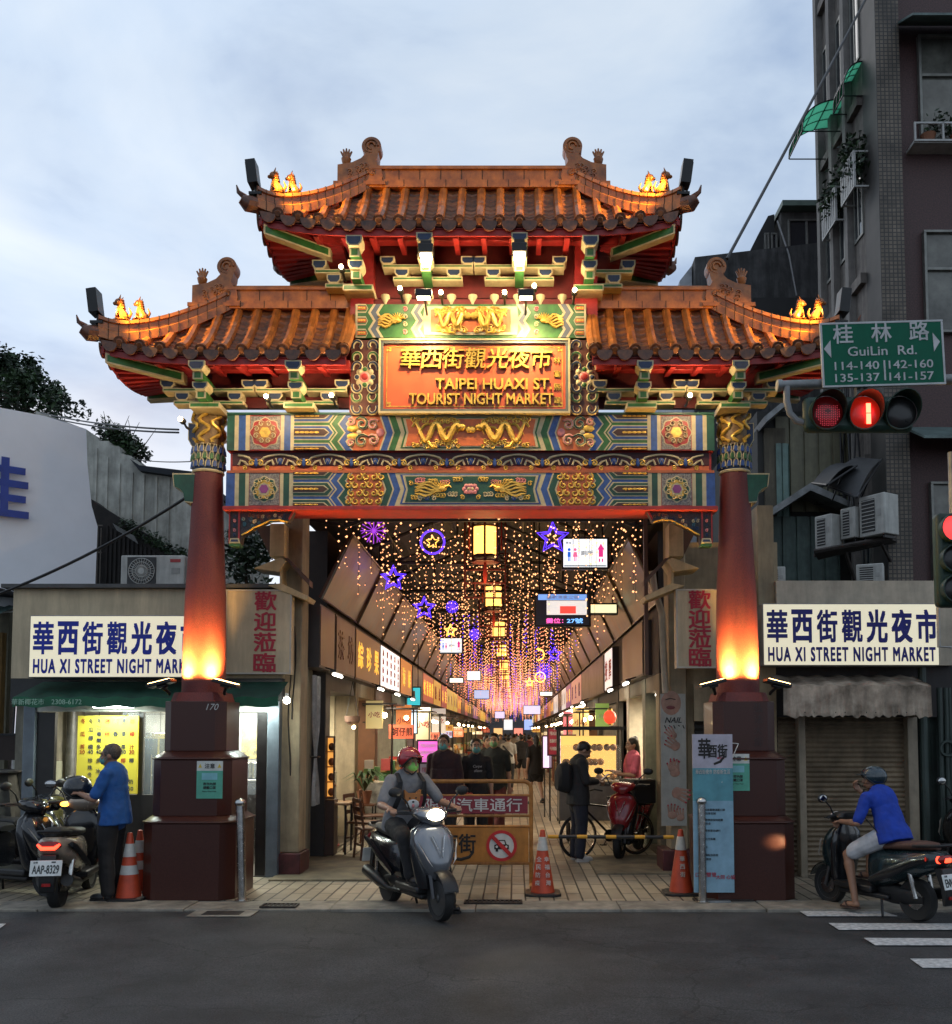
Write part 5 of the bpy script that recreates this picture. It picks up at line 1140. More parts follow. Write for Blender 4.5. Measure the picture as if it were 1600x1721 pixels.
corr('lower_cladding', 1270, 1410, 868, 990, mat('teal_cladding', (.10, .155, .14), .55, var=.15, dirt=.35), Y-.1)
corr('teal_panel', 1306, 1326, 745, 868, mat('teal_pale', (.17, .28, .25), .5, dirt=.3), Y-.06)
mb = W(GALV); mb.prism([q(1272, 716), q(1330, 668), q(1332, 676), q(1276, 724)], Y-.5, Y+3); mb.prism([q(1262, 880), q(1345, 826), q(1410, 856), q(1410, 866), q(1345, 838), q(1262, 892)], Y-.6, Y+1); mb.build('roof', t)
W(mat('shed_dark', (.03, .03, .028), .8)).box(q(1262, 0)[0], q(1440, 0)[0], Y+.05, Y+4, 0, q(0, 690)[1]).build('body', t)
W(mat('shed_beige', (.16, .14, .10), .8, dirt=.4)).box(q(1272, 0)[0], q(1306, 0)[0], Y-.02, Y+.05, q(0, 870)[1], q(0, 720)[1]).build('side_board', t)
mb = W(BLACKM); 
for i in range(7): x = q(1350+9*i, 0)[0]; mb.cyl((x, Y-.2, q(0, 852)[1]), (x, Y-.2, q(0, 822)[1]), .012, n=5)
for z in (822, 837, 852): mb.cyl((q(1345, 0)[0], Y-.2, q(0, z)[1]), (q(1412, 0)[0], Y-.2, q(0, z)[1]), .012, n=5)
mb.build('roof_rail', t)
for i, (px0, px1, py0, py1, Y2, rot, lab) in enumerate(((1366, 1402, 858, 922, 15.1, -.75, 'white air conditioner at the street end of the raised row under the dark hoods'), (1410, 1440, 846, 905, 14.9, -.75, 'white air conditioner in the middle of the raised row under the dark hoods'), (1440, 1492, 822, 900, 14.6, -.75, 'largest raised white air conditioner beside the mosaic corner'), (1284, 1324, 947, 990, 14.5, 0, 'small grey air conditioner on the shop roof behind the gate pillar'), (1437, 1488, 942, 988, 14.3, -.3, 'dusty air conditioner on the shop roof under the raised row'))):
    p = at((px0+px1)/2, py1, Y2); h = (py1-py0)/1600*Y2; wv = (px1-px0)/1600*Y2*(1.15 if rot < -.5 else 1); t2 = aircon(lab, p, wv*.86, h*.9, .34, rot*1.35, False)
t = thing('air_conditioner_shelf', 'rusty bracket shelf carrying the raised air conditioners', 'bracket', at(1430, 925, 15.2)); m = W(mat('rust_steel', (.06, .05, .045), .7, var=.3))
for a, b in (((1368, 926, 15.1), (1495, 903, 14.6)), ((1368, 934, 15.45), (1505, 905, 15.3))): m.tube([at(*a), at(*b)], .03, 6)
m.tube([at(1420, 925, 15.2), at(1440, 985, 15.7)], .03, 6); m.tube([at(1480, 910, 15.0), at(1505, 960, 15.6)], .03, 6); m.build('frame', t)
m = W(mat('shelf_plate', (.05, .045, .04), .7)); A4 = [at(1368, 927, 15.1), at(1500, 904, 14.6), at(1508, 908, 15.4), at(1375, 938, 15.5)]; m.add(A4+[p+Vector((0, 0, -.03)) for p in A4], [(0, 1, 2, 3), (7, 6, 5, 4), (0, 4, 5, 1), (1, 5, 6, 2), (2, 6, 7, 3), (3, 7, 4, 0)]); m.build('shelf', t)
HOOD = mat('dark_hood_sheet', (.03, .03, .032), .6, var=.3, dirt=.3)
for k, (P, lab) in enumerate(((((1365, 812, 15.4), (1415, 778, 15.8), (1440, 782, 15.2), (1390, 815, 14.8)), 'smaller dark sheet metal hood by the green shed'), (((1392, 818, 15.3), (1440, 768, 15.8), (1482, 772, 15.3), (1440, 836, 14.6)), 'larger dark sheet metal hood over the air conditioners'))):
    P = [at(*p) for p in P]; t = thing('rain_hood', lab, 'hood', P[0]); m = W(HOOD); g = []
    for j in range(6):
        v = j/5; g.append([P[0].lerp(P[1], v)+Vector((0, 0, .10*sin(pi*v))), P[3].lerp(P[2], v)+Vector((0, 0, .10*sin(pi*v)))])
    m.sheet(g); m.sheet([[p+Vector((0, 0, -.02)) for p in r] for r in g]); m.build('sheet', t); m = W(BLACKM); m.tube([P[0], P[3]], .02, 6); m.tube([P[3], P[2]], .02, 6); m.tube([(P[2]+P[3])/2, (P[2]+P[3])/2+Vector((0, .5, -.3))], .015, 5); m.build('frame', t)

# --- grey house behind
Y = 22.0; t = thing('concrete_house', 'grey concrete house with a small rooftop room behind the gate', 'house', (q(1280, 0)[0], Y, 0)); q = lambda px, py, y=Y: (at(px, py, y).x, at(px, py, y).z)
W(mat('grey_render', (.105, .105, .105), .85, var=.3, scale=2, dirt=.6, bump=.2)).prism([q(1168, 432), q(1400, 405), (q(1440, 0)[0], q(0, 405)[1]), (q(1440, 0)[0], 0), (q(1168, 0)[0], 0)], Y, Y+6).build('wall', t, smooth=0)
W(mat('pale_gable', (.42, .44, .47), .8)).prism([q(1146, 462), q(1166.5, 436), (q(1166.5, 0)[0], 0), (q(1146, 0)[0], 0)], Y+.3, Y+5).build('side_wall', t)
W(mat('recess_shade', (.03, .03, .03), .8)).box(q(1258, 0)[0], q(1400, 0)[0], Y-.06, Y-.001, q(0, 535)[1], q(0, 502)[1]).build('painted_recess', t)  # raised dark slab, its colour standing in for the shade of a hollow
W(mat('room_render', (.13, .125, .115), .85, dirt=.4)).box(q(1314, 0)[0], q(1420, 0)[0], Y+.4, Y+4, q(0, 410)[1]-.2, q(0, 340)[1]).build('rooftop_room', t)
W(mat('green_roof_sheet', (.12, .17, .14), .6)).box(q(1311, 0)[0], q(1420, 0)[0], Y+.1, Y+4.2, q(0, 341)[1], q(0, 332)[1]).build('roof', t)
window(t, q(1324, 0)[0], q(1387, 0)[0], q(0, 408)[1], q(0, 356)[1], Y+.35, 2)
mb = W(mat('dark_lean', (.045, .045, .045), .8, dirt=.4)); mb.prism([q(1262, 418), q(1285, 372), q(1302, 340), q(1313, 337), q(1313, 414)], Y+.6, Y+3); mb.build('lean_to', t)
for a, b in ((1288, 1296), (1299, 1310)): window(t, q(a, 0)[0], q(b, 0)[0], q(0, 408)[1], q(0, 372)[1], Y+.55, 1)
mb = W(mat('white_stain', (.3, .3, .3), .8)); mb.tube([(q(1306, 0)[0], Y+.3, q(0, 360)[1]), (q(1317, 0)[0], Y-.05, q(0, 430)[1]), (q(1327, 0)[0], Y-.1, q(0, 500)[1])], .02, 5); mb.build('drain_pipe', t)

# --- tall building
YB = 15.5; qb = lambda px, py: (at(px, py, YB).x, at(px, py, YB).z)
XB0 = qb(1472, 300)[0]; t = thing('apartment_building', 'tall dark apartment building with a mosaic corner pillar and flower boxes', 'building', (XB0, YB, 0)); ZT = 20
W(MAROON).box(XB0+.03, 14, YB+.05, YB+2.7, 0, ZT).build('wall', t)
W(MOSAIC).box(XB0, qb(1512, 300)[0], YB-.12, YB+.5, 0, ZT).build('corner_pillar', t)
XS = XB0; GREYR = mat('grey_facade', (.23, .20, .175), .8, var=.2, dirt=.5)
W(GREYR).box(XS, XS+.04, YB+.501, YB+2.72, 0, ZT).build('street_facade', t)
for y0 in (1.02, 1.78, 2.52): W(mat('facade_rib', (.27, .25, .23), .8, dirt=.4)).box(XS-.13, XS-.001, YB+y0, YB+y0+.16, 0, ZT).build('facade_rib', t)
for k in range(5): W(GREYR).box(XS-.10, XS-.0015, YB+.52, YB+2.7, 3.2+3.2*k, 3.38+3.2*k).build('floor_band', t)
def side_window(y0, y1, z0, z1):
    f = W(FRAMEM); X = XS-.03
    f.box(X, XS-.0017, y0, y1, z1-.05, z1); f.box(X, XS-.0017, y0, y1, z0, z0+.05); f.box(X, XS-.0017, y0, y0+.05, z0+.05, z1-.05); f.box(X, XS-.0017, y1-.05, y1, z0+.05, z1-.05); f.box(X, XS-.0017, (y0+y1)/2-.02, (y0+y1)/2+.02, z0+.05, z1-.05)
    F = f.build('window', t); W(GLASS).box(X+.012, XS-.002, y0+.03, y1-.03, z0+.03, z1-.03).build('pane', F)
for k in range(1, 6):
    for y0, y1 in ((YB+.56, YB+.98), (YB+1.24, YB+1.72), (YB+2.0, YB+2.48)): side_window(y0, y1, .9+3.2*k, 2.4+3.2*k)
def fbox(x0, x1, z0, h, y0, lab, seed):
    "flower box with a white rail on the front wall"
    r = W(mat('white_rail', (.5, .5, .48), .5, dirt=.2)); w2 = .03
    r.box(x0, x1, y0-.35, y0-.32, z0, z0+w2); r.box(x0, x1, y0-.35, y0-.32, z0+h-w2, z0+h)
    n = int((x1-x0)/.4)
    for i in range(n+1): x = x0+(x1-x0-w2)*i/n; r.box(x, x+w2, y0-.351, y0-.319, z0+w2, z0+h-w2)
    r.box(x0, x0+w2, y0-.319, y0, z0, z0+w2); r.box(x0, x1, y0-.319, y0, z0-.015, z0); F = r.build('flower_box', t)
    m = W(LEAF, LEAFD); R = random.Random(seed)
    for i in range(14): m.use(LEAF if i % 2 else LEAFD); leaves(m, (x0+.2+(x1-x0-.3)*R.random(), y0-.18, z0+.25+.25*R.random()), .18, 18, .05, R, shell=0)
    m.build('foliage', F); m = W(mat('terracotta', (.25, .10, .05), .8))
    for i in range(3): m.lathe([(.08, 0), (.12, .18), (.13, .2)], (x0+.3+.5*i, y0-.18, z0+.005), 12)
    m.build('flower_pot', F)
x0 = qb(1532, 0)[0]
for py0, py1 in ((60, 240), (388, 560), (810, 1000), (-260, -110)):
    window(t, qb(1540, 0)[0], 9.2, qb(0, py1)[1], qb(0, py0)[1], YB+.0, 2, FRAMEM, mat('curtained_pane', (.16, .16, .14), .12, var=.3, scale=2), (.62, 1), .09); window(t, 9.6, 12.2, qb(0, py1)[1], qb(0, py0)[1], YB, 3, rows=(.62, 1))
fbox(qb(1518, 0)[0], 9.0, qb(0, 255)[1], .33, YB+.05, '', 4)
for py, sl in ((62, 1), (742, 1)):
    m = W(mat('teal_canopy', (.13, .19, .18), .5, var=.2, dirt=.4)); z = qb(0, py)[1]; xa = qb(1503, 0)[0]; m.add([(xa, YB-.7, z-.12), (10, YB-.7, z-.12), (10, YB+.02, z+.25), (xa, YB+.02, z+.25), (xa, YB-.7, z-.16), (10, YB-.7, z-.16), (10, YB+.02, z+.21), (xa, YB+.02, z+.21)], [(0, 1, 2, 3), (7, 6, 5, 4), (0, 4, 5, 1), (1, 5, 6, 2), (2, 6, 7, 3), (3, 7, 4, 0)]); m.build('canopy', t)
# planters and green awnings on the street facade
for k, (y0, y1, z0) in enumerate(((YB+.3, YB+.95, at(1460, 330, YB+.6).z), (YB+1.25, YB+2.0, at(1410, 392, YB+1.7).z))):
    r = W(mat('white_rail', (.5, .5, .48), .5, dirt=.2)); X0 = XS-.26
    for z in (z0, z0+.62): r.box(X0, X0+.035, y0, y1, z, z+.035); r.box(X0+.035, XS-.002, y0, y0+.03, z, z+.03); r.box(X0+.035, XS-.002, y1-.03, y1, z, z+.03)
    for i in range(8): y = y0+(y1-y0-.05)*i/7; r.box(X0-.002, X0+.037, y, y+.05, z0+.035, z0+.62+(.05*(i % 2)))
    F = r.build('flower_box', t); m = W(LEAF, LEAFD); R = random.Random(k+20)
    for i in range(26): m.use(LEAF if i % 2 else LEAFD); leaves(m, (X0+.13, y0+.1+(y1-y0-.2)*R.random(), z0+.35+.6*R.random()), .26, 20, .06, R, shell=0)
    m.build('foliage', F)
GRP = mat('green_polycarbonate', (.10, .42, .25), .5, var=0); tl_ = GRP.node_tree.nodes.new('ShaderNodeBsdfTranslucent'); tl_.inputs[0].default_value = (.10, .50, .28, 1); GRP.node_tree.links.new(tl_.outputs[0], GRP.node_tree.nodes['Material Output'].inputs[0])
for k, (y0, y1, zc, out_) in enumerate(((YB+1.35, YB+2.2, at(1395, 246, YB+1.8).z, .80), (YB+.5, YB+1.0, at(1445, 180, YB+.8).z, .34))):
    m = W(GRP); g = []
    for j in range(9): a = pi/2*j/8; g.append([(XS-out_*sin(a)*1.0, y, zc+.62*cos(a)**.8 if j < 8 else zc) for y in (y0, (y0+y1)/2, y1)])
    m.sheet(g); Fq = m.build('awning', t); m = W(BLACKM)
    for y in (y0, y0+(y1-y0)/3, y0+2*(y1-y0)/3, y1): m.tube([(r[0][0], y, r[0][2]+.01) for r in g], .014, 5)
    for j in (2, 4, 6, 8): m.tube([(g[j][0][0], y0, g[j][0][2]+.012), (g[j][0][0], y1, g[j][0][2]+.012)], .014, 5)
    for y in (y0, y1): m.tube([(XS-out_, y, zc), (XS, y, zc)], .012, 5)
    m.build('awning_frame', Fq)
mb = W(BLACK); R = random.Random(12)
for i in range(9): x = XS-.16-.05*(i % 3); y = YB+.7+.2*(i % 4); mb.tube([(x+.05*sin(z*1.3+i), y, z) for z in [5.2+.5*j for j in range(8)]], .016, 5)
mb.build('riser_cable', t)
# --- overhead cables
def cable(lab, a, b, sag, r=.012):
    a, b = Vector(a), Vector(b); m = W(BLACK); m.tube([a.lerp(b, k/16)+Vector((0, 0, -sag*4*(k/16)*(1-k/16))) for k in range(17)], r, 6); o = m.build('overhead_cable'); setp(o, lab, 'cable')
cable('thin upper cable running from the leafy tree to the gate wing', at(70, 694, 15), at(300, 722, 11), .05)
cable('thin lower cable running from the leafy tree to the gate wing', at(70, 698, 15), at(300, 727, 11), .06)
cable('thick dark cable crossing the white hoarding towards the green wing bracket', at(-40, 1012, 11.6), at(318, 833, 11.2), .10, .018)
cable('taut cable from the roof finial to the tall building', at(1222, 435, 11.2), at(1475, -40, 15.0), .02, .02)
cable('faint cable over the stepped concrete roof', at(222, 771, 15.5), at(330, 775, 13), .03, .008)
# ------------------------------------------------------------------ the covered market street
XA, XB = -2.75, 2.12
XC = -.43
DW = mat('dark_varnished_wood', (.05, .022, .012), .4, var=.3, scale=4, stretch=(1, 1, 6))
PANEL = mat('glossy_dark_panel', (.17, .07, .035), .38, var=.3, scale=2.4, col2=(.03, .018, .015), spec=.4, dirt=.3)
ROOFD = mat('dark_roof_sheet', (.028, .026, .025), .6, metal=.3, var=.2)
def roofz(x): return 4.75+1.1*(1-abs((x-(XA+XB)/2)/((XB-XA)/2+.25)))
t = thing('arcade_roof', 'dark corrugated roof and steel frame covering the market street', 'roof', ((XA+XB)/2, 12.6, 4.7))
xs = [XA-.25+(XB-XA+.5)*i/44 for i in range(45)]
W(ROOFD).sheet([[(x, y, roofz(x)+.015*(i % 2)+.12) for i, x in enumerate(xs)] for y in (12.6, 50, 118)]).build('roof_sheet', t, smooth=0)
fm = mat('frame_steel', (.06, .055, .05), .5, metal=.4, var=.2)
for k in range(22):
    y = 12.8+3.3*k*(1 if k < 14 else 1.35)-(0 if k < 14 else 15); m = W(fm); n = 8
    for i in range(n):
        a, b = XA-.2+(XB-XA+.4)*i/n, XA-.2+(XB-XA+.4)*(i+1)/n; m.cyl((a, y, roofz(a)), (b, y, roofz(b)), .035, n=6); m.cyl((a, y, roofz(a)-.42*min(1, i)), (b, y, roofz(b)-.42*min(1, n-1-i)), .022, n=6); m.cyl((b, y, roofz(b)), (b, y, roofz(b)-.42*min(1, n-1-i)), .018, n=5)
    m.cyl((XA-.2, y, 4.72), (XB+.2, y, 4.72), .03, n=6); m.build('truss', t)
m = W(fm)
for x in (XA+.7, XC-.6, XC, XC+.6, XB-.7): m.cyl((x, 12.7, roofz(x)-.1), (x, 110, roofz(x)-.1), .022, n=5)
m.build('purlin_rail', t)
# beige fascia boxes where the roof meets the street
BEAM = mat('beige_steel', (.75, .55, .28), .5, var=.12, dirt=.25)
for s_ in (0, 1):
    t = thing('roof_bracket', ['beige steel roof bracket above the juice kiosk pillar', 'beige steel roof bracket above the drain pipe pillar'][s_], 'bracket', (XA-.2 if not s_ else XB+.1, 12.2, 3.6))
    mxx = (lambda px: px) if not s_ else (lambda px: 1602-px); f = lambda px, py, y: (at(mxx(px), py, y).x, at(0, py, y).z)
    m = W(BEAM); y = 12.0; a, b = f(453, 935, y), f(478, 880, y); m.box(a[0], b[0], y, y+.3, a[1], b[1]); m.build('post', t, bevel=.006)
    m = W(BEAM); P = [f(425, 955, y), f(478, 952, y), f(520, 998, y), f(520, 1006, y), f(478, 975, y), f(440, 958, y)]
    m.prism([f(428, 956, y), f(474, 938, y), f(482, 944, y), f(470, 962, y)], y-.05, y+.4); m.prism([f(470, 955, y), f(474, 955, y), f(474, 982, y), f(470, 982, y)], y, y+.3); m.prism([f(452, 985, y), f(474, 981, y), f(520, 1003, y), f(516, 1010, y)], y-.05, y+.4); m.build('beam', t, bevel=.004)
    m = W(mat('brown_steel', (.12, .06, .035), .5)); m.prism([f(478, 938, y), f(484, 938, y), f(520, 975, y), f(520, 985, y)], y+.0, y+.2); m.prism([f(428, 885, y), f(452, 880, y), f(452, 935, y)], y+.1, y+.2); m.box(f(522, 0, 12.7)[0], f(528, 0, 12.7)[0], 12.68, 12.75, 2.6, 5.1); m.build('strut', t)
# angled panels above the shop signs, both sides
k = 0
for s_ in (-1, 1):
    y = 13.2 if s_ < 0 else 13.4; i = 0
    while y < 100:
        ln = 2.85 if y < 60 else 5.7; X0 = XA+.02 if s_ < 0 else XB-.02; X1 = X0-s_*.42
        lab = ('dark angled panel over the shop signs, '+('kiosk' if s_ < 0 else 'poster')+' side of the covered street')
        m = W(PANEL); z0, z1 = 3.72, 4.62; nx = Vector((-s_*.88, 0, -.42)).normalized()*.05; P = [Vector((X0, y, z0)), Vector((X0, y+ln, z0)), Vector((X1, y+ln, z1)), Vector((X1, y, z1))]
        o_ = [p+nx for p in P]; m.add(P+o_, [(3, 2, 1, 0), (4, 5, 6, 7), (0, 1, 5, 4), (1, 2, 6, 5), (2, 3, 7, 6), (3, 0, 4, 7)])
        m.use(mat('panel_trim', (.22, .17, .11), .35, metal=.5)); c = [p+nx*1.15 for p in P]; m.tube([c[0], c[3], c[2], c[1], c[0]], .018, 5)
        o = m.build('angled_panel', smooth=0); setp(o, lab, 'panel', 'angled panels '+('on the kiosk side' if s_ < 0 else 'on the poster side')); y += ln+.22; i += 1
# shop signs along both sides -------------------------------------------------
def side_sign(s_, y0, y1, lab, base, em=0, txt=None, tcol=None, z0=2.71, z1=3.57, vert=True, extra=None, grp=None):
    X = XA+.14 if s_ < 0 else XB-.14; t = thing('shop_sign', lab, 'shop sign', (X+s_*.1, (y0+y1)/2, z0), 0, grp); ln = y1-y0-.04
    m = MB(mat('sign_case_dark', (.05, .04, .035), .5)); m.T = Matrix.Rotation(pi/2 if s_ < 0 else -pi/2, 4, 'Z'); T = m.T
    m.box(-ln/2, ln/2, -.09, .14, 0, z1-z0); m.build('case', t)
    nm = 'sign_face_%.2f_%.2f_%.2f_%.1f' % (*base, em)
    f = MB(mat(nm, base, .4, var=.25 if not em else 0, scale=2, emit=base if em else None, es=em, samp=ln > 2.5)); f.T = T; f.box(-ln/2+.03, ln/2-.03, -.10, -.0905, .03, z1-z0-.03); f.build('face', t)
    if txt:
        l = MB(tcol); l.T = T; h = z1-z0
        if extra == 'lines':
            n = len(txt)
            for i, c in enumerate(txt):
                for j in range(4): l.text(c if j % 2 else txt[(i*3+j) % n], -ln/2+ln*(.1+.8*i/(n-1)), -.10, h*(.82-.2*j), h=h*.15, w_=ln*.07, bold=.01, depth=.004)
        else:
            n = len(txt)
            for i, c in enumerate(txt): l.text(c, -ln/2+ln*(i+.5)/n, -.10, h*.5, h=h*.5, w_=min(h*.6, ln*.7/n), bold=.02, depth=.006)
        l.build('lettering', t)
    return t
SR, SY, SW2, SP = mat('sign_red', (.5, .02, .03), .5), glow('sign_yellow_glow', (1, .62, .08), .75), mat('sign_white', (.7, .7, .68), .5), mat('sign_violet', (.2, .02, .25), .5)
side_sign(-1, 12.75, 13.85, 'first dark brown shop sign behind the kiosk pillar', (.10, .045, .03))
side_sign(-1, 13.9, 15.6, 'second, wider dark brown shop sign before the yellow lettering', (.085, .035, .03), 0, '茶坊', mat('faint_brown', (.15, .07, .04), .5))
side_sign(-1, 15.65, 18.5, 'dark shop sign with big yellow characters of a fruit stall', (.22, .10, .03), .25, '綜珍果', SY)
side_sign(-1, 18.6, 21.7, 'brightly lit white shop sign with red columns of writing', (1, .9, .86), 1.15, '滷肉飯雞湯', SR, extra='lines')
side_sign(-1, 21.9, 24.3, 'orange lit shop sign after the bright white one', (.85, .28, .04), .4, '海鮮', SY)
side_sign(-1, 24.4, 27.2, 'black unlit shop sign over the small cyan sign', (.03, .03, .035))
side_sign(-1, 27.3, 30.8, 'deep red glowing shop sign with yellow characters', (.6, .10, .04), .35, '蛇湯排骨', SY)
side_sign(-1, 30.9, 34, 'yellow and brown glowing shop sign beyond the deep red one', (.8, .45, .05), .35, '鰻魚', SR)
side_sign(1, 14.6, 17.4, 'plain brown riveted shop sign beside the drain pipe', (.14, .075, .055))
side_sign(1, 19.2, 20.8, 'lit white shop sign with photographs above the white wall', (.95, .85, .82), .8, '按摩', SR)
side_sign(1, 21, 28, 'long black shop sign with a thin rail', (.02, .02, .022))
side_sign(1, 28.1, 33, 'pinkish lit shop sign beyond the long black one', (.75, .35, .30), .4, '養生館', SP)
R = random.Random(31); pal = [((.75, .2, .05), .35), ((.5, .06, .05), .3), ((.9, .6, .1), .4), ((.35, .12, .4), .3), ((.9, .85, .8), .6), ((.08, .05, .04), 0), ((.05, .035, .03), 0), ((.10, .06, .05), 0), ((.2, .1, .06), .1)]
for s_ in (-1, 1):
    y = 34.2 if s_ < 0 else 33.2
    while y < 98:
        ln = R.uniform(2.6, 4.5)*(1 if y < 60 else 1.6); b, e_ = R.choice(pal)
        side_sign(s_, y, y+ln, 'small distant lit shop sign far down the covered street, '+('kiosk' if s_ < 0 else 'poster')+' side', b, e_, R.choice(('小吃', '海產', '藥膳', '冰果', None)), R.choice((SY, SR, SW2)) if y < 60 else SY, grp='distant shop signs '+('on the kiosk side' if s_ < 0 else 'on the poster side')); y += ln+.12
# small cyan lit sign hanging out over the street
def hanging_sign(name, lab, px0, px1, py0, py1, Y, base, em, draw=None, cat='hanging sign', two=False, grp=None, drop=True):
    a, b = at(px0, py1, Y), at(px1, py0, Y); t = thing(name, lab, cat, ((a.x+b.x)/2, Y, a.z), 0, grp); c = W(BLACK); c.box(a.x-.03, b.x+.03, Y+.004, Y+.14, a.z-.03, b.z+.03); c.build('case', t, bevel=.008)
    W(mat('screen_%.2f_%.2f_%.2f_%.1f' % (*base, em), base, .3, var=0, emit=base, es=em)).box(a.x, b.x, Y-.002, Y+.01, a.z, b.z).build('face', t)
    if drop:
        h = W(BLACKM)
        for x in (a.x+.06, b.x-.06): h.cyl((x, Y+.07, b.z+.03), (x, Y+.07, roofz(x)), .012, n=5)
        h.build('hanger', t)
    if draw: draw(t, a, b, Y-.003)
    return t
def toilet(t, a, b, Y):
    w2, h = b.x-a.x, b.z-a.z; P = lambda u, v: (a.x+w2*u, a.z+h*v)
    for u, col in ((.13, glow('icon_blue', (.02, .15, .7), .8)), (.27, glow('icon_pink', (1, .2, .4), .8))):
        m = W(col); c = P(u, .62); m.prism(ngon(c[0], c[1], h*.055, 14), Y-.004, Y); s_ = u > .2; wv = w2*.035
        m.prism([(c[0]-wv, c[1]-h*.08), (c[0]+wv, c[1]-h*.08), (c[0]+wv*(1.6 if s_ else 1), c[1]-h*.26), (c[0]-wv*(1.6 if s_ else 1), c[1]-h*.26)], Y-.004, Y)
        for q in (-1, 1): m.box(c[0]+q*wv*.5-w2*.01, c[0]+q*wv*.5+w2*.01, Y-.004, Y, c[1]-h*.42, c[1]-h*.261)
        m.build('icon', t)
    m = W(mat('icon_ink', (.06, .06, .05), .5)); m.text('廁所', *[P(.54, .5)[0], Y, P(.54, .5)[1]], h=h*.17, w_=w2*.28, bold=.01, depth=.003); m.text('男女', P(.12, .9)[0], Y, P(0, .86)[1], h=h*.10, bold=.01, depth=.003); m.build('lettering', t)
    m = W(glow('icon_magenta', (.9, .05, .3), .8)); x, z = P(.86, .5); m.prism([(x-w2*.08, z+h*.12), (x+w2*.08, z+h*.12), (x, z+h*.34)], Y-.004, Y); m.box(x-w2*.05, x+w2*.05, Y-.004, Y, z-h*.14, z+h*.119)
    m.box(x-w2*.05, x-w2*.02, Y-.004, Y, z-h*.32, z-h*.2); m.box(x+w2*.02, x+w2*.05, Y-.004, Y, z-h*.32, z-h*.2); m.build('arrow', t)
    m = W(mat('icon_lightblue', (.2, .5, .7), .5)); m.box(a.x+.01, b.x-.01, Y-.003, Y, a.z+.01, a.z+h*.06); m.build('border', t)
hanging_sign('direction_sign', 'largest lit white restroom sign with two figures and a pink arrow under the roof', 947, 1020, 906, 953, 14.5, (.93, .97, 1), 1.15, toilet)
def tv(t, a, b, Y):
    w2, h = b.x-a.x, b.z-a.z; P = lambda u, v: (a.x+w2*u, a.z+h*v)
    def r(u0, u1, v0, v1, c, e_, nm): p, q = P(u0, v0), P(u1, v1); W(glow('tv_%.1f_%.1f_%.1f' % c, c, e_)).box(p[0], q[0], Y-.004, Y, p[1], q[1]).build(nm, t)
    r(.04, .96, .80, .98, (.2, .4, .9), 1.0, 'banner'); r(.2, .96, .32, .78, (.85, .82, .8), .9, 'picture'); 
    m = W(glow('tv_red', (.9, .08, .06), 1)); p, q = P(.45, .36), P(.75, .6); m.box(p[0], q[0], Y-.008, Y-.0041, p[1], q[1]); m.build('red_block', t)
    m = W(glow('tv_pink_text', (1, .12, .5), 1.6)); c = P(.35, .13); m.text('攤位：', c[0], Y, c[1], h=h*.16, w_=w2*.32, bold=.02, depth=.003); m.build('lettering', t); m = W(glow('tv_cyan_text', (.2, .5, 1), 1.6)); c = P(.73, .13); m.text('27號', c[0], Y, c[1], h=h*.16, w_=w2*.3, bold=.02, depth=.003); m.build('number_lettering', t)
    m = W(SW2); c = P(.5, .89); m.text('最新消息公告', c[0], Y-.004, c[1], h=h*.12, w_=w2*.6, bold=.01, depth=.003); m.build('banner_lettering', t)
hanging_sign('video_screen', 'hanging video screen with a red picture and pink stall number', 901, 990, 998, 1050, 16, (.012, .015, .025), .3, tv, 'screen')
hanging_sign('light_box', 'slim pale yellow light box beside the hanging video screen', 993, 1036, 1016, 1030, 17, (.9, .85, .5), 1.2, None, 'light box')
hanging_sign('direction_sign', 'lit white restroom sign with a pink arrow farther down the street', 740, 776, 1073, 1097, 26, (.93, .97, 1), 1.15, toilet)
hanging_sign('direction_sign', 'tiny lit white restroom sign far down the street on the kiosk side', 785, 807, 1128, 1143, 38, (.93, .97, 1), 1.15, None)
hanging_sign('video_screen', 'small bluish video screen far down the street on the kiosk side', 797, 822, 1160, 1174, 42, (.5, .6, .95), .9, None, 'screen')
hanging_sign('light_box', 'small white strip light box above the distant signs, kiosk side', 756, 778, 1140, 1147, 30, (1, .95, .8), 1.6, None, 'light box')
hanging_sign('light_box', 'small white strip light box above the distant signs, poster side', 908, 928, 1163, 1169, 36, (1, .95, .8), 1.6, None, 'light box')
hanging_sign('video_screen', 'tiny bright video screen near the far end, poster side', 880, 908, 1186, 1200, 52, (.75, .7, .95), 1.1, None, 'screen')
hanging_sign('video_screen', 'tiny bright video screen near the far end, kiosk side', 832, 848, 1196, 1207, 58, (.75, .65, .95), 1.1, None, 'screen')
hanging_sign('direction_sign', 'cyan lit sign standing out from the shopfronts', 682, 706, 1156, 1185, 24.6, (.05, .55, .62), 1.0, lambda t, a, b, Y: W(SW2).box(a.x+.12, a.x+.24, Y-.004, Y, a.z+.1, b.z-.08).build('mark', t))
hanging_sign('light_box', 'white and blue lit upright shop sign under the cyan sign', 684, 700, 1192, 1232, 24, (.6, .8, .95), 1.3, None, 'light box', drop=False)
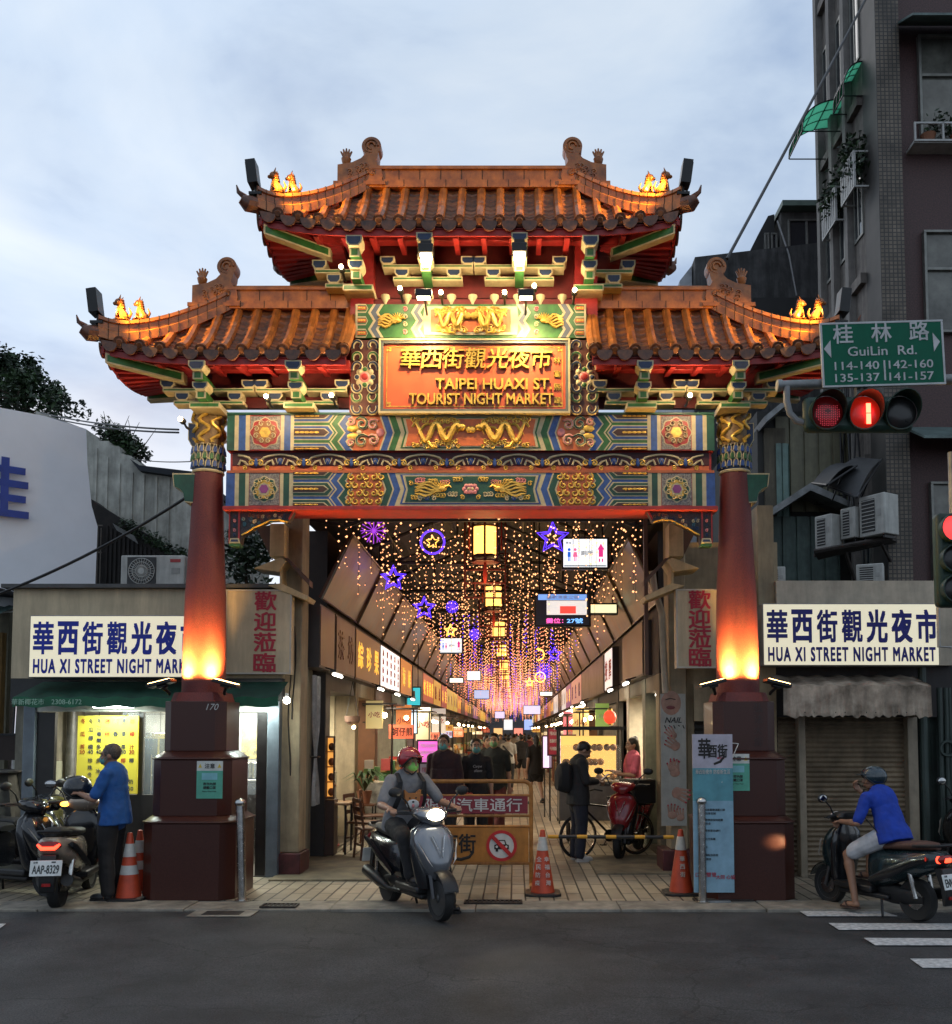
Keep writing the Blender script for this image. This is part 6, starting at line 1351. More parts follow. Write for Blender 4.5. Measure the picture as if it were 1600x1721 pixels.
# palace lanterns -------------------------------------------------------------
LAM = glow('lantern_paper', (1, .62, .12), 2.6, base=(.8, .5, .1)); LWOOD = mat('lantern_wood', (.13, .018, .013), .45, var=.3)
def lantern():
    t = thing('palace_lantern', 'hexagonal yellow palace lantern in a dark red hanging frame under the arcade ridge', 'lantern', (XC, 14, 4.68), 0, 'lanterns along the ridge')
    R_, h = .20, .20
    for k in range(6):
        a0, a1 = pi/6+k*pi/3, pi/6+(k+1)*pi/3; p, q = Vector((R_*cos(a0), R_*sin(a0), 0)), Vector((R_*cos(a1), R_*sin(a1), 0)); m = MB(LAM); c = (p+q)/2; u = (q-p)*.42; n = c.normalized()*.01
        m.add([c-u+n+Vector((0, 0, -h)), c+u+n+Vector((0, 0, -h)), c+u+n+Vector((0, 0, h)), c-u+n+Vector((0, 0, h)), c-u-n+Vector((0, 0, -h)), c+u-n+Vector((0, 0, -h)), c+u-n+Vector((0, 0, h)), c-u-n+Vector((0, 0, h))], [(0, 1, 2, 3), (7, 6, 5, 4), (0, 4, 5, 1), (1, 5, 6, 2), (2, 6, 7, 3), (3, 7, 4, 0)]); m.build('paper_panel', t)
    m = MB(LWOOD)
    for k in range(6):
        a = pi/6+k*pi/3; m.cyl((R_*1.03*cos(a), R_*1.03*sin(a), -h-.12), (R_*1.03*cos(a), R_*1.03*sin(a), h+.12), .016, n=6)
        m.tube([(R_*1.03*cos(a), R_*1.03*sin(a), h+.1), (R_*1.35*cos(a), R_*1.35*sin(a), h+.16), (R_*1.5*cos(a), R_*1.5*sin(a), h+.27)], .014, 5)
    for z in (-h-.1, -h-.02, h+.02, h+.1): m.lathe([(R_*1.0, -.014), (R_*1.1, -.01), (R_*1.1, .01), (R_*1.0, .014)], (0, 0, z), 6)
    m.build('frame', t); m = MB(LWOOD)
    for x in (-.30, .30): m.box(x-.012, x+.012, -.012, .012, -.85, .95)
    for z in (-.84, -.62, -.42, .5, .72, .93): m.box(-.288, .288, -.010, .010, z-.012, z+.012)
    for x in (-.15, 0, .15): m.box(x-.008, x+.008, -.008, .008, -.828, -.632)
    m.build('hanging_frame', t); m = MB(mat('tassel_red', (.3, .02, .02), .8))
    for k in range(6): a = pi/6+k*pi/3; m.cyl((R_*1.4*cos(a), R_*1.4*sin(a), h+.2), (R_*1.4*cos(a), R_*1.4*sin(a), -.1), .009, .014, 5)
    m.lathe([(.02, -.62), (.035, -.5), (.02, -.32), (.012, -.22)], (0, 0, 0), 8); m.build('tassel', t)
    return t
ln0 = lantern(); ys = [14, 20, 26.5, 33, 40, 47, 55, 64, 74, 85]
for i, y in enumerate(ys):
    o = ln0 if i == 0 else copy_tree(ln0); o.location = (XC, y, 4.66+.03*sin(i)); 
    light('lantern_light', 'POINT', (XC, y, 4.0), 30 if y < 60 else 60, (1, .55, .2), None, .25)
# fairy lights ------------------------------------------------------------------
VIO = glow('violet_tube', (.11, .035, 1), 2.2, samp=False); BULB2 = glow('fairy_bulb_rose', (1, .30, .16), 2.2, samp=False); WIRE = mat('lamp_wire', (.015, .012, .01), .7, var=0); BULB = glow('fairy_bulb', (1, .45, .19), 2.6, samp=False)
def octa(m, p, r): p = Vector(p); X, Y, Z = Vector((r, 0, 0)), Vector((0, r, 0)), Vector((0, 0, r)); m.add([p+X, p+Y, p-X, p-Y, p+Z, p-Z], [(0, 1, 4), (1, 2, 4), (2, 3, 4), (3, 0, 4), (1, 0, 5), (2, 1, 5), (3, 2, 5), (0, 3, 5)])
R = random.Random(77); strands = []
y = 12.15; row = 0
while y < 100:
    for i in range(24):
        if R.random() < .22: continue
        x = XA+.3+(XB-XA-.6)*(i+R.uniform(-.4, .4)+.5)/24; zt = min(roofz(x)-.08, 4.98); ln = R.choice((.35, .5, .7, .7, .95, 1.25))+(0 if y < 34 else R.uniform(0, .9)); strands.append((x, y+R.uniform(-.25, .25), zt, ln))
    row += 1; y += .62+.012*row
strands.sort(key=lambda s_: s_[1])
protos = {}
far = W(WIRE, BULB)
for i, (x, y, z, ln) in enumerate(strands):
    if i < 290:
        key = (ln, R.randrange(3))
        if key not in protos:
            q = Vector((x, y, z)); t = thing('fairy_light_strand', 'strand of warm white fairy lights hanging from the arcade roof', 'fairy lights', q, 0, 'fairy light strands near the gate'); m = MB(WIRE); m.cyl((0, 0, 0), (0, 0, -ln), .0022, n=4); m.build('wire', t); n = max(3, int(ln/.115))
            for k in range(n): m = MB(BULB); octa(m, (R.uniform(-.012, .012), R.uniform(-.012, .012), -ln*(k+1)/n+R.uniform(-.02, .02)), R.choice((.009, .011, .013, .018))); m.build('bulb', t, smooth=0)
            protos[key] = t
        else: o = copy_tree(protos[key]); o.location = (x, y, z); o.rotation_euler = (0, 0, R.uniform(0, 6))
    else:
        far.use(WIRE).cyl((x, y, z), (x, y, z-ln), .002, n=3); n = max(3, int(ln/.11)); far.use(R.choice((BULB, BULB, BULB, BULB2, BULB2, VIO)))
        for k in range(n): octa(far, (x+R.uniform(-.012, .012), y, z-ln*(k+1)/n), .014+.00012*y)
o = far.build('distant_fairy_lights', smooth=0); setp(o, 'mass of warm fairy lights far down the covered street', 'fairy lights', None, 'stuff')
# violet light ornaments
VIO2 = glow('magenta_tube', (.4, .06, .7), 1.0, samp=False); AMB = glow('amber_tube', (1, .5, .08), 4, samp=False)
def ornament(kind, lab, px, py, Y, r, m_):
    p = at(px, py, Y); t = thing('light_ornament', lab, 'light ornament', p); m = MB(m_)
    if kind == 'star':
        for k, s_ in enumerate((1, .72)): P = [(x, 0, z) for x, z in ngon(0, 0, r*s_, 10, pi/2, r*s_*.46)]; m.tube(P+P[:2], .010, 5)
    elif kind == 'ring':
        for k in range(2): m.tube([(r*(1-.06*k)*cos(a), 0, r*(1-.06*k)*sin(a)) for a in [2*pi*i/28 for i in range(30)]], .011, 5)
        c = MB(AMB); P = [(x, 0, z) for x, z in ngon(0, 0, r*.55, 10, pi/2, r*.26)]; c.tube(P+P[:2], .006, 5); c.build('star', t)
    elif kind == 'moon':
        m.tube([(r*cos(a), 0, r*sin(a)) for a in [-1.9+3.8*i/20 for i in range(21)]]+[(r*.35+r*.62*cos(a), 0, r*.78*sin(a)) for a in [1.7-3.4*i/16 for i in range(17)]], .010, 5)
    else:
        for k in range(12):
            a = k*pi/6; m.cyl((0, 0, 0), (r*cos(a), 0, r*sin(a)), .007, n=4)
            if k % 2 == 0:
                for q in (-.4, .4): m.cyl((r*.6*cos(a), 0, r*.6*sin(a)), (r*.95*cos(a+q*.6), 0, r*.95*sin(a+q*.6)), .006, n=4)
    m.build('light_tube', t); h = MB(WIRE); h.cyl((0, 0, r), (0, 0, max(r+.1, roofz(p.x)-p.z)), .004, n=4); h.build('hanging_wire', t)
for a in (('ring', 'glowing violet ring with a small star inside', 727, 911, 14, .18, VIO), ('star', 'glowing violet star near the lit restroom sign', 929, 904, 14.2, .25, VIO), ('star', 'glowing violet star beside the first angled panels', 661, 972, 15.5, .22, VIO), ('star', 'lower glowing violet star near the round burst', 713, 1022, 18, .23, VIO), ('burst', 'dim purple snowflake among the fairy lights', 628, 892, 13.6, .19, VIO2), ('burst', 'small round violet burst beside the lower star', 760, 1020, 19, .13, VIO), ('burst', 'tiny violet burst near the lantern row', 798, 1066, 24, .15, VIO), ('star', 'small distant violet star, poster side', 932, 1100, 26, .22, VIO), ('burst', 'distant violet burst, poster side', 915, 1128, 30, .25, VIO), ('moon', 'pale crescent moon light, poster side', 905, 1100, 25, .15, AMB), ('ring', 'tiny amber ring light far down the street', 908, 1138, 33, .18, AMB), ('star', 'tiny amber star light far down the street', 890, 1147, 33, .18, AMB), ('star', 'yellow star light above the far restroom sign', 757, 1060, 25, .18, AMB), ('burst', 'tiny violet burst deep in the street, kiosk side', 822, 1126, 36, .25, VIO2)): ornament(*a)
# shopfronts ---------------------------------------------------------------------
CEILW = glow('shop_tube', (1, .93, .78), 8, samp=False)
def shop(s_, y0, y1, lab, wall, backc, lit, col=(1, .85, .6), depth=1.6, items=0, seed=0, door=None, grp=None):
    X = XA if s_ < 0 else XB; t = thing('shopfront', lab, 'shop', (X, (y0+y1)/2, .02), 0, grp); o = lambda d: X+s_*d; R = random.Random(seed)
    def bx(m, d0, d1, ya, yb, z0, z1, nm, bev=0): return W(m).box(min(o(d0), o(d1)), max(o(d0), o(d1)), ya, yb, z0, z1).build(nm, t, bevel=bev)
    bx(wall, 0, .35, y0, y0+.34, .02, 2.70, 'pier', .01); bx(wall, .02, depth, y0+.341, y1, 2.46, 2.70, 'header'); bx(mat('shop_upper', (.05, .035, .028), .7), .0, .3, y0, y1, 2.701, 4.8, 'upper_wall')
    bx(backc, depth, depth+.08, y0, y1, .02, 2.459, 'rear_wall'); bx(backc, .36, depth, y0+.001, y0+.08, .02, 2.459, 'party_wall'); bx(mat('shop_floor', (.12, .1, .08), .5), .0, depth, y0+.342, y1, .021, .05, 'floor')
    if y0 < 36:
        bx(mat('wainscot_brown', (.09, .04, .02), .5, var=.3), .37, depth-.01, y0-.014, y0, .05, .95, 'wainscot'); c = R.choice(((.5, .12, .05), (.55, .45, .12), (.1, .2, .3), (.5, .46, .4)))
        for k in range(2): a = .42+.5*k*(depth > 1); bx(mat('wall_poster_%.2f' % c[0], c, .5, var=.5, scale=9), a, a+.3, y0-.012, y0, 1.25+.2*k, 1.75+.2*k, 'wall_poster')
    if lit:
        bx(CEILW, depth*.4, depth*.4+.06, y0+.6, y1-.3, 2.41, 2.44, 'ceiling_tube'); light('shop_light', 'AREA', (o(depth*.45), (y0+y1)/2, 2.38), lit, col, t, 1.2, sizey=.5)
        if y0 < 36: light('shop_spill', 'AREA', (o(-.05), (y0+y1)/2, 2.40), lit*.45, col, t, .3, (o(-1.5), (y0+y1)/2, 0), sizey=1.6)
    for k in range(items):
        yy = y0+.5+(y1-y0-.7)*R.random(); h = R.uniform(.5, 1.1); c = R.choice(((.5, .3, .1), (.3, .05, .04), (.55, .52, .45), (.1, .2, .12), (.35, .2, .1), (.6, .45, .1))); w_ = R.uniform(.3, .6); m = W(mat('goods_%.2f_%.2f' % c[:2], c, .5, var=.3)); m.box(o(depth*.55)-.15, o(depth*.55)+.15, yy-w_/2, yy+w_/2, .05, h); 
        for q in range(5): m.bx((o(depth*.5)-.1+.2*R.random(), yy-w_/2+w_*R.random(), h+.08), .12, .12, .16)
        m.build('display_shelf', t, bevel=.01)
    if door: door(t, o, y0, y1)
    return t
PIERS = [mat('pier_cream', (.30, .23, .14), .7, dirt=.3), mat('pier_green_white', (.24, .25, .18), .6, dirt=.3), mat('pier_brown', (.13, .06, .035), .6), mat('pier_grey', (.16, .15, .14), .7, dirt=.3), mat('pier_dark', (.03, .026, .025), .6)]
BACKS = [WTILE, mat('back_cream', (.5, .42, .28), .7), mat('back_wood', (.22, .10, .04), .6), mat('back_orange', (.5, .22, .05), .6), mat('back_dark', (.06, .045, .04), .7)]
shop(-1, 13.9, 16.5, 'open snack shop with tiled walls and wooden chairs outside', PIERS[4], WTILE, 90, (1, .92, .72), 1.9, 0, 1)
shop(-1, 16.5, 18.9, 'shop with cream pillar, potted plant and dark door posts', PIERS[0], BACKS[1], 50, (1, .75, .45), 1.4, 1, 2)
shop(-1, 18.9, 21.4, 'shop with pink curtain and brown posts', PIERS[2], mat('pink_curtain', (.5, .22, .2), .8, var=.3, stretch=(1, 12, 1)), 50, (1, .8, .6), .5, 0, 3)
shop(-1, 21.4, 24.2, 'shop with pale green pillars behind the pink light board', PIERS[1], BACKS[0], 50, (1, .95, .8), 1.4, 2, 4)
shop(-1, 24.2, 27.5, 'shop under the cyan sign with white lights', PIERS[1], BACKS[0], 55, (.85, .95, 1), 1.4, 2, 5)
shop(1, 13.9, 15.4, 'half closed brown shutter shop beside the manicure posters', PIERS[0], BACKS[4], 8, (1, .8, .5), .3, 0, 6)
shop(1, 15.4, 17.6, 'bright open stall where the person in pink stands', PIERS[1], BACKS[1], 55, (1, .85, .6), 1.5, 2, 7)
shop(1, 17.6, 19.4, 'white walled shop doorway beyond the pink stall', mat('white_wall', (.6, .56, .46), .6), BACKS[1], 30, (1, .85, .6), .6, 0, 8)
shop(1, 19.4, 24, 'dark tiled closed shop wall with a red lantern', PIERS[4], mat('dark_tile', (.035, .03, .03), .4), 0, (1, 1, 1), .1, 0, 9)
shop(1, 24, 28, 'golden lit doorway with a white strip lamp', PIERS[3], BACKS[3], 30, (1, .7, .3), 1.0, 1, 10)
R = random.Random(5)
for s_ in (-1, 1):
    y = 27.5 if s_ < 0 else 28; k = 0
    while y < 96:
        ln = R.uniform(2.8, 4) if y < 55 else R.uniform(5, 7)
        shop(s_, y, y+ln, 'small distant lit shopfront far down the covered street, '+('kiosk' if s_ < 0 else 'poster')+' side', R.choice(PIERS), R.choice(BACKS[:4]), R.choice((25, 50, 80)) if y < 60 else 90, R.choice(((1, .75, .4), (1, .9, .7), (1, .6, .25))), 1.2, 2 if y < 50 else 0, int(y*10), grp='distant shopfronts '+('on the kiosk side' if s_ < 0 else 'on the poster side')); y += ln; k += 1
t = thing('end_building', 'distant grey building closing the far end of the street', 'building', (-.3, 122, 0)); W(mat('end_grey', (.12, .11, .11), .8)).box(-14, 14, 122, 125, 0, 9).build('wall', t)
for i, c in enumerate(((1, .55, .2), (.9, .85, .8), (1, .3, .2), (.4, .5, .9))): W(glow('end_sign_%d' % i, c, .9)).box(-2.6+1.3*i, -1.5+1.3*i, 121.9, 121.99, 1.4+.7*(i % 2), 2.3+1.1*(i % 2)).build('lit_sign', t)
for i in range(5): window(t, -6+2.5*i, -4.6+2.5*i, 3, 5, 122, 2)
# strip lamps under the signs
for i, (s_, y, lab) in enumerate(((-1, 13.2, 'white strip lamp under the first brown shop sign'), (-1, 17.5, 'cluster lamp under the fruit stall sign'), (-1, 20, 'strip lamp under the bright white sign'), (-1, 23, 'strip lamp under the orange sign'), (1, 15.5, 'bright white strip lamp under the plain brown sign'), (1, 18, 'strip lamp above the white doorway'), (1, 25.5, 'long white strip lamp over the golden doorway'), (1, 30, 'strip lamp under the pinkish sign'))):
    X = (XA+.3) if s_ < 0 else (XB-.3); t = thing('strip_lamp', lab, 'lamp', (X, y, 2.62)); m = MB(glow('strip_hot', (1, .94, .8), 9, samp=False)); m.cap((0, -.3, 0), .02, (0, .3, 0), .02, 8); m.build('tube', t); m = MB(BLACKM); m.box(-.04, .04, -.34, .34, .025, .06); m.cyl((0, 0, .06), (s_*.2, 0, .12), .012, n=5); m.build('batten', t)
# string of bulbs over the poster side shops
t = thing('bulb_garland', 'garland of white bulbs under the signs on the poster side', 'garland', (XB-.2, 30, 2.6)); m = W(WIRE); P = [(XB-.22, 26+.35*i, 2.62-.06*abs(sin(i*.8))) for i in range(40)]; m.tube(P, .006, 4); m.build('wire', t)
for i in range(0, 40, 2): m = W(glow('garland_bulb', (1, .9, .7), 6, samp=False)); p = Vector(P[i]); m.ball(p+Vector((0, 0, -.05)), .045, n=8, m=6); m.build('bulb', t)
# ------------------------------------------------------------------ lamps fixed to the gate
def gate_lamp(px, py, Y, lab, e=22, hood=False, r=.025, col=(1, .74, .40)):
    p = at(px, py, Y); t = thing('gate_lamp', lab, 'lamp', p, 0, 'lamps under the gate eaves'); b = MB(WARMHOT)
    if hood:
        b.frustum([(-.045, -.04), (.045, -.04), (.045, .04), (-.045, .04)], -.10, [(-.065, -.055), (.065, -.055), (.065, .055), (-.065, .055)], .02); b.build('lens', t, bevel=.01)
        h = MB(BLACKM); h.box(-.085, .085, -.075, .075, .021, .12); h.box(-.06, .06, -.05, .05, .121, .17); h.cyl((0, 0, .17), (0, .3, .22), .018, n=8); h.build('hood', t, bevel=.008); light('lamp_light', 'POINT', p+Vector((0, -.02, -.16)), e, col, t, .05)
    else:
        b.ball((0, 0, 0), r, n=12, m=8); b.build('bulb', t); h = MB(BLACKM); h.lathe([(.02, .03), (.032, .04), (.036, .09), (.02, .11)], (0, .0, 0), 12, 'Y'); h.tube([(0, .1, 0), (0, .2, -.03), (0, .3, -.02)], .014, 6); h.build('socket', t); light('lamp_light', 'POINT', p+Vector((0, -.06, 0)), e, col, t, .05)
for a in ((716, 432, 10.22, 'hooded lamp under the top eave, kiosk side of the plaque', 12, True), (873, 430, 10.22, 'hooded lamp under the top eave, tall building side of the plaque', 12, True),
          (573, 448, 10.3, 'bare bulb beside the top tier corner bracket above the kiosk side roof', 10), (672, 484, 10.4, 'bulb over the frieze nearest the outer phoenix', 10), (741, 491, 10.42, 'bulb over the frieze between the balusters, kiosk side of centre', 10),
          (848, 491, 10.42, 'bulb over the frieze between the balusters, tall building side of centre', 10), (898, 480, 10.4, 'bulb over the frieze near the tall building side hooded lamp', 10), (966, 487, 10.35, 'bulb at the foot of the top tier post on the tall building side', 10),
          (447, 666, 10.35, 'bulb in the kiosk side bay between the cup brackets', 20), (557, 664, 10.35, 'bulb in the kiosk side bay beside the plaque', 20), (1160, 664, 10.35, 'bulb in the bay beside the road sign', 20), (303, 704, 10.3, 'bulb on the outer wing bracket above the juice kiosk', 8)): gate_lamp(*a)
for px, x2 in ((712, 700), (884, 892)):     # floods washing the frieze and plaque
    p = at(px, 497, 10.18); t = thing('plaque_floodlight', 'small black flood lamp aimed down at the golden plaque, '+('kiosk side' if px < 800 else 'tall building side'), 'floodlight', p); h = MB(BLACKM); h.box(-.09, .09, -.05, .05, -.02, .06); h.tube([(0, .05, .02), (0, .25, .0), (0, .42, -.03)], .014, 6); h.build('housing', t, bevel=.01); m = MB(WARMHOT); m.box(-.07, .07, -.03, .045, -.028, -.0205); m.build('lens', t)
    light('flood_beam', 'SPOT', p+Vector((0, .0, -.05)), 150, (1, .70, .30), t, .05, at(x2, 640, 10.66), 118, .9)
for X, who in ((XL, 'kiosk side'), (XR, 'road sign side')):
    for q in (-1, 1):
        zt = gz(1160); p = Vector((X+q*.36, YC-.34, zt+.06)); t = thing('column_uplight', 'black floodlight on the pedestal shining up the red column, '+who+(', outer' if (q < 0) == (X < 0) else ', inner'), 'floodlight', p); h = MB(BLACKM); h.T = Matrix.Rotation(q*.25, 4, 'Y'); h.box(-.14, .14, -.10, .10, -.02, .02); h.box(-.05, .05, -.05, .05, -.05, -.021); h.T = Matrix(); h.tube([(0, 0, -.03), (-q*.05, .1, -.10), (-q*.05, .12, -.12)], .02, 6); h.build('housing', t, bevel=.008); m = MB(glow('uplight_lens', (1, .62, .22), 14)); m.T = Matrix.Rotation(q*.25, 4, 'Y'); m.box(-.12, .12, -.085, .085, .0205, .026); m.build('lens', t)
        light('uplight', 'SPOT', p+Vector((-q*.06, .03, .05)), 900, (1, .54, .11), t, .04, Vector((X+q*.10, YC-.20, zt+.30)), 92, 1)
# ------------------------------------------------------------------ scooters and bicycle
def lathe_tyre(m, c, r, wd, n=28): m.lathe([(r-.055, -wd*.7), (r-.02, -wd), (r-.004, -wd*.62), (r, 0), (r-.004, wd*.62), (r-.02, wd), (r-.055, wd*.7)], c, n, 'X')
def sring(w_, yf, yb, z, n=20, e=.75, yc=None):
    "horizontal section: half width w_, nose at yf, back at yb"
    R = []
    yc = (yf*.35+yb*.65) if yc is None else yc
    for i in range(n):
        a = 2*pi*i/n; c, s_ = cos(a), sin(a); x = w_*math.copysign(abs(c)**e, c); y = yc-(yc-yf)*abs(s_)**e if s_ > 0 else yc+(yb-yc)*abs(s_)**e; R.append((x, y, z))
    return R[::-1]
def lring(w_, y, z0, z1, n=20, e=.7):
    "upright section across the body at y"
    zc, h = (z0+z1)/2, (z1-z0)/2
    return [(w_*math.copysign(abs(cos(a))**e, cos(a)), y, zc+h*math.copysign(abs(sin(a))**e, sin(a))) for a in [2*pi*i/n for i in range(n)]]
def scooter(name, lab, loc, rotz, body, trim, seat, plate=None, head=False, tail=True, group=None, mirrors=True, turn=False, style=0, rear=None):
    t = thing(name, lab, 'scooter', loc, rotz, group); dk = BLACK
    for y in (-.62, .60):
        m = MB(RUBBER); lathe_tyre(m, (0, y, .225), .225, .055 if y > 0 else .048); w_ = m.build('wheel', t); m = MB(mat('rim_grey', (.10, .10, .10), .4, metal=.6)); m.lathe([(.165, -.035), (.172, 0), (.165, .035), (.15, .03), (.15, -.03)], (0, y, .225), 24, 'X'); m.lathe([(.03, -.05), (.045, -.04), (.045, .04), (.03, .05)], (0, y, .225), 12, 'X')
        for k in range(5): a = 2*pi*k/5; m.tube([(0, y+.04*cos(a), .225+.04*sin(a)), (0, y+.16*cos(a), .225+.16*sin(a))], .016, 6)
        m.build('rim', w_); m = MB(STEEL); m.lathe([(.05, .04), (.10, .042), (.10, .046), (.05, .048)], (0, y, .225), 18, 'X'); m.build('brake_disc', w_)
    m = MB(body if style else dk); R = []
    for k in range(11): a = radians(20+150*k/10-10); R.append([(x, -.62+(.255+.012*(1-abs(x)/.075))*cos(a), .225+(.262+.02*(1-(x/.075)**2))*sin(a)) for x in (-.078, -.06, -.03, 0, .03, .06, .078)])
    m.sheet(R); m.sheet([[(p[0], p[1]*.995, p[2]-.012) for p in r] for r in R]); m.build('front_fender', t)
    m = MB(mat('fork_grey', (.08, .08, .085), .4, metal=.5))
    for x in (-.075, .075): m.tube([(x, -.62, .225), (x*1.0, -.53, .52), (x*.6, -.47, .66)], [.02, .024, .026], 8)
    m.build('fork', t)
    m = MB(body); m.rings([sring(.07, -.60, -.46, .40), sring(.12, -.645, -.44, .48), sring(.17, -.645, -.42, .58), sring(.21, -.60, -.40, .70), sring(.215, -.55, -.37, .80), sring(.17, -.505, -.36, .88), sring(.09, -.46, -.37, .93)]); m.build('front_cowl', t, smooth=50)
    m = MB(trim); m.rings([sring(.14, -.50, -.36, .30), sring(.17, -.50, -.345, .38), sring(.20, -.47, -.33, .55), sring(.225, -.45, -.31, .72), sring(.20, -.43, -.31, .86), sring(.10, -.40, -.33, .95)]); m.build('leg_shield', t, smooth=50)
    m = MB(mat('signal_lens', (.55, .5, .45), .15, spec=.8))
    for s_ in (-1, 1): m.add([(s_*.205, -.575, .74), (s_*.13, -.655, .58), (s_*.10, -.662, .53), (s_*.155, -.652, .60), (s_*.2215, -.52, .79)], [(0, 1, 2, 3, 4)] if s_ > 0 else [(4, 3, 2, 1, 0)])
    m.build('front_indicator', t, smooth=0)
    m = MB(trim); m.tube([(-.03*s_, -.655+.02*abs(k), .62+.05*k) for k, s_ in ((0, 1),)]+[(0, -.64, .55)], .006, 5)
    m = MB(STEEL); m.tube([(-.07, -.565, .82), (0, -.66, .62), (.07, -.565, .82)], .008, 6); m.build('chrome_trim', t)
    m = MB(dk); m.box(-.165, .165, -.42, .12, .24, .315); m.box(-.11, .11, -.40, .3, .18, .24); m.build('floorboard', t, bevel=.02)
    m = MB(rear or body); m.rings([lring(.13, .06, .30, .70), lring(.165, .14, .30, .73), lring(.185, .35, .36, .74), lring(.19, .58, .44, .755), lring(.165, .78, .52, .77), lring(.11, .92, .60, .77), lring(.05, .97, .66, .75)]); m.build('rear_body', t, smooth=50)
    m = MB(trim)
    for s_ in (-1, 1): m.rings([[(s_*(.186+.012), y, z0), (s_*(.186+.02), y, (z0+z1)/2), (s_*(.186+.008), y, z1), (s_*.15, y, (z0+z1)/2)] for y, z0, z1 in ((.12, .36, .42), (.40, .44, .56), (.66, .58, .67), (.86, .66, .72))])
    m.build('side_trim', t); m = MB(seat); m.rings([lring(.10, .03, .71, .775), lring(.135, .10, .715, .80), lring(.15, .30, .725, .805), lring(.15, .45, .735, .83), lring(.14, .66, .75, .855), lring(.10, .82, .765, .85), lring(.05, .87, .775, .83)]); m.build('seat', t, smooth=50)
    m = MB(BLACKM); m.tube([(-.13, .66, .80), (-.14, .84, .82), (-.10, .96, .83), (0, .985, .835), (.10, .96, .83), (.14, .84, .82), (.13, .66, .80)], .016, 8); m.build('grab_rail', t)
    m = MB(glow('tail_lamp_red', (1, .05, .02), 5, base=(.4, .02, .02)) if tail else mat('tail_lens', (.25, .01, .01), .2)); m.rings([lring(.03, .995, .665, .70), lring(.10, .965, .65, .725), lring(.12, .93, .64, .735)]) if not turn else m.tube([(-.10, .955, .70), (-.06, .985, .665), (.06, .985, .665), (.10, .955, .70)], .02, 8); m.build('tail_light', t)
    m = MB(mat('red_lens', (.30, .01, .01), .2)); m.ball((0, .955, .69), .125, .035, .05); m.build('tail_lens', t)
    m = MB(dk); m.prism([(.86, .60), (.97, .60), (1.02, .36), (.99, .22), (.96, .22), (.94, .40)], -.075, .075, 'X'); m.build('rear_mudguard', t, bevel=.008)
    m = MB(mat('reflector_red', (.4, .015, .015), .3)); m.box(-.04, .04, 1.008, 1.022, .29, .32); m.build('reflector', t)
    if plate:
        pl = MB(mat('plate_white', (.70, .72, .70), .4)); T = Matrix.Translation((0, 1.035, .475)) @ Matrix.Rotation(radians(14), 4, 'X') @ Matrix.Rotation(pi, 4, 'Z'); pl.T = T; pl.box(-.15, .15, -.004, .004, -.078, .078); P = pl.build('licence_plate', t, bevel=.003); l = MB(mat('plate_ink', (.015, .02, .02), .5)); l.T = T; l.text(plate, 0, -.0045, -.012, h=.082, w_=.25, bold=.02, depth=.003); l.text('台灣', -.1, -.0045, .058, h=.02, depth=.003); l.box(.05, .09, -.007, -.0045, .052, .066); l.build('lettering', P)
    m = MB(mat('engine_black', (.02, .02, .022), .5, metal=.4)); m.rings([lring(.05, .12, .16, .34), lring(.065, .3, .14, .36), lring(.06, .5, .15, .34), lring(.05, .70, .17, .29)]); m.T = Matrix.Translation((.115, 0, 0)); E_ = m.build('engine', t); 
    m = MB(mat('exhaust_black', (.03, .03, .03), .35, metal=.6)); m.tube([(-.10, .1, .2), (-.13, .35, .2), (-.155, .5, .25), (-.16, .88, .33)], [.02, .025, .06, .062], 12); m.build('exhaust', t)
    m = MB(STEEL); m.tube([(.13, .68, .26), (.15, .60, .60)], .024, 8); m.tube([(-.13, .68, .28), (-.15, .60, .60)], .024, 8); m.build('shock_absorber', t)
    m = MB(BLACKM); m.tube([(.09, .2, .2), (.17, .28, .02)], .014, 6); m.build('kickstand', t)
    m = MB(body if style != 1 else dk); m.rings([sring(.06, -.50, -.34, .92), sring(.16, -.52, -.27, .98), sring(.19, -.50, -.25, 1.03), sring(.15, -.45, -.26, 1.075), sring(.05, -.40, -.30, 1.09)]); m.build('handlebar_cover', t, smooth=50)
    m = MB(dk); 
    for s_ in (-1, 1): m.tube([(s_*.14, -.36, 1.03), (s_*.24, -.33, 1.045), (s_*.37, -.27, 1.04)], [.016, .018, .019], 8); m.tube([(s_*.2, -.41, 1.03), (s_*.36, -.34, 1.03)], .007, 6)
    m.build('handlebar', t)
    if head is not None:
        hm = MB(glow('headlamp_on', (1, .88, .62), 35)) if head else MB(mat('lens_clear', (.4, .4, .4), .1)); hm.ball((0, -.505, 1.02), .095, .035, .058, 16, 10); hm.build('headlight', t)
    if mirrors:
        for s_ in (-1, 1):
            m = MB(dk); m.tube([(s_*.2, -.35, 1.05), (s_*.25, -.36, 1.15), (s_*.33, -.36, 1.22)], .009, 6); m.ball((s_*.37, -.355, 1.245), .075, .022, .05, 14, 8); M_ = m.build('mirror', t); m = MB(mat('mirror_glass', (.5, .5, .5), .03, metal=1)); m.ball((s_*.37, -.338, 1.245), .062, .008, .04, 12, 6); m.build('mirror_glass', M_)
    if style == 2:
        for s_ in (-1, 1): m = MB(glow('amber_signal', (1, .42, .06), 5)) if s_ > 0 else MB(mat('amber_lens', (.5, .2, .04), .2)); m.ball((s_*.2, -.30, 1.02), .05, .06, .03); m.build('indicator', t)
    return t
DOGTAN, SILVER = mat('scooter_champagne', (.36, .30, .24), .25, metal=.3, coat=.5, var=.05), mat('scooter_silver', (.20, .21, .23), .22, metal=.55, coat=.6, var=.05)
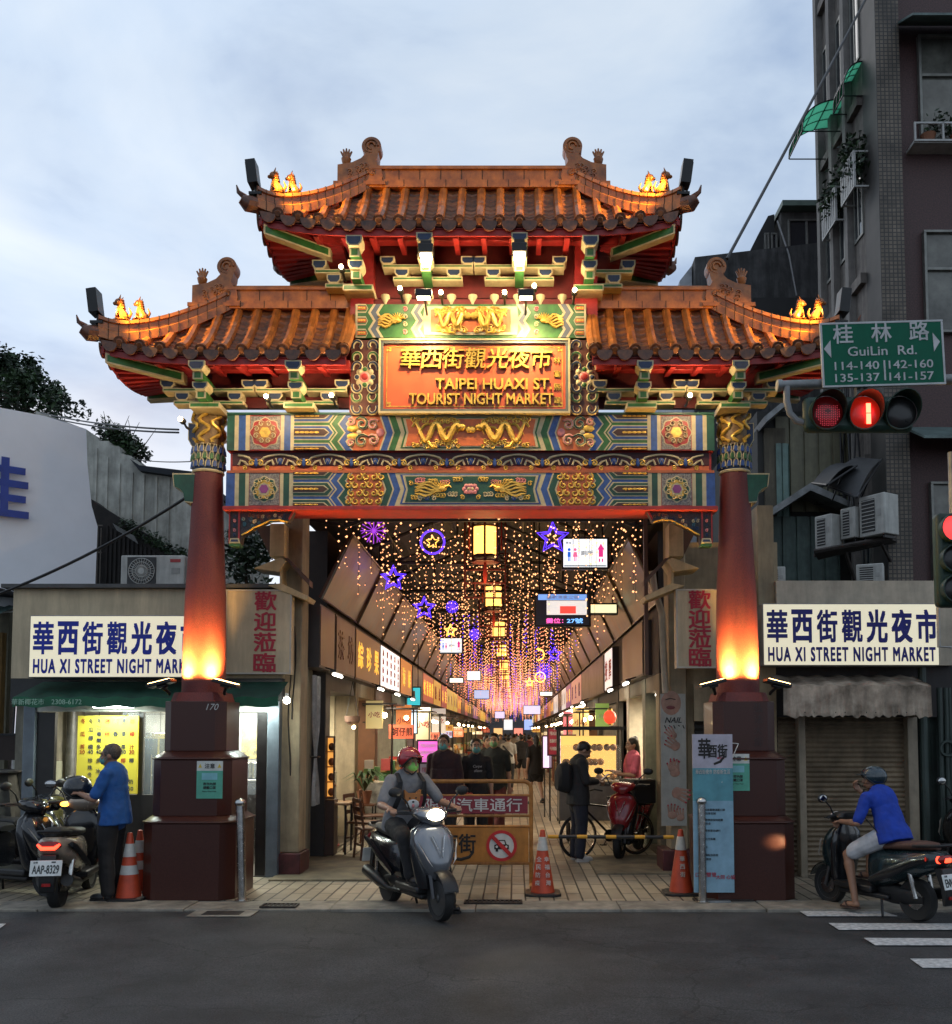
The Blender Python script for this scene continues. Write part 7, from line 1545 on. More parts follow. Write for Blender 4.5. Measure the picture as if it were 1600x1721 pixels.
SBLACK, SGREEN, SRED = mat('scooter_black', (.012, .013, .016), .2, coat=.6, var=.1), mat('scooter_dark_green', (.008, .022, .026), .25, coat=.6, var=.1), mat('scooter_red', (.28, .012, .02), .25, coat=.6, var=.1)
SEATB, SEATBR = mat('seat_vinyl_black', (.016, .016, .017), .55, var=.2, scale=30, bump=.1), mat('seat_vinyl_brown', (.10, .045, .03), .55, var=.2, scale=30, bump=.1)
fr, rr = Vector((-.735, 9.42, 0)), Vector((-1.33, 10.42, 0)); d_ = (fr-rr).normalized(); th1 = atan2(d_.x, -d_.y); S1 = (fr+rr)/2
scooter('motor_scooter', 'silver and black scooter with its headlamp on, ridden out of the market street', S1, th1, SILVER, SBLACK, SEATB, 'MRV-2205', True, False, rear=SBLACK)
hp = S1+Matrix.Rotation(th1, 3, 'Z') @ Vector((0, -.58, 1.02)); light('headlamp_beam', 'SPOT', hp, 40, (1, .85, .6), None, .05, hp+d_*5+Vector((0, 0, -.9)), 60, .6)
fr3, rr3 = Vector((3.40, 10.40, 0)), Vector((3.95, 9.36, 0)); d3 = (fr3-rr3).normalized(); th3 = atan2(d3.x, -d3.y); S3 = (fr3+rr3)/2
scooter('motor_scooter', 'dark green scooter with a brown seat and glowing tail lamp beside the stone pedestal', S3, th3, SGREEN, SBLACK, SEATBR, 'ENV-0403', False, True, style=1).scale = (.92,)*3
hp = S3+Matrix.Rotation(th3, 3, 'Z') @ Vector((0, -.56, 1.0)); light('headlamp_beam', 'SPOT', Vector((3.11, 10.16, .66)), 45, (1, .72, .38), None, .03, Vector((2.82, 10.43, .65)), 30, .9)
S2 = Vector((-4.87, 10.66, 0)); th2 = radians(180+10)
scooter('motor_scooter', 'champagne coloured scooter seen from behind with a glowing ring tail lamp', S2, th2, DOGTAN, SBLACK, SEATB, 'AAP-8329', None, True, turn=True, style=2)
scooter('motor_scooter', 'black scooter parked slantwise at the kerb beside the champagne one', (-5.75, 10.95, 0), radians(68), SBLACK, SBLACK, SEATB, None, None, True)
scooter('motor_scooter', 'black scooter parked farther back by the draped cart with a red seat cover', (-6.0, 11.7, 0), radians(80), SBLACK, SRED, SEATB, None, None, False)
scooter('motor_scooter', 'red scooter parked inside the covered street by the bicycle', (1.72, 14.35, 0.02), radians(-20), SRED, SBLACK, SEATB, None, None, False)
scooter('motor_scooter', 'dark scooter mostly out of frame behind the dark green scooter', (5.65, 11.4, 0), radians(200), SBLACK, SBLACK, SEATB, None, None, False)
def bicycle(lab, loc, rotz):
    t = thing('bicycle', lab, 'bicycle', loc, rotz); fm = mat('bicycle_black', (.015, .015, .016), .35, metal=.3)
    for y in (-.52, .50):
        m = MB(RUBBER); m.lathe([(.285, -.014), (.305, -.018), (.318, 0), (.305, .018), (.285, .014), (.285, -.014)], (0, y, .32), 32, 'X', False); w_ = m.build('wheel', t); m = MB(STEEL); m.lathe([(.272, -.012), (.284, -.012), (.284, .012), (.272, .012), (.272, -.012)], (0, y, .32), 32, 'X', False)
        for k in range(18): a = 2*pi*k/18; m.cyl((.02*(-1)**k, y, .32), (0, y+.275*cos(a), .32+.275*sin(a)), .0018, n=3)
        m.lathe([(.015, -.05), (.02, 0), (.015, .05)], (0, y, .32), 8, 'X'); m.build('rim', w_)
    m = MB(fm); m.tube([(0, -.40, .82), (0, -.43, .70), (0, -.52, .32)], .014, 6); m.tube([(0, -.42, .72), (0, .05, .30)], .017, 8); m.tube([(0, -.41, .78), (0, .18, .70)], .015, 8); m.tube([(0, .05, .30), (0, .20, .82)], .015, 8); m.tube([(.04, .05, .30), (.05, .50, .32)], .010, 6); m.tube([(-.04, .19, .66), (-.05, .50, .32)], .009, 6); m.tube([(.04, .19, .66), (.05, .50, .32)], .009, 6); m.build('frame', t)
    m = MB(BLACK); m.tube([(-.28, -.28, .98), (-.22, -.38, 1.0), (0, -.40, .95), (.22, -.38, 1.0), (.28, -.28, .98)], .013, 8); m.cyl((0, -.40, .82), (0, -.40, .96), .015); m.build('handlebar', t)
    m = MB(SEATB); m.rings([lring(.02, -.02, .84, .87), lring(.05, .10, .835, .885), lring(.10, .26, .83, .90), lring(.06, .34, .84, .89)]); m.build('saddle', t, smooth=50)
    m = MB(fm); m.lathe([(.02, -.06), (.09, -.058), (.09, -.05), (.02, -.05)], (0, .05, .30), 18, 'X'); m.tube([(-.07, .05, .30), (-.07, -.03, .17)], .009, 6); m.tube([(.07, .05, .30), (.07, .13, .43)], .009, 6); m.box(-.13, -.06, -.07, .01, .155, .175); m.box(.06, .13, .09, .17, .425, .445); m.build('crank', t)
    m = MB(mat('crate_black', (.02, .02, .02), .6)); m.box(-.2, .2, .32, .72, .76, 1.12); m.build('rear_box', t, bevel=.02); m = MB(fm); m.box(-.06, .06, .3, .7, .73, .745); m.tube([(.05, .5, .32), (.05, .62, .73)], .008, 5); m.tube([(-.05, .5, .32), (-.05, .62, .73)], .008, 5); m.build('carrier', t)
bicycle('black bicycle with a dark rear box standing beside the man with the phone', (1.38, 14.05, .02), radians(-62))
# ------------------------------------------------------------------ street furniture
CONEO = mat('cone_orange', (.55, .065, .02), .5, var=.15, dirt=.2); CONEW = mat('cone_reflective', (.55, .54, .50), .4, var=.1, dirt=.2)
def cone(lab, px, pyb, h, bands, txt=None, grp=None):
    p = ground_at(px, pyb, .022); p.z = .022; t = thing('traffic_cone', lab, 'traffic cone', p, 0, grp); k = h/.74
    R = lambda z: (.135-.107*z/.70)*k
    m = MB(BLACK); m.prism(oct_(0, 0, .20*k, .20*k, .06*k), 0, .03*k, 'Z'); m.build('base', t, bevel=.006)
    m = MB(CONEO); m.lathe([(R(0), .03*k), (R(.70), .70*k), (R(.70)*.9, .715*k), (.012, .72*k)], (0, 0, 0), 28); m.build('body', t)
    m = MB(CONEW)
    for z0, z1 in bands: m.lathe([(R(z0)+.001, z0*k), (R(z0)+.004, z0*k+.002), (R(z1)+.004, z1*k-.002), (R(z1)+.001, z1*k)], (0, 0, 0), 28)
    m.build('reflective_band', t)
    if txt:
        m = MB(CONEW)
        for dx, s_ in txt:
            for i, c in enumerate(s_):
                z = .40*k-(.085*i)*k; m.T = Matrix.Translation((dx*k*(1+.15*i), -R(z/k)-.004, z)) @ Matrix.Rotation(-.15, 4, 'X'); m.text(c, 0, 0, 0, h=.055*k, bold=.01, depth=.004)
        m.T = Matrix(); m.build('lettering', t)
    return t
cone('orange traffic cone holding one end of the striped bar, by the barrier', 912, 1503, .74, ((.49, .64),), ((-.042, '全民防疫'), (.042, '幸福台灣')))
cone('orange traffic cone holding the far end of the striped bar, by the banner stand', 1145, 1502, .74, ((.49, .64),), ((.0, '華西街'),))
cone('orange cone with two pale bands standing in front by the man in blue', 216, 1511, .74, ((.27, .37), (.46, .60)))
cone('orange cone with two pale bands half hidden behind another beside the pedestal', 233, 1499, .72, ((.27, .37), (.46, .60)))
a, b = at(921, 1406, 10.78), at(1139, 1407, 10.80); t = thing('striped_bar', 'black and yellow striped bar resting between two orange cones', 'barrier bar', (a+b)/2); n = 9
for k in range(9):
    m = W(mat('bar_yellow', (.62, .30, .015), .45) if k % 2 == 0 else BLACK); p, q = a.lerp(b, (k+(.0 if k % 2 == 0 else -.28))/9 if k else 0), a.lerp(b, min(1, (k+(.72 if k % 2 == 0 else 1))/9)); m.cyl(p, q, .021, n=12); m.build('band', t)
# orange barrier
YB_ = 11.4; t = thing('street_barrier', 'orange tubular street barrier with a red banner and a no cars panel', 'barrier', (at(790, 0, YB_).x, YB_, .02)); OR = mat('barrier_orange', (.42, .17, .03), .45, var=.2, scale=12, dirt=.3)
q = lambda px, py: at(px, py, YB_); xl_, xr_ = q(668, 0).x, q(891, 0).x; zt, zb = q(0, 1313).z, .02; m = W(OR); rr_ = .09
m.tube([(xl_, YB_, zb+.02)]+[(xl_, YB_, zt-rr_)]+[(xl_+rr_*(1-cos(a)), YB_, zt-rr_+rr_*sin(a)) for a in [pi/2*i/5 for i in range(1, 6)]]+[(xr_-rr_+rr_*sin(a), YB_, zt-rr_+rr_*cos(a)) for a in [pi/2*i/5 for i in range(6)]]+[(xr_, YB_, zb+.02)], .024, 10)
for z in (1337, 1371, 1389, 1451): m.tube([(xl_, YB_, q(0, z).z), (xr_, YB_, q(0, z).z)], .016, 8)
for x in (xl_, xr_): m.tube([(x, YB_-.28, zb+.02), (x, YB_+.28, zb+.02)], .022, 8)
m.build('frame', t)
m = W(mat('banner_maroon', (.22, .022, .035), .6, var=.1)); m.box(xl_+.04, xr_-.04, YB_-.022, YB_-.018, q(0, 1367).z, q(0, 1338).z); B_ = m.build('banner', t)
m = W(mat('banner_white', (.6, .58, .55), .6)); m.text('限制汽車通行', q(799, 0).x, YB_-.0225, q(0, 1352.5).z, h=.155, w_=q(877, 0).x-q(722, 0).x, bold=.012, depth=.004); m.build('lettering', B_)
m = W(mat('panel_orange', (.48, .19, .03), .55, var=.15, dirt=.25)); m.box(xl_+.03, xr_-.03, YB_-.021, YB_-.015, q(0, 1449).z, q(0, 1391).z); P_ = m.build('panel', t)
m = W(mat('brush_black', (.015, .012, .01), .6)); yy = YB_-.0215; m.text('酉街', q(776, 0).x, yy, q(0, 1417).z, h=.215, w_=.40, bold=.03, depth=.004); m.text('華', q(728, 0).x, yy, q(0, 1417).z, h=.24, bold=.03, depth=.004)
m.tube([(q(x, 0).x, yy, q(0, y).z) for x, y in ((800, 1422), (799, 1432), (793, 1440), (780, 1444), (762, 1442), (752, 1443))], [.008, .014, .018, .02, .018, .006], 6, flat=.3); m.build('lettering', P_)
c = q(843, 1421); m = W(mat('sign_ring_red', (.50, .02, .02), .5)); r = .182; yy = YB_-.022
m.rings([[(c.x+rr*cos(a), y, c.z+rr*sin(a)) for a in [2*pi*i/40 for i in range(40)]] for rr, y in ((r, yy), (r, yy-.006), (r*.8, yy-.006), (r*.8, yy))], caps=False)
m.build('sign_ring', P_); m = W(mat('sign_disc_white', (.62, .6, .56), .5)); m.prism(ngon(c.x, c.z, r*.82, 36), yy-.003, yy+.001); m.build('sign_disc', P_)
m = W(mat('brush_black', (.015, .012, .01), .6)); s_ = r*.5; yy -= .0035
m.prism([(c.x-s_*.95, c.z-s_*.45), (c.x+s_*.95, c.z-s_*.45), (c.x+s_*.95, c.z+s_*.1), (c.x+s_*.65, c.z+s_*.2), (c.x+s_*.45, c.z+s_*.75), (c.x-s_*.45, c.z+s_*.75), (c.x-s_*.65, c.z+s_*.2), (c.x-s_*.95, c.z+s_*.1)], yy-.003, yy)
for k in (-.6, .6): m.box(c.x+s_*k-s_*.16, c.x+s_*k+s_*.16, yy-.003, yy, c.z-s_*.75, c.z-s_*.451)
m.use(mat('sign_disc_white', (.62, .6, .56), .5)).prism([(c.x-s_*.48, c.z+s_*.2), (c.x+s_*.48, c.z+s_*.2), (c.x+s_*.34, c.z+s_*.62), (c.x-s_*.34, c.z+s_*.62)], yy-.006, yy-.0035)
for k in (-.62, .62): m.prism(ngon(c.x+s_*k, c.z-s_*.12, s_*.16, 12), yy-.006, yy-.0035)
m.build('car_symbol', P_); m = W(mat('sign_ring_red', (.50, .02, .02), .5)); u = r*.86*cos(pi/4); wv = .016; m.prism([(c.x-u-wv, c.z+u-wv), (c.x-u+wv, c.z+u+wv), (c.x+u+wv, c.z-u+wv), (c.x+u-wv, c.z-u-wv)], yy-.012, yy-.0075); m.build('slash_bar', P_)
# banner stand
YN = 10.33; t = thing('banner_stand', 'tall blue and white information banner with a black calligraphy heading', 'banner stand', (at(1181, 0, YN).x, YN, .02)); q = lambda px, py: at(px, py, YN); x0, x1 = q(1149, 0).x, q(1213, 0).x; T0 = q(0, 1500).z; zz = lambda py: q(0, py).z
m = W(mat('banner_pale', (.46, .42, .48), .5)); m.box(x0, x1, YN, YN+.02, zz(1291), zz(1234)); m.use(mat('banner_teal', (.10, .30, .35), .5)); m.box(x0, x1, YN, YN+.02, zz(1346), zz(1291)); m.use(mat('banner_blue', (.24, .40, .50), .5)); m.box(x0, x1, YN, YN+.02, max(.04, zz(1500)), zz(1346)); P_ = m.build('panel', t, smooth=0)
m = W(mat('brush_black', (.015, .012, .01), .6)); m.text('華', q(1168, 0).x, YN-.001, zz(1258), h=.21, w_=.13, bold=.03, depth=.004); m.text('酉街', q(1189, 0).x, YN-.001, zz(1262), h=.14, w_=.21, bold=.03, depth=.004)
m.tube([(q(x, 0).x, YN-.003, zz(y)) for x, y in ((1200, 1262), (1199, 1272), (1193, 1280), (1183, 1284))], [.006, .011, .014, .012], 6, flat=.3)
for i, (py, s_) in enumerate(((1361, '1.入口處請量體溫戴口罩'), (1367, '並配合實名制'), (1378, '2.人潮擁擠請保持距離'), (1384, '請勿飲食'), (1396, '3.入口管制單向通行'), (1410, '4.保持社交距離'), (1424, '5.勤洗手'), (1437, '6.攤位請配合防疫'), (1444, '消毒清潔'))): m.text(s_, x0+.05+.09*(s_[0] not in '123456')*.3, YN-.001, zz(py), h=.026, depth=.003, align='L')
m.build('lettering', P_); m = W(mat('banner_white', (.6, .58, .55), .6)); m.text('華西街夜市 防疫新生活', q(1181, 0).x, YN-.001, zz(1297), h=.05, w_=.37, bold=.01, depth=.003); m.build('heading', P_)
m = W(CRIM); m.text('華西街', q(1194, 0).x, YN-.001, zz(1274), h=.025, depth=.003); m.text('口罩 雙管', q(1168, 0).x, YN-.001, zz(1470), h=.05, bold=.01, depth=.003); m.text('大同 心協', q(1199, 0).x, YN-.001, zz(1474), h=.045, bold=.01, depth=.003); m.build('red_lettering', P_)
m = W(GALV); m.tube([(x0+.2, YN+.03, 1.7), (x0+.2, YN+.5, .03)], .012, 6); m.box(x0+.05, x1-.05, YN-.05, YN+.12, .021, .038); m.build('prop', t)
m = W(mat('white_cord', (.6, .6, .58), .7)); a = q(1213, 1249); c_ = at(1241, 1250, 10.5); m.tube([a, (a+c_)/2+Vector((0, 0, .005)), c_], .005, 5); m.tube([c_, at(1213, 1315, YN)], .005, 5); m.build('tie_cord', t)
# stainless bollards
for px, py, h, lean, lab in ((407, 1514, 1.02, -.02, 'stainless steel bollard leaning beside the juice side pedestal'), (1181, 1516, 1.04, 0, 'stainless steel bollard standing in front of the blue banner')):
    p = ground_at(px, py, .022); t = thing('steel_bollard', lab, 'bollard', (p.x, p.y, .022)); m = MB(STEEL); m.T = Matrix.Rotation(lean*2, 4, 'Y'); m.cyl((0, 0, 0), (0, 0, h), .045, n=20); m.build('post', t); m = MB(STEEL); m.T = Matrix.Rotation(lean*2, 4, 'Y'); m.ball((0, 0, h+.03), .058, .058, .05, 18, 10); m.build('cap', t); m = MB(STEEL); m.lathe([(.08, 0), (.08, .012), (.05, .016)], (0, 0, 0), 20); m.build('flange', t)
# mask notices stuck on the pedestals
for px0, px1, py0, py1, who, Y in ((330, 375, 1279, 1342, 'juice side pedestal', YC-.437), (1216, 1259, 1267, 1329, 'pedestal behind the blue banner', YC-.437)):
    a, b = at(px0, py1, Y), at(px1, py0, Y); t = thing('paper_notice', 'green and white mask wearing notice taped to the '+who, 'notice', ((a.x+b.x)/2, Y, a.z)); w2, h = b.x-a.x, b.z-a.z; m = W(mat('notice_green', (.10, .38, .27), .5)); m.box(a.x, b.x, Y-.006, Y-.001, a.z, a.z+h*.74); m.use(mat('notice_white', (.6, .6, .55), .5)).box(a.x, b.x, Y-.006, Y-.001, a.z+h*.74, b.z); m.use(mat('notice_mask', (.22, .5, .55), .5)).box(a.x+w2*.2, b.x-w2*.2, Y-.009, Y-.0061, a.z+h*.5, a.z+h*.68); m.build('sheet', t, smooth=0)
    m = W(BLACK); m.text('注意', a.x+w2*.5, Y-.0065, a.z+h*.87, h=h*.13, bold=.02, depth=.002); m.text('夜市內部', a.x+w2*.5, Y-.0065, a.z+h*.39, h=h*.08, bold=.03, depth=.002); m.text('請戴口罩', a.x+w2*.5, Y-.0065, a.z+h*.29, h=h*.08, bold=.03, depth=.002); m.text('Please Wear Mask', a.x+w2*.5, Y-.0065, a.z+h*.19, h=h*.035, depth=.002)
    m.build('lettering', t); m = W(mat('sign_yellow_tri', (.6, .42, .03), .5))
    for u in (.13, .87): m.prism([(a.x+w2*(u-.07), a.z+h*.82), (a.x+w2*(u+.07), a.z+h*.82), (a.x+w2*u, a.z+h*.93)], Y-.0075, Y-.006)
    m.build('warning_triangle', t)
m = W(mat('painted_mark', (.5, .48, .45), .7)); p = at(357, 1188, YC-.346); m.text('170', p.x, YC-.346, p.z, h=.07, shear=.3, depth=.002); m.build('painted_number', GATE)
m = W(mat('engraved_granite', (.035, .01, .008), .4)); m.text('弘法大師', at(1255, 0, YC-.346).x, YC-.346, at(0, 1218, YC-.346).z, h=.10, bold=.01, depth=.002, vertical=True, pitch=.125); m.build('engraving', GATE)
# traffic signals and the road sign on an arm
YT = 9.5; GRNH = mat('signal_green', (.012, .045, .03), .5, var=.2, dirt=.3); q = lambda px, py: at(px, py, YT)
t = thing('signal_mast', 'grey steel mast with a long arm reaching over the kerb', 'mast', (q(1690, 0).x, YT+.1, 0)); m = W(GALV); zA = q(0, 643).z; zA2 = q(0, 636).z
m.cyl((q(1690, 0).x, YT+.1, 0), (q(1690, 0).x, YT+.1, zA2+.6), .10, .08); m.build('mast', t); m = W(GALV); m.tube([(q(1690, 0).x, YT+.1, zA2+.05), q(1311, 642)+Vector((0, .1, 0))], [.055, .05], 12); m.tube([q(1311, 642)+Vector((-.005, .1, 0)), q(1318, 642)+Vector((0, .1, 0))], .062, 12); m.build('arm', t)
m = W(mat('hanger_grey', (.22, .22, .22), .5)); m.tube([q(1326, 645)+Vector((0, .08, 0)), q(1326, 670)+Vector((0, .08, 0)), q(1331, 690)+Vector((0, .08, 0)), q(1343, 703)+Vector((0, .08, 0)), q(1362, 708)+Vector((0, .08, 0))], .035, 10); m.build('hanger', t); m = W(GALV)
for px in (1397, 1432, 1443): m.box(q(px, 0).x-.02, q(px, 0).x+.02, YT+.06, YT+.14, q(0, 664).z, zA)
m.build('bracket', t)
t = thing('traffic_light', 'horizontal dark green traffic light with a lit red bar under the road sign', 'traffic light', q(1440, 693)); O_ = q(1445, 694); k = YT/1600
m = MB(GRNH); m.box(-.56, .56, .0, .14, -.185, .185); m.build('housing', t, bevel=.06)
for i, dx in enumerate((-.345, .035, .405)):
    m = MB(GRNH); N_ = 22
    for r0, r1, nm in ((.175, .165, 0),):
        R0 = [(dx+.178*cos(a), -.03, .178*sin(a)) for a in [2*pi*j/N_ for j in range(N_)]]; R1 = [(dx+.178*cos(a), -.03-.20*max(0, .42+.58*sin(a)), .178*sin(a)) for a in [2*pi*j/N_ for j in range(N_)]]; R2 = [(dx+.168*cos(a), -.03-.20*max(0, .42+.58*sin(a)), .168*sin(a)) for a in [2*pi*j/N_ for j in range(N_)]]; R3 = [(dx+.168*cos(a), -.03, .168*sin(a)) for a in [2*pi*j/N_ for j in range(N_)]]
        m.rings([[(p[0], 0, p[2]) for p in R0], R0, R1, R2, R3], caps=False)
    m.build('visor', t); col = [mat('lens_dim_red', (.10, .008, .008), .3, emit=(1, .02, .03), es=.015), mat('lens_lit_red', (.3, .01, .01), .3, emit=(1, .03, .01), es=.2), mat('lens_dark', (.02, .02, .02), .3)][i]
    m = MB(col); m.lathe([(.165, -.02), (.14, -.045), (.08, -.06), (.01, -.065)][::-1], (dx, 0, 0), 24, 'Y'); L0 = m.build('lens', t)
    if i == 0:
        m = MB(glow('led_dots', (1, .05, .08), .16)); 
        for a in range(-7, 8):
            for b in range(-8, 4):
                if (a*.021)**2+(b*.017+.02)**2 < .0175: m.bx((dx+a*.019, -.062, b*.018-.005+.004*(a % 2)), .010, .004, .008)
        m.build('led_pattern', L0)
    if i == 1: m = MB(glow('led_hot', (1, .10, .05), 8)); m.box(dx-.0+.005, dx+.05, -.075, -.066, -.02, .075); m.box(dx+.005, dx+.05, -.075, -.066, -.135, -.03); m.build('lit_bar', L0); light('signal_glow', 'POINT', O_+Vector((dx, -.12, 0)), 1.2, (1, .04, .01), t, .04)
t.location = O_; ORG[t] = O_
t = thing('road_sign', 'green street name sign with white lettering and two arrows above the traffic light', 'road sign', q(1483, 595)); tl = radians(1.7); S_ = MB(mat('sign_green', (.002, .115, .062), .55, spec=.2, var=.06, dirt=.12)); k = YT/1600; Tm = Matrix.Rotation(-tl, 4, 'Y'); S_.T = Tm; hw, hh = 106*k, 57*k
S_.box(-hw, hw, -.012, .012, -hh, hh); S_.build('plate', t, bevel=.01); m = MB(mat('sign_silver', (.50, .50, .50), .5)); m.T = Tm; framebar(m, -hw, hw, -hh, hh, .022, -.016, .014); m.build('border', t, bevel=.004)
m = MB(mat('sign_silver', (.50, .50, .50), .5)); m.T = Tm; P = lambda px, py: ((px-1483)*k, -.0125, -(py-595)*k)
for c, px, py in (('桂', 1416, 559), ('林', 1482, 558), ('路', 1547, 557)): m.text(c, *P(px, py), h=33*k, bold=.02, depth=.004)
m.text('GuiLin  Rd.', *P(1482, 590), h=16*k, w_=118*k, bold=.014, depth=.004); m.text('114-140', *P(1437, 615), h=14*k, w_=76*k, bold=.014, depth=.004); m.text('135-137', *P(1437, 636), h=14*k, w_=76*k, bold=.014, depth=.004); m.text('142-160', *P(1530, 615), h=14*k, w_=76*k, bold=.014, depth=.004); m.text('141-157', *P(1530, 636), h=14*k, w_=76*k, bold=.014, depth=.004)
a, b = P(1483.5, 642), P(1485.5, 607); m.box(a[0]-.003, b[0]+.003, -.0165, -.0125, a[2], b[2]); m.build('lettering', t); m = MB(mat('sign_silver', (.50, .50, .50), .5)); m.T = Tm
for pts in (((1382, 584), (1394, 569), (1394, 600)), ((1582, 577), (1570, 561), (1571, 594))): m.prism([(P(*p)[0], P(*p)[2]) for p in pts], -.0165, -.0125)
m.build('arrow', t)
t = thing('traffic_light', 'upright traffic signal with a glowing red lamp at the edge of the picture', 'traffic light', at(1602, 940, 9.9)); m = MB(GRNH); m.box(-.16, .16, 0, .16, -.5, .5); m.build('housing', t, bevel=.05)
for i, z in enumerate((.32, 0, -.32)):
    m = MB(GRNH); N_ = 18; m.rings([[(.15*cos(a), y, z+.15*sin(a)) for a in [2*pi*j/N_ for j in range(N_)]] for y in (0, -.09)]+[[(.14*cos(a), y, z+.14*sin(a)) for a in [2*pi*j/N_ for j in range(N_)]] for y in (-.09, -.01)], caps=False); m.build('visor', t); m = MB(glow('red_signal_on', (1, .06, .06), 1.6, base=(.3, .01, .01)) if i == 0 else mat('lens_dark', (.02, .02, .02), .3)); m.lathe([(.01, -.05), (.10, -.04), (.138, -.012)], (0, 0, z), 20, 'Y'); m.build('lens', t)
m = MB(GALV); m.cyl((.12, .2, -.75-2.9), (.12, .2, 1.2), .05, n=12); m.box(.0, .12, .12, .2, -.04, .04); m.build('post', t)
t = thing('sign_frame', 'thin white metal sign frame standing beside the upright signal', 'sign frame', (at(1590, 0, 10.4).x, 10.4, 0)); q = lambda px, py: at(px, py, 10.4); m = W(mat('white_rail', (.5, .5, .48), .5, dirt=.2)); m.tube([q(1600, 943), q(1574, 944), q(1578, 1087), q(1640, 1090)], .02, 6); m.tube([q(1640, 1090), q(1642, 943), q(1600, 943)], .02, 6); m.tube([(q(1620, 0).x, 10.42, 0), q(1620, 1089)+Vector((0, .02, 0))], .03, 8); m.build('frame', t)
# things outside the open snack shop
def chair(lab, loc, rotz):
    t = thing('wooden_chair', lab, 'chair', loc, rotz, 'wooden chairs outside the snack shop'); wd = mat('chair_wood', (.11, .04, .018), .4, var=.3, stretch=(1, 1, 5))
    m = MB(wd); m.box(-.21, .21, -.21, .21, .43, .46); m.build('seat', t, bevel=.01)
    for x in (-.18, .18):
        m = MB(wd); m.tube([(x*1.08, -.2, 0), (x, -.18, .43)], .018, 6); m.build('leg', t); m = MB(wd); m.tube([(x*1.08, .22, 0), (x, .18, .43), (x, .24, .86)], .018, 6); m.build('leg', t)
    m = MB(wd)
    for z, y in ((.84, .238), (.72, .226), (.60, .212)): m.box(-.18, .18, y-.008, y+.012, z-.03, z+.03)
    m.build('backrest', t); m = MB(wd); m.box(-.17, .17, -.19, -.17, .2, .23); m.box(-.17, .17, .18, .2, .2, .23); m.build('stretcher', t)
chair('dark wooden chair nearest the street outside the snack shop', (-2.02, 13.7, .03), radians(115)); chair('dark wooden chair tucked behind another at the snack shop', (-2.30, 14.6, .03), radians(75)); chair('dark wooden chair farthest inside by the potted plant', (-2.28, 15.7, .03), radians(95))
t = thing('snack_table', 'small dark table at the snack shop entrance', 'table', (-2.72, 14.3, .05)); m = MB(mat('table_top_tan', (.30, .17, .08), .4)); m.box(-.35, .3, -.3, .3, .72, .75); m.build('tabletop', t, bevel=.005)
for x in (-.3, .25):
    for y in (-.25, .25): m = MB(BLACKM); m.cyl((x, y, 0), (x, y, .72), .016, n=6); m.build('leg', t)
t = thing('metal_stool', 'grey metal stool beside the tiled snack counter', 'stool', (-2.9, 15.0, .05)); m = MB(GALV); m.lathe([(.15, .44), (.16, .45), (.15, .47), (.01, .475)], (0, 0, 0), 16); m.build('seat', t)
for k in range(4): a = pi/4+k*pi/2; m = MB(GALV); m.cyl((.13*cos(a), .13*sin(a), .44), (.17*cos(a), .17*sin(a), 0), .013, n=6); m.build('leg', t)
t = thing('tiled_counter', 'white tiled serving counter inside the snack shop', 'counter', (-3.3, 15.6, .05)); m = W(WTILE); m.box(-3.95, -2.95, 15.3, 15.9, .05, 1.18); m.build('counter', t); m = W(mat('picture_island', (.05, .25, .30), .5)); m.box(-3.5, -3.1, 15.25, 15.28, 1.30, 1.68); m.use(mat('picture_yellow', (.6, .45, .12), .5)).box(-3.45, -3.15, 15.245, 15.249, 1.33, 1.42); m.use(LEAF).ball((-3.3, 15.248, 1.50), .09, .003, .07); m.build('picture', t)
m = W(mat('food_tray', (.5, .38, .2), .6)); 
for i in range(5): m.ball((-3.05-.12*i, 15.55, 1.24), .08, .07, .07)
m.build('food_heap', t)
m = W(mat('red_step', (.35, .02, .03), .6)); m.box(-3.6, -2.76, 14.9, 15.2, .051, .075); o = m.build('red_doormat'); setp(o, 'red strip of matting at the snack shop entrance', 'mat')
t = thing('display_cabinet', 'glowing orange display cabinet at the snack shop entrance', 'display cabinet', (-2.95, 14.0, .05)); m = W(mat('cabinet_base', (.06, .03, .02), .5)); m.box(-3.1, -2.62, 13.95, 14.25, .05, .85); m.build('base', t); m = W(glow('cabinet_glow', (1, .42, .08), .9, base=(.6, .3, .08))); m.box(-2.98, -2.66, 14.1, 14.13, .86, 1.75); m.build('glow_back', t); m = W(mat('cabinet_goods', (.45, .12, .03), .5, var=.4))
R = random.Random(3)
for i in range(4):
    m.box(-3.0, -2.64, 13.99, 14.09, .88+.22*i, .895+.22*i)
    for k in range(3): m.ball((-2.92+.12*k, 14.04, .96+.22*i), .05, .04, .06)
m.build('goods_shelf', t); m = W(mat('cabinet_frame', (.12, .06, .03), .5)); framebar(m, -3.02, -2.62, .86, 1.78, .025, 13.97, 14.0); m.build('frame', t)
t = thing('plastic_curtain', 'tied plastic strip curtain hanging beside the kiosk pillar', 'curtain', (-2.68, 13.0, .9)); m = W(mat('hazy_plastic', (.45, .42, .38), .25, var=.2, alpha=.75)); g = []
for j in range(15):
    z = 2.6-1.75*j/14; pin = 1-.65*math.exp(-((z-1.5)/.28)**2); g.append([(-2.70+.035*sin(i*1.9)*pin, 12.95+.42*pin*(i/18-.5)+.1*(2.6-z)*.25, z) for i in range(19)])
m.sheet(g); m.build('sheet', t); m = W(BLACK); m.tube([(-2.70+.06*cos(a), 12.97+.10*sin(a), 1.5) for a in [2*pi*i/12 for i in range(13)]], .012, 5); m.build('tie', t)
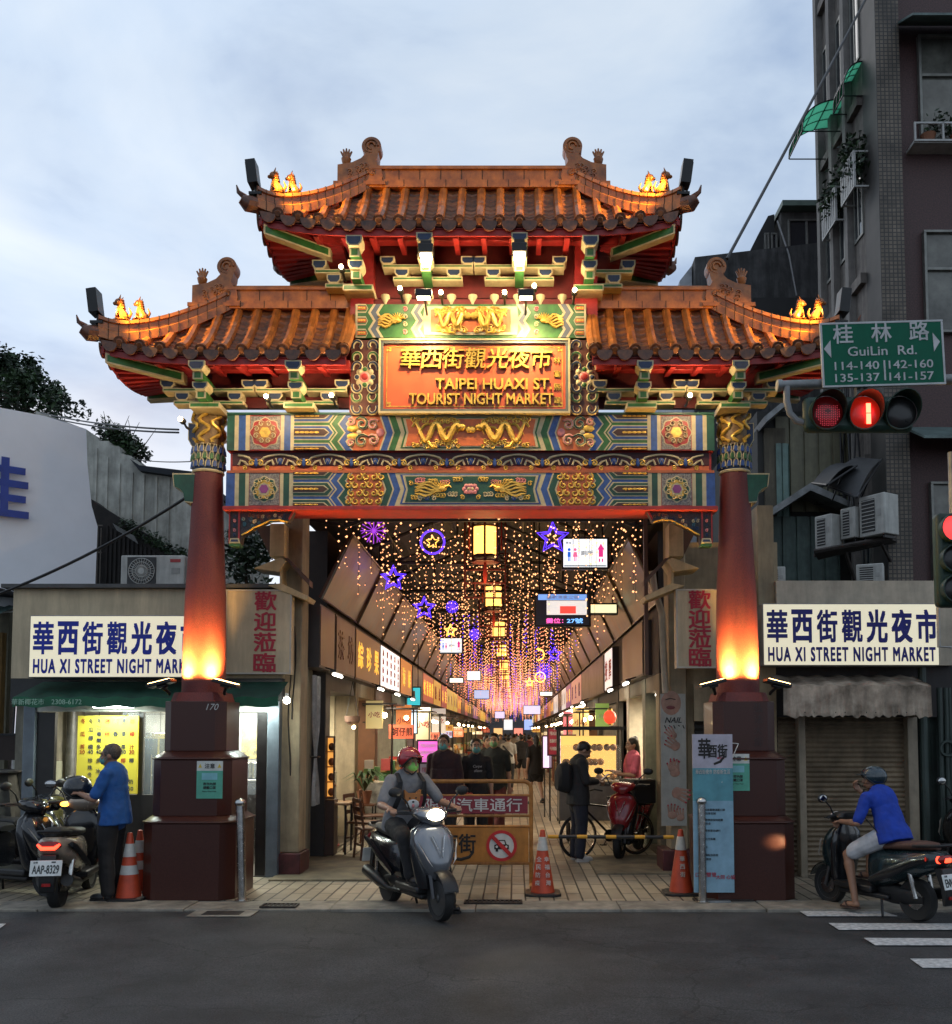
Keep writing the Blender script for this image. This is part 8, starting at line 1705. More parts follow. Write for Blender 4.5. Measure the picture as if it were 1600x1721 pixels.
def potplant(lab, loc, s=1, seed=1):
    t = thing('potted_plant', lab, 'plant', loc); m = MB(mat('terracotta', (.25, .10, .05), .8)); m.lathe([(.09*s, 0), (.13*s, .2*s), (.14*s, .22*s), (.11*s, .21*s)], (0, 0, 0), 16); m.build('pot', t); m = MB(LEAF); R = random.Random(seed)
    for k in range(26): a = R.uniform(0, 2*pi); L_ = R.uniform(.25, .5)*s; d = Vector((cos(a), sin(a), 0)); b0 = Vector((0, 0, .2*s)); p1 = b0+d*L_*.5+Vector((0, 0, L_*.8)); p2 = b0+d*L_*1.1+Vector((0, 0, L_*.5)); n_ = Vector((-d.y, d.x, 0))*.03*s; m.add([b0, p1+n_, p2, p1-n_], [(0, 1, 2, 3)])
    m.build('foliage', t, smooth=0)
potplant('bushy potted plant on a stand by the cream pillar', (-2.55, 16.3, .62), 1.0, 4)
t = thing('plant_stand', 'slim brown stand under the bushy potted plant', 'stand', (-2.55, 16.3, .03)); m = MB(mat('chair_wood', (.11, .04, .018), .4)); m.box(-.2, .2, -.2, .2, .56, .59); m.build('top', t)
for x in (-.17, .17):
    for y in (-.17, .17): m = MB(BLACKM); m.cyl((x, y, 0), (x, y, .56), .013, n=6); m.build('leg', t)
t = thing('hanging_basket', 'small basket hanging on cords by the snack shop', 'basket', at(592, 1218, 15.5)); m = MB(mat('basket_brown', (.10, .05, .03), .8, var=.3)); m.lathe([(.07, 0), (.12, .05), (.13, .14), (.11, .14)], (0, 0, 0), 14); m.build('shell', t); m = MB(BLACK); m.cyl((-.1, 0, .13), (0, 0, .7), .005, n=4); m.cyl((.1, 0, .13), (0, 0, .7), .005, n=4); m.build('cord', t); m = MB(WARMHOT); m.ball((.03, -.03, -.04), .03); m.build('bulb', t)
# light boards and stands in the street
def board(name, lab, cat, px0, px1, py0, py1, Y, base, em, lines=3, lcol=None, legs=True):
    a, b = at(px0, py1, Y), at(px1, py0, Y); t = thing(name, lab, cat, ((a.x+b.x)/2, Y, .02)); c = W(mat('board_case', (.05, .015, .03), .5)); c.box(a.x-.03, b.x+.03, Y+.004, Y+.07, a.z-.03, b.z+.03); c.build('case', t, bevel=.006); W(mat('bd_%.2f_%.2f_%.2f_%.1f' % (*base, em), base, .4, var=0, emit=base if em else None, es=em)).box(a.x, b.x, Y, Y+.01, a.z, b.z).build('face', t); h = b.z-a.z; m = W(lcol or SP)
    for j in range(lines): m.text(('芋圓冰品新鮮', '推薦蚵仔煎', '今日特價優惠')[j % 3], (a.x+b.x)/2, Y-.001, b.z-h*(j+.6)/(lines+.4), h=h*.5/(lines+.4), w_=(b.x-a.x)*.8, bold=.01, depth=.003)
    m.build('lettering', t)
    if legs and a.z > .12: m = W(BLACKM); m.cyl((a.x+.03, Y+.04, .02), (a.x+.03, Y+.04, a.z-.03), .014, n=6); m.cyl((b.x-.03, Y+.04, .02), (b.x-.03, Y+.04, a.z-.03), .014, n=6); m.build('leg', t)
    return t
board('light_board', 'glowing magenta menu light board behind the rider', 'light board', 703, 735, 1246, 1286, 15.5, (.85, .15, .62), .9, 3, SW2)
board('notice_board', 'pale notice board with a faint added glow below the magenta one', 'notice board', 706, 734, 1284, 1322, 14.9, (.42, .36, .42), .1, 2, CRIM)  # no lamp inside, a faint glow is put into the face
board('light_board', 'tall white and violet light board at the street side, farther one', 'light board', 913, 926, 1238, 1290, 20.5, (.85, .65, .95), 1.0, 0, SP)
board('light_board', 'white light board with a violet picture behind the man with the phone', 'light board', 938, 966, 1237, 1285, 19, (.9, .8, .92), 1.0, 3, glow('violet_print', (.2, .05, .5), .4))
board('notice_board', 'red price board with pale writing hanging before the light boards', 'notice board', 922, 940, 1225, 1268, 19.6, (.28, .02, .04), .15, 3, SW2)
# food cart on the poster side
t = thing('food_cart', 'wheeled glass food cart with a red lantern on the poster side', 'food cart', (1.25, 16.2, .02)); m = MB(mat('cart_steel', (.25, .23, .2), .4, metal=.5, dirt=.2)); m.box(-.5, .55, -.3, .3, .35, 1.0); m.build('body', t, bevel=.01); m = MB(BLACKM)
for x in (-.5, .55):
    for y in (-.3, .3): m.cyl((x, y, 1.0), (x, y, 1.85), .018, n=6)
m.box(-.56, .61, -.36, .36, 1.85, 1.91); m.build('frame', t); m = MB(GLASSC); m.box(-.48, .53, -.295, -.29, 1.0, 1.6); m.build('pane', t); m = MB(glow('cart_glow', (1, .6, .15), 1.1)); m.box(-.45, .5, .2, .21, 1.05, 1.75); m.build('lit_back', t); m = MB(mat('cart_goods', (.45, .2, .05), .5, var=.4)); R = random.Random(2)
for k in range(18): m.ball((R.uniform(-.42, .48), R.uniform(-.2, .15), 1.06+.25*(k % 3)), .06)
m.build('food_heap', t); m = MB(RUBBER)
for x in (-.35, .4): m.lathe([(.14, -.03), (.17, 0), (.14, .03)], (x, -.25, .17), 18, 'X')
m.build('wheel', t)
t = thing('paper_lantern', 'small round red lantern on top of the food cart', 'lantern', (1.62, 16.1, 1.95)); m = MB(glow('red_lantern', (1, .08, .03), 1.2, base=(.5, .03, .02))); m.ball((0, 0, .14), .11, .11, .12, 14, 8); m.build('shade', t); m = MB(GOLD); m.cyl((0, 0, 0), (0, 0, .03), .04); m.cyl((0, 0, .25), (0, 0, .28), .04); m.build('cap', t)
# stalls, lamps and goods spilling into the street farther down
R = random.Random(44)
for s_ in (-1, 1):
    side = 'kiosk' if s_ < 0 else 'poster'; y = 17.5 if s_ < 0 else 21
    while y < 92:
        X = XA if s_ < 0 else XB; near = y < 32
        t = thing('market_stall', 'small market stall with goods jutting into the street, '+side+' side', 'stall', (X-s_*.05, y, .02), 0, 'market stalls on the '+side+' side'); w2 = R.uniform(.4, .7); f = lambda d: -s_*d
        c = R.choice(((.28, .05, .04), (.10, .12, .10), (.25, .16, .08), (.05, .05, .06), (.32, .30, .26))); m = MB(mat('stall_%.2f_%.2f' % c[:2], c, .6, var=.3)); m.box(min(0, f(w2)), max(0, f(w2)), -.5, .5, 0, R.uniform(.7, 1.0)); m.build('counter', t); m = MB(mat('goods_a', (.45, .25, .08), .5, var=.4), mat('goods_b', (.4, .05, .04), .5), mat('goods_c', (.12, .28, .10), .5), mat('goods_d', (.5, .48, .42), .5))
        for k in range(14): m.use(m.mats[R.randrange(4)]); m.bx((f(R.uniform(.05, w2)), R.uniform(-.48, .45), R.uniform(.98, 1.25)), R.uniform(.08, .2), R.uniform(.08, .2), R.uniform(.08, .25))
        m.build('goods_heap', t)
        if R.random() < .7: c = R.choice(((1, .75, .35), (1, .9, .7), (.95, .2, .1), (1, .55, .12), (.6, .7, 1))); z0 = R.uniform(1.5, 1.9); h = R.uniform(.15, .3); m = MB(glow('stall_sign_%.1f_%.1f' % c[:2], c, .5)); m.box(min(f(.05), f(w2)), max(f(.05), f(w2)), -.5, -.47, z0, z0+h); P_ = m.build('lit_panel', t); m = MB(R.choice((SR, SW2, BLACK))); m.text(R.choice(('蚵仔煎', '甜不辣', '肉圓', '鮮果汁')), f(.05+w2)/2+f(.025), -.501, z0+h/2, h=h*.6, w_=w2*.75, bold=.02, depth=.003); m.build('lettering', P_)
        if R.random() < .75: m = MB(WARMHOT); m.ball((f(w2*.7), -.3, 2.12), .05, n=8, m=6); m.build('bulb', t)
        m = MB(BLACKM); m.cyl((f(w2), -.48, 0), (f(w2), -.48, 2.3), .018, n=5); m.box(min(f(0), f(w2+.1)), max(f(0), f(w2+.1)), -.6, .6, 2.3, 2.33); m.build('frame', t)
        y += R.uniform(2.2, 3.6)*(1 if y < 45 else 1.8)
for i, (s_, y, z, w2, h, c, lab) in enumerate(((-1, 17.2, 1.9, .36, .5, (.75, .6, .25), 'small yellow sign sticking out by the cream pillar'), (-1, 21.6, 1.75, .4, .7, (.85, .3, .08), 'orange lit sign sticking out beyond the pink curtain'), (-1, 26, 1.6, .45, .9, (1, .7, .35), 'bright amber lit sign by the pale green pillars'), (-1, 31, 1.8, .5, .8, (.95, .9, .85), 'white lit sign sticking out past the amber one'), (1, 20.5, 1.9, .35, .55, (.35, .55, .12), 'green leaf shaped lit sign on the dark tiled wall'), (1, 26, 1.7, .5, .8, (1, .75, .3), 'golden lit sign beside the golden doorway'), (1, 31, 1.6, .5, .9, (.95, .25, .3), 'pink red lit sign past the golden doorway'))):
    X = (XA if s_ < 0 else XB)-s_*.02; t = thing('projecting_sign', lab, 'lit sign', (X, y, z)); m = MB(glow('proj_%.2f_%.2f' % c[:2], c, .36)); m.box(min(-s_*.06, -s_*w2), max(-s_*.06, -s_*w2), -.04, .04, 0, h); m.build('face', t); m = MB(BLACKM); m.box(min(0, -s_*.06), max(0, -s_*.06), -.03, .03, h*.2, h*.25); m.box(min(0, -s_*.06), max(0, -s_*.06), -.03, .03, h*.8, h*.85); m.build('bracket', t); m = MB(SR if c[0] > .5 else SW2); m.text('小吃', -s_*(w2/2+.03), -.041, h*.5, h=h*.2, bold=.02, depth=.003); m.build('lettering', t)
# ------------------------------------------------------------------ people
SKIN = mat('skin', (.36, .20, .13), .5, var=.08, scale=5); SKIN2 = mat('skin_tanned', (.30, .155, .095), .5, var=.08, scale=5)
HAIR = mat('hair_black', (.012, .010, .009), .45, var=.3, scale=50, stretch=(1, 1, .2)); HAIRG = mat('hair_greying', (.10, .075, .06), .6, var=.4, scale=60)
folds = bpy.data.textures.new('fabric_folds', 'CLOUDS'); folds.noise_scale = .11; folds.noise_depth = 2
def flesh(o, vox, it=3, fold=0):
    r = o.modifiers.new('skin', 'REMESH'); r.mode = 'VOXEL'; r.voxel_size = vox; r.use_smooth_shade = True
    s_ = o.modifiers.new('soft', 'SMOOTH'); s_.factor = .5; s_.iterations = it
    if fold: d = o.modifiers.new('folds', 'DISPLACE'); d.texture = folds; d.strength = fold; d.mid_level = .5; d.texture_coords = 'LOCAL'
def cloth(name, c, **k): return mat(name, c, .85, var=.12, scale=9, bump=.15, **k)
DEF = dict(pel=(0, 0, .95), nek=(0, 0, 1.45), hed=(0, -.02, 1.59), shoL=(.175, 0, 1.385), shoR=(-.175, 0, 1.385), elbL=(.225, .03, 1.11), elbR=(-.225, .03, 1.11), wriL=(.235, -.06, .87), wriR=(-.235, -.06, .87), hipL=(.09, 0, .91), hipR=(-.09, 0, .91), kneL=(.10, -.02, .50), kneR=(-.10, -.02, .50), ankL=(.11, .02, .09), ankR=(-.11, .02, .09))
def hand(m, w_, e_, curl=.6, s=1, side=1, aim=None):
    w_, e_ = Vector(w_), Vector(e_); d = (Vector(aim) if aim else (w_-e_)).normalized(); up = Vector((0, 0, 1)) if abs(d.z) < .85 else Vector((0, -1, 0)); sd = d.cross(up).normalized(); nrm = sd.cross(d).normalized()*-1
    pc = w_+d*.05*s
    for q in (-1.5, -.5, .5, 1.5): m.cap(w_+sd*q*.011*s, .014*s, pc+sd*q*.019*s+d*.03*s, .0125*s, 8)
    for i, q in enumerate((-1.5, -.5, .5, 1.5)):
        L_ = (.062, .074, .070, .054)[i]*s; b = pc+sd*q*.020*s+d*.035*s; a1, a2 = curl*.8, curl*1.9; p1 = b+(d*cos(a1)+nrm*sin(a1))*L_*.5; p2 = p1+(d*cos(a2)+nrm*sin(a2))*L_*.52
        m.cap(b, .0095*s, p1, .009*s, 8); m.cap(p1, .009*s, p2, .0075*s, 8)
    b = w_+sd*side*.026*s+d*.02*s; p1 = b+(d*.6+sd*side*.7+nrm*.25).normalized()*.036*s; m.cap(b, .014*s, p1, .011*s, 8); m.cap(p1, .011*s, p1+(d*.85+nrm*.45*curl+sd*side*.1)*.030*s, .009*s, 8)
def person(lab, loc, rotz, J={}, shirt=None, pants=None, shoes=None, skin=None, hair=HAIR, vox=.012, sleeve=.75, short=1.0, hem=0, mask=None, hy=0, hp=0, helmet=None, girth=1.0, curl=.5, aimL=None, aimR=None, scale=1, face=True, sandal=False, longhair=False, group=None, collar=False):
    t = thing('person', lab, 'person', loc, rotz, group); t.scale = (scale,)*3; j = {k: Vector(v) for k, v in {**DEF, **J}.items()}; skin = skin or SKIN; g = girth
    zx = (j['nek']-j['pel']).normalized(); xx = (j['shoL']-j['shoR']).normalized(); yx = zx.cross(xx).normalized(); xx = yx.cross(zx); M = Matrix((xx, yx, zx)).transposed(); sp = lambda k: j['pel'].lerp(j['nek'], k)
    Mh = Matrix.Rotation(hy, 3, 'Z') @ Matrix.Rotation(hp, 3, 'X'); H = j['hed']; hd = lambda x, y, z: H+Mh @ Vector((x, y, z))
    b = MB(skin)
    b.ball(hd(0, .015, .025), .078, .096, .095, 16, 12, Mh); b.ball(hd(0, -.02, -.04), .062, .072, .078, 14, 10, Mh); b.ball(hd(0, -.045, -.085), .032, .035, .03, 10, 8, Mh)
    b.cap(hd(0, -.088, .02), .010, hd(0, -.108, -.022), .016, 8); b.ball(hd(0, -.078, .045), .052, .018, .014, 10, 6, Mh); b.ball(hd(0, -.09, -.058), .024, .012, .010, 8, 6, Mh)
    for s_ in (-1, 1): b.ball(hd(s_*.078, .01, -.005), .012, .022, .032, 8, 8, Mh); b.ball(hd(s_*.04, -.068, -.02), .024, .02, .022, 8, 6, Mh)
    b.cap(hd(0, .01, -.05), .052, j['nek']-zx*.06, .058, 12)
    b.ball(sp(.72), .155*g, .098*g, .19, 16, 12, M); b.ball(sp(.34), .135*g, .095*g, .17, 14, 10, M); b.ball(sp(.02), .155*g, .105*g, .13, 14, 10, M)
    for s_, q in (('L', 1), ('R', -1)):
        S_, E_, K_ = j['sho'+s_], j['elb'+s_], j['wri'+s_]; b.cap(sp(.86), .07, S_, .058, 10); b.cap(S_, .054, E_, .040, 12); b.cap(E_, .041, K_, .026, 12); b.cap(E_.lerp(K_, .25), .043, E_.lerp(K_, .5), .035, 10)
        hand(b, K_, E_, curl, 1, -q, aimL if q > 0 else aimR)
        hp_, kn, an = j['hip'+s_], j['kne'+s_], j['ank'+s_]; b.cap(hp_, .085*g, kn, .056, 12); b.cap(kn, .056, an, .036, 12); b.cap(kn.lerp(an, .2), .060, kn.lerp(an, .45), .048, 10)
        b.cap(an+Vector((0, .02, -.04)), .035, an+Vector((q*.01, -.12, -.055)), .032, 10)
        if sandal:
            for k in range(5): b.cap(an+Vector((q*.01+(k-2)*.015, -.13, -.06)), .013, an+Vector((q*.01+(k-2)*.017, -.165+.008*abs(k-1), -.068)), .010, 6)
    o = b.build('body', t); flesh(o, vox)
    if face:
        for s_ in (-1, 1):
            e_ = MB(mat('eye_white', (.5, .48, .45), .3)); e_.ball(hd(s_*.031, -.083, .018), .013, .008, .007, 8, 6, Mh); e_.use(mat('iris_dark', (.02, .012, .01), .2)).ball(hd(s_*.031, -.0885, .018), .0065, .004, .0065, 8, 6, Mh); e_.build('eye', t); e_ = MB(HAIR); e_.cap(hd(s_*.017, -.097, .042), .005, hd(s_*.05, -.084, .045), .0035, 6); e_.build('eyebrow', t)
        if not mask: e_ = MB(mat('lips', (.28, .09, .07), .5)); e_.cap(hd(-.02, -.098, -.058), .0055, hd(.02, -.098, -.058), .0055, 6); e_.build('mouth', t)
    # shirt
    s2 = MB(shirt); s2.ball(sp(.74), .172*g, .118*g, .205, 16, 12, M); s2.ball(sp(.36), .160*g, .122*g, .19, 14, 10, M); s2.ball(sp(.06-hem*.3), .172*g, .128*g, .13+hem*.3, 14, 10, M); s2.ball(sp(.9), .11, .085, .075, 12, 8, M); s2.rings([[j['pel']+zx*k+xx*r*g*cos(a)+yx*r*.75*g*sin(a) for a in [2*pi*i/16 for i in range(16)]] for k, r in ((-.09-.16*hem, .198), (0, .19), (.14, .166), (.28, .160))])
    for s_ in 'LR':
        S_, E_, K_ = j['sho'+s_], j['elb'+s_], j['wri'+s_]; s2.cap(sp(.84), .085, S_, .074, 10)
        e_ = S_.lerp(E_, min(1, sleeve)); s2.cap(S_, .072, e_, .062 if sleeve < 1 else .056, 12)
        if sleeve > 1: s2.cap(E_, .056, E_.lerp(K_, sleeve-1), .044, 12)
    o = s2.build('shirt', t); flesh(o, max(vox, .011), 2, .022)
    if collar: c = MB(shirt); c.tube([j['nek']+M @ Vector((.066*cos(a), .066*sin(a)-.005, .01-.02*(sin(a) < -.5))) for a in [2*pi*i/18 for i in range(19)]], .016, 6); c.build('collar', t)
    p2 = MB(pants); p2.ball(sp(.02), .168*g, .122*g, .135, 14, 10, M)
    for s_ in 'LR':
        hp_, kn, an = j['hip'+s_], j['kne'+s_], j['ank'+s_]
        if short < 1: p2.cap(hp_, .105*g, hp_.lerp(kn, short), .092, 12)
        else: p2.cap(hp_, .108*g, kn, .088, 12); p2.cap(kn, .088, an, .074, 12)
    o = p2.build('trousers', t); flesh(o, max(vox, .011), 2, .02)
    for s_, q in (('L', 1), ('R', -1)):
        an = j['ank'+s_]; m = MB(shoes or BLACK); cx, cy = an.x+q*.01, an.y-.045; P = [(cx+x*1.0, cy+y) for x, y in ((-.032, .10), (.032, .10), (.044, 0), (.05, -.08), (.034, -.135), (0, -.15), (-.034, -.135), (-.045, -.08), (-.042, 0))]; z = an.z-.09
        m.frustum(P, z, P, z+.022)
        if not sandal: m.ball((cx, cy-.06, z+.04), .044, .088, .042, 12, 8); m.cap((cx, cy+.05, z+.045), .046, an+Vector((0, .01, .0)), .044, 10)
        else: m.tube([(cx-.05, cy-.02, z+.02), (cx-.03, cy-.06, z+.065), (cx+.03, cy-.06, z+.065), (cx+.05, cy-.02, z+.02)], .014, 6, flat=.4)
        m.build('shoe', t)
    if helmet:
        m = MB(helmet); R_ = []; n = 28
        for k in range(9):
            q = []
            for i in range(n):
                a = 2*pi*i/n; fr_ = max(0, -sin(a)); lo = radians(-42+58*min(1, fr_**1.4*1.15)); el = lo+(radians(89)-lo)*k/8; q.append(hd(.118*cos(a)*cos(el), .145*sin(a)*cos(el)+.012, .035+.125*sin(el)))
            R_.append(q)
        m.rings(R_, caps=False); Hm = m.build('helmet', t, smooth=60); sd = Hm.modifiers.new('shell', 'SOLIDIFY'); sd.thickness = .016
        m = MB(BLACK); m.tube([R_[0][i % n] for i in range(n+1)], .010, 6)
        for s_ in (-1, 1): m.tube([hd(s_*.10, .0, -.04), hd(s_*.075, -.03, -.09), hd(0, -.05, -.125)], .008, 5)
        m.build('helmet_strap', Hm); m = MB(helmet); m.rings([[hd(.10*cos(a), -.05-.16*abs(sin(a))*s_, .075-.012*s_) for a in [pi+pi*i/10 for i in range(11)]] for s_ in (.55, .8)], closed=False); sd = m.build('helmet_peak', Hm).modifiers.new('shell', 'SOLIDIFY'); sd.thickness = .006
    elif hair:
        m = MB(hair); m.ball(hd(0, .030, .050), .088, .098, .088, 16, 12, Mh); m.ball(hd(0, .045, .02), .080, .074, .075, 14, 10, Mh)
        for s_ in (-1, 1): m.ball(hd(s_*.07, .0, .035), .018, .04, .045, 8, 6, Mh)
        if longhair: m.cap(hd(0, .06, .0), .07, hd(0, .075, -.16), .06, 10); m.ball(hd(0, .07, .1), .05)
        o = m.build('hair', t); flesh(o, .012, 2, .012)
    if mask:
        m = MB(mask); m.ball(hd(0, -.062, -.040), .060, .052, .052, 14, 10, Mh); 
        for s_ in (-1, 1): m.tube([hd(s_*.055, -.055, -.02), hd(s_*.085, .01, .0), hd(s_*.055, -.05, -.065)], .003, 4)
        m.build('face_mask', t)
    return t
BLK, DKB = cloth('black_cloth', (.014, .013, .014)), cloth('charcoal_cloth', (.022, .021, .022)); GRYT = cloth('grey_tshirt', (.20, .20, .21)); POLO = cloth('blue_polo', (.012, .085, .30)); BLT = cloth('royal_blue_tshirt', (.008, .045, .36)); WSH = cloth('white_shorts', (.52, .53, .56)); JEAN = cloth('dark_jeans', (.02, .022, .035))
MASKG, MASKB = mat('mask_green', (.22, .55, .12), .7), mat('mask_teal', (.12, .36, .34), .7)
# the rider in the middle
J1 = dict(pel=(0, .34, .90), nek=(0, .19, 1.39), hed=(0, .12, 1.525), shoL=(.185, .17, 1.33), shoR=(-.185, .17, 1.33), elbL=(.34, .06, 1.10), elbR=(-.34, .08, 1.09), wriL=(.355, -.20, 1.07), wriR=(-.355, -.20, 1.07), hipL=(.10, .26, .85), hipR=(-.10, .26, .85), kneL=(.25, -.10, .62), kneR=(-.16, -.13, .76), ankL=(.33, -.16, .09), ankR=(-.12, -.20, .41))
P1 = person('person riding the silver scooter in a red helmet, green mask and grey dog print T-shirt', S1, th1, J1, GRYT, BLK, BLACK, SKIN, None, .0075, .8, 1, .05, MASKG, radians(14), .08, mat('helmet_red', (.34, .012, .02), .18, coat=.7, var=.15, scale=14), 1.08, 1.1)
m = MB(mat('dog_tan', (.45, .17, .05), .8)); dz, dy = 1.13, .075; m.prism([(-.085, dz), (-.09, dz+.11), (-.045, dz+.075), (.045, dz+.075), (.09, dz+.11), (.085, dz), (.05, dz-.06), (-.05, dz-.06)], dy-.035, dy); m.use(mat('dog_white', (.6, .58, .55), .8)).ball((0, dy-.036, dz-.04), .075, .012, .05, 14, 6); m.use(BLACK).ball((0, dy-.05, dz-.015), .014, .006, .010, 8, 5); m.ball((-.035, dy-.042, dz+.025), .011, .006, .008, 8, 5); m.ball((.035, dy-.042, dz+.025), .011, .006, .008, 8, 5); m.use(PINK).ball((0, dy-.05, dz-.055), .018, .006, .02, 8, 5); m.T = Matrix.Translation((0, .012, 0)); m.build('shirt_print', P1)
for s_ in (-1, 1): m = MB(mat('strap_black', (.016, .016, .018), .8)); m.tube([(s_*.115, .27, 1.36), (s_*.125, .16, 1.405), (s_*.135, .05, 1.32), (s_*.15, .06, 1.15), (s_*.165, .16, 1.02)], .026, 6, flat=.45); m.build('backpack_strap', P1)
m = MB(mat('strap_black', (.016, .016, .018), .8)); m.rings([lring(.13, .30, 1.0, 1.36), lring(.16, .36, .98, 1.38), lring(.14, .46, 1.0, 1.34)]); t = thing('backpack', 'black backpack on the back of the rider with the red helmet', 'backpack', S1, th1); m.build('bag', t)
# the man in the polo shirt with the helmet in his hands
L2 = ground_at(186, 1511, .02); L2.z = .02
J2 = dict(pel=(0, .02, .94), nek=(0, .0, 1.42), hed=(0, -.05, 1.555), shoL=(.185, 0, 1.36), shoR=(-.185, 0, 1.36), elbL=(.25, -.10, 1.10), elbR=(-.25, -.10, 1.10), wriL=(.13, -.31, 1.15), wriR=(-.13, -.31, 1.15))
person('person in a blue polo shirt and mask holding a dark helmet by the yellow menu', L2, radians(-92), J2, POLO, BLK, BLACK, SKIN2, HAIRG, .0085, .82, 1, .25, MASKB, radians(6), .12, None, 1.16, .8, collar=True)
Rz = Matrix.Rotation(radians(-92), 3, 'Z'); hpz = L2+Rz @ Vector((0, -.40, 1.20)); t = thing('crash_helmet', 'dark open crash helmet held in front of the person in the polo shirt', 'helmet', hpz, radians(-92)); m = MB(mat('helmet_dark', (.012, .014, .018), .25, coat=.5)); R_ = []; n = 24
for k in range(8):
    q = []
    for i in range(n): a = 2*pi*i/n; lo = radians(-45+50*max(0, -sin(a))); el = lo+(radians(89)-lo)*k/7; q.append((.135*cos(a)*cos(el), .155*sin(a)*cos(el), .145*sin(el)))
    R_.append(q)
m.rings(R_, caps=False); o = m.build('shell', t, smooth=60); o.modifiers.new('shell', 'SOLIDIFY').thickness = .02; m = MB(BLACK); m.tube([R_[0][i % n] for i in range(n+1)], .012, 6); m.build('rim', t)
# the rider on the dark scooter
J3 = dict(pel=(0, .30, .90), nek=(0, .13, 1.345), hed=(0, .04, 1.465), shoL=(.185, .12, 1.275), shoR=(-.185, .10, 1.275), elbL=(.31, .08, 1.00), elbR=(-.27, -.12, 1.12), wriL=(.29, -.17, 1.00), wriR=(-.12, -.27, 1.33), hipL=(.10, .22, .84), hipR=(-.10, .22, .84), kneL=(.20, -.16, .63), kneR=(-.17, -.16, .70), ankL=(.23, -.04, .14), ankR=(-.13, -.16, .42))
P3 = person('person in a bright blue T-shirt, white shorts and sandals smoking on the dark green scooter', S3, th3, J3, BLT, WSH, mat('sandal_brown', (.05, .025, .018), .6), SKIN2, None, .0075, .85, .80, .1, None, radians(52), .05, mat('helmet_petrol', (.012, .03, .042), .2, coat=.7, var=.2), 1.12, .9, (-.2, -.6, -.1), (.3, -.2, .6), .92, True, True)
m = MB(BLACK); m.tube([(-.04, -.145, 1.385), (-.11, -.27, 1.40)], .008, 6); m.use(STEEL).tube([(-.11, -.27, 1.40), (-.13, -.31, 1.405)], .010, 6); t = thing('vape_pen', 'dark pen held to the mouth of the smoking rider', 'vape pen', S3, th3); t.scale = (.92,)*3; m.build('tube', t)
m = MB(BLACK); m.tube([(.10, .0, 1.36), (.13, -.02, 1.22), (.16, .06, 1.05), (.20, .28, .90)], .012, 5, flat=.5); m.tube([(.10, .0, 1.36), (.1, .14, 1.38), (.0, .26, 1.20), (-.14, .40, .98)], .012, 5, flat=.5); m.build('bag_strap', P3)
# people in the street
def at_(px, Y): return Vector((at(px, 0, Y).x, Y, .022))
WK = dict(kneL=(.10, -.14, .52), ankL=(.10, -.12, .09), kneR=(-.10, .02, .51), ankR=(-.10, .24, .14), wriL=(.24, .02, .88), elbL=(.225, .08, 1.12), wriR=(-.24, -.16, .90), elbR=(-.225, -.02, 1.12))
P4 = person('person in a dark jacket and white shoes looking down at a phone beside the bicycle', at_(966, 13.6), radians(104), dict(nek=(0, -.02, 1.43), hed=(0, -.09, 1.545), wriL=(.07, -.30, 1.13), wriR=(-.07, -.28, 1.11), elbL=(.235, -.06, 1.12), elbR=(-.235, -.05, 1.12)), DKB, JEAN, mat('white_shoe', (.5, .48, .45), .6), SKIN, HAIR, .010, 1.85, 1, .45, None, 0, .55, None, 1.12, .8)
Rz = Matrix.Rotation(radians(104), 3, 'Z'); p0 = at_(966, 13.6); t = thing('mobile_phone', 'dark phone held by the person in the dark jacket', 'phone', p0+Rz @ Vector((0, -.40, 1.17)), radians(104)); m = MB(BLACK); m.T = Matrix.Rotation(.9, 4, 'X'); m.box(-.036, .036, -.005, .005, -.075, .075); m.build('body', t, bevel=.004); m = MB(glow('phone_screen', (.3, .25, .25), .6)); m.T = Matrix.Rotation(.9, 4, 'X'); m.box(-.032, .032, .0055, .0065, -.068, .068); m.build('screen', t)
t = thing('backpack', 'black backpack worn by the person looking at a phone', 'backpack', p0, radians(104)); m = MB(BLK); m.rings([lring(.13, .13, .98, 1.36), lring(.16, .18, .95, 1.40), lring(.15, .28, .98, 1.36), lring(.10, .32, 1.0, 1.28)]); m.build('bag', t)
person('person in a dark maroon long sleeved shirt and teal mask behind the barrier', at_(752, 13.9), radians(-6), dict(wriL=(.25, -.10, .86)), cloth('maroon_shirt', (.035, .014, .016)), DKB, BLACK, SKIN, HAIR, .011, 1.85, 1, .3, MASKB, 0, 0, None, 1.22, .5, scale=1.035)
P6 = person('person in a black print T-shirt and teal mask holding a red bag behind the barrier', at_(803, 14.4), radians(8), dict(wriR=(-.20, -.20, 1.0)), BLK, BLK, BLACK, SKIN, HAIR, .011, .85, 1, .3, MASKB, 0, 0, None, 1.0, .6, scale=1.0)
m = MB(mat('print_white', (.4, .38, .36), .8)); m.text('Carpe', .01, -.135, 1.30, h=.05, w_=.13, bold=.02, depth=.004, shear=.3); m.text('diem', .02, -.135, 1.24, h=.04, w_=.12, bold=.02, depth=.004, shear=.3); m.build('shirt_print', P6)
p0 = at_(783, 14.1); t = thing('shopping_bag', 'red shopping bag hanging from the hand of the person in the black T-shirt', 'bag', p0+Vector((0, 0, .62))); m = MB(mat('red_plastic', (.42, .035, .012), .4)); m.frustum([(-.12, -.05), (.12, -.05), (.12, .05), (-.12, .05)], 0, [(-.14, -.07), (.14, -.07), (.14, .07), (-.14, .07)], .30); m.build('bag', t, bevel=.02); m = MB(mat('red_plastic', (.42, .035, .012), .4)); m.tube([(-.07, 0, .29), (-.03, 0, .40), (.03, 0, .40), (.07, 0, .29)], .009, 5); m.build('handle', t)
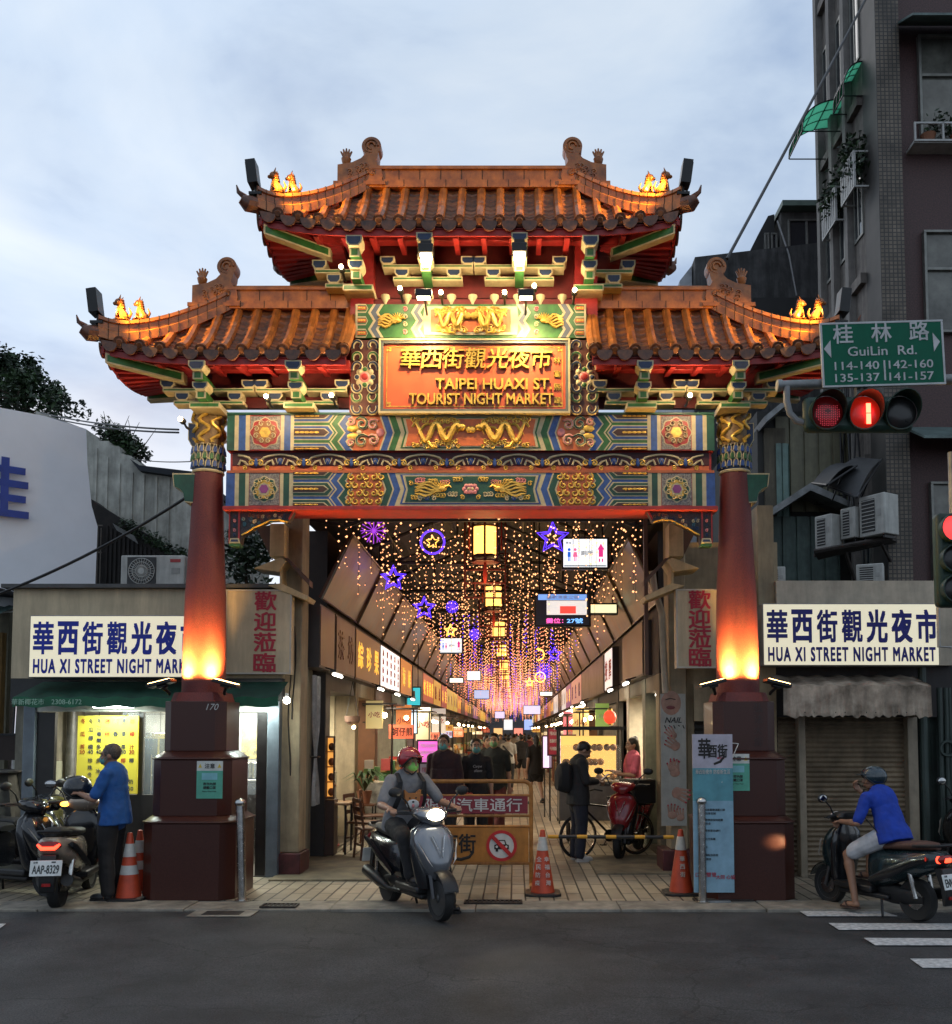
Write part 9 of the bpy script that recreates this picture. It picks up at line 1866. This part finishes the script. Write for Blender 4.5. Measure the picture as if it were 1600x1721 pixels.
person('person in a dark tee and wine red trousers wearing a green mask', at_(832, 15.6), radians(-4), WK, cloth('dark_tee', (.02, .025, .024)), cloth('wine_trousers', (.12, .03, .03)), BLACK, SKIN, HAIR, .013, .8, 1, .1, mat('mask_leaf', (.16, .32, .14), .7), 0, 0, None, 1.08, .5, scale=1.045)
P8 = person('person in a white T-shirt and black trousers walking away with a sling bag', at_(855, 30), radians(176), WK, cloth('white_tshirt', (.42, .40, .36)), BLK, mat('red_shoe', (.3, .06, .04), .6), SKIN, HAIR, .016, .8, 1, .2, None, 0, 0, None, 1.05, .5, face=False)
m = MB(BLK); m.tube([(.16, .10, 1.38), (.02, .145, 1.22), (-.14, .12, 1.05)], .05, 6, flat=.5); m.build('sling_bag', P8)
person('person in black shorts walking away beside a person in a dark red top', at_(876, 34), radians(180), WK, BLK, cloth('black_shorts', (.015, .015, .017)), BLACK, SKIN, HAIR, .018, .8, .8, .1, None, 0, 0, None, 1, .5, face=False)
person('person in a dark red top and pale shorts walking away', at_(888, 34.5), radians(170), WK, cloth('dark_red_top', (.13, .025, .03)), WSH, BLACK, SKIN, HAIR, .018, .8, .7, .1, None, 0, 0, None, 1, .5, face=False)
person('person in a black dress walking away along the poster side', at_(899, 24), radians(195), WK, BLK, BLK, BLACK, SKIN, HAIR, .016, .7, .7, .6, None, 0, 0, None, 1.1, .5, face=False, longhair=True)
person('person in a grey shirt far down the kiosk side', at_(842, 40), radians(20), WK, GRYT, JEAN, BLACK, SKIN, HAIR, .02, .8, 1, .1, None, 0, 0, None, 1, .5, face=False)
person('person in a pale top among the far crowd in the middle', at_(864, 46), radians(170), WK, cloth('pale_top', (.35, .33, .30)), BLK, BLACK, SKIN, HAIR, .02, .8, 1, .1, None, 0, 0, None, 1, .5, face=False)
person('person in black half hidden behind the red skirted one', at_(822, 17.5), radians(10), WK, BLK, JEAN, BLACK, SKIN, HAIR, .014, .8, 1, .1, None, 0, 0, None, 1, .5, scale=1.02)
for i, px in enumerate((850, 858, 868, 874, 881)): person('distant person in '+('dark blue', 'tan', 'white', 'olive', 'black')[i]+' far down the street', at_(px, 54+5*i), radians(170+20*i), WK, cloth('far_cloth_%d' % i, ((.03, .04, .09), (.25, .18, .1), (.4, .4, .38), (.08, .09, .04), (.02, .02, .02))[i]), JEAN if i % 2 else BLK, BLACK, SKIN, HAIR, .03, .8, 1, .1, None, 0, 0, None, 1, .5, face=False)
person('person in a bright pink top with dark hair standing in the lit stall', Vector((1.98, 15.9, .03)), radians(-78), dict(wriL=(.12, -.32, 1.12), wriR=(-.12, -.34, 1.16), elbL=(.23, -.08, 1.10), elbR=(-.23, -.08, 1.10)), cloth('pink_top', (.62, .13, .20)), cloth('pink_trousers', (.45, .10, .14)), BLACK, SKIN, HAIR, .012, .8, 1, .3, None, 0, .1, None, 1.05, .5, longhair=True)
person('person in a dark shirt serving inside the tiled snack shop', Vector((-3.05, 14.9, .05)), radians(120), dict(wriL=(.2, -.25, 1.0)), DKB, BLK, BLACK, SKIN, HAIR, .013, .8, 1, .2, None, 0, .15)
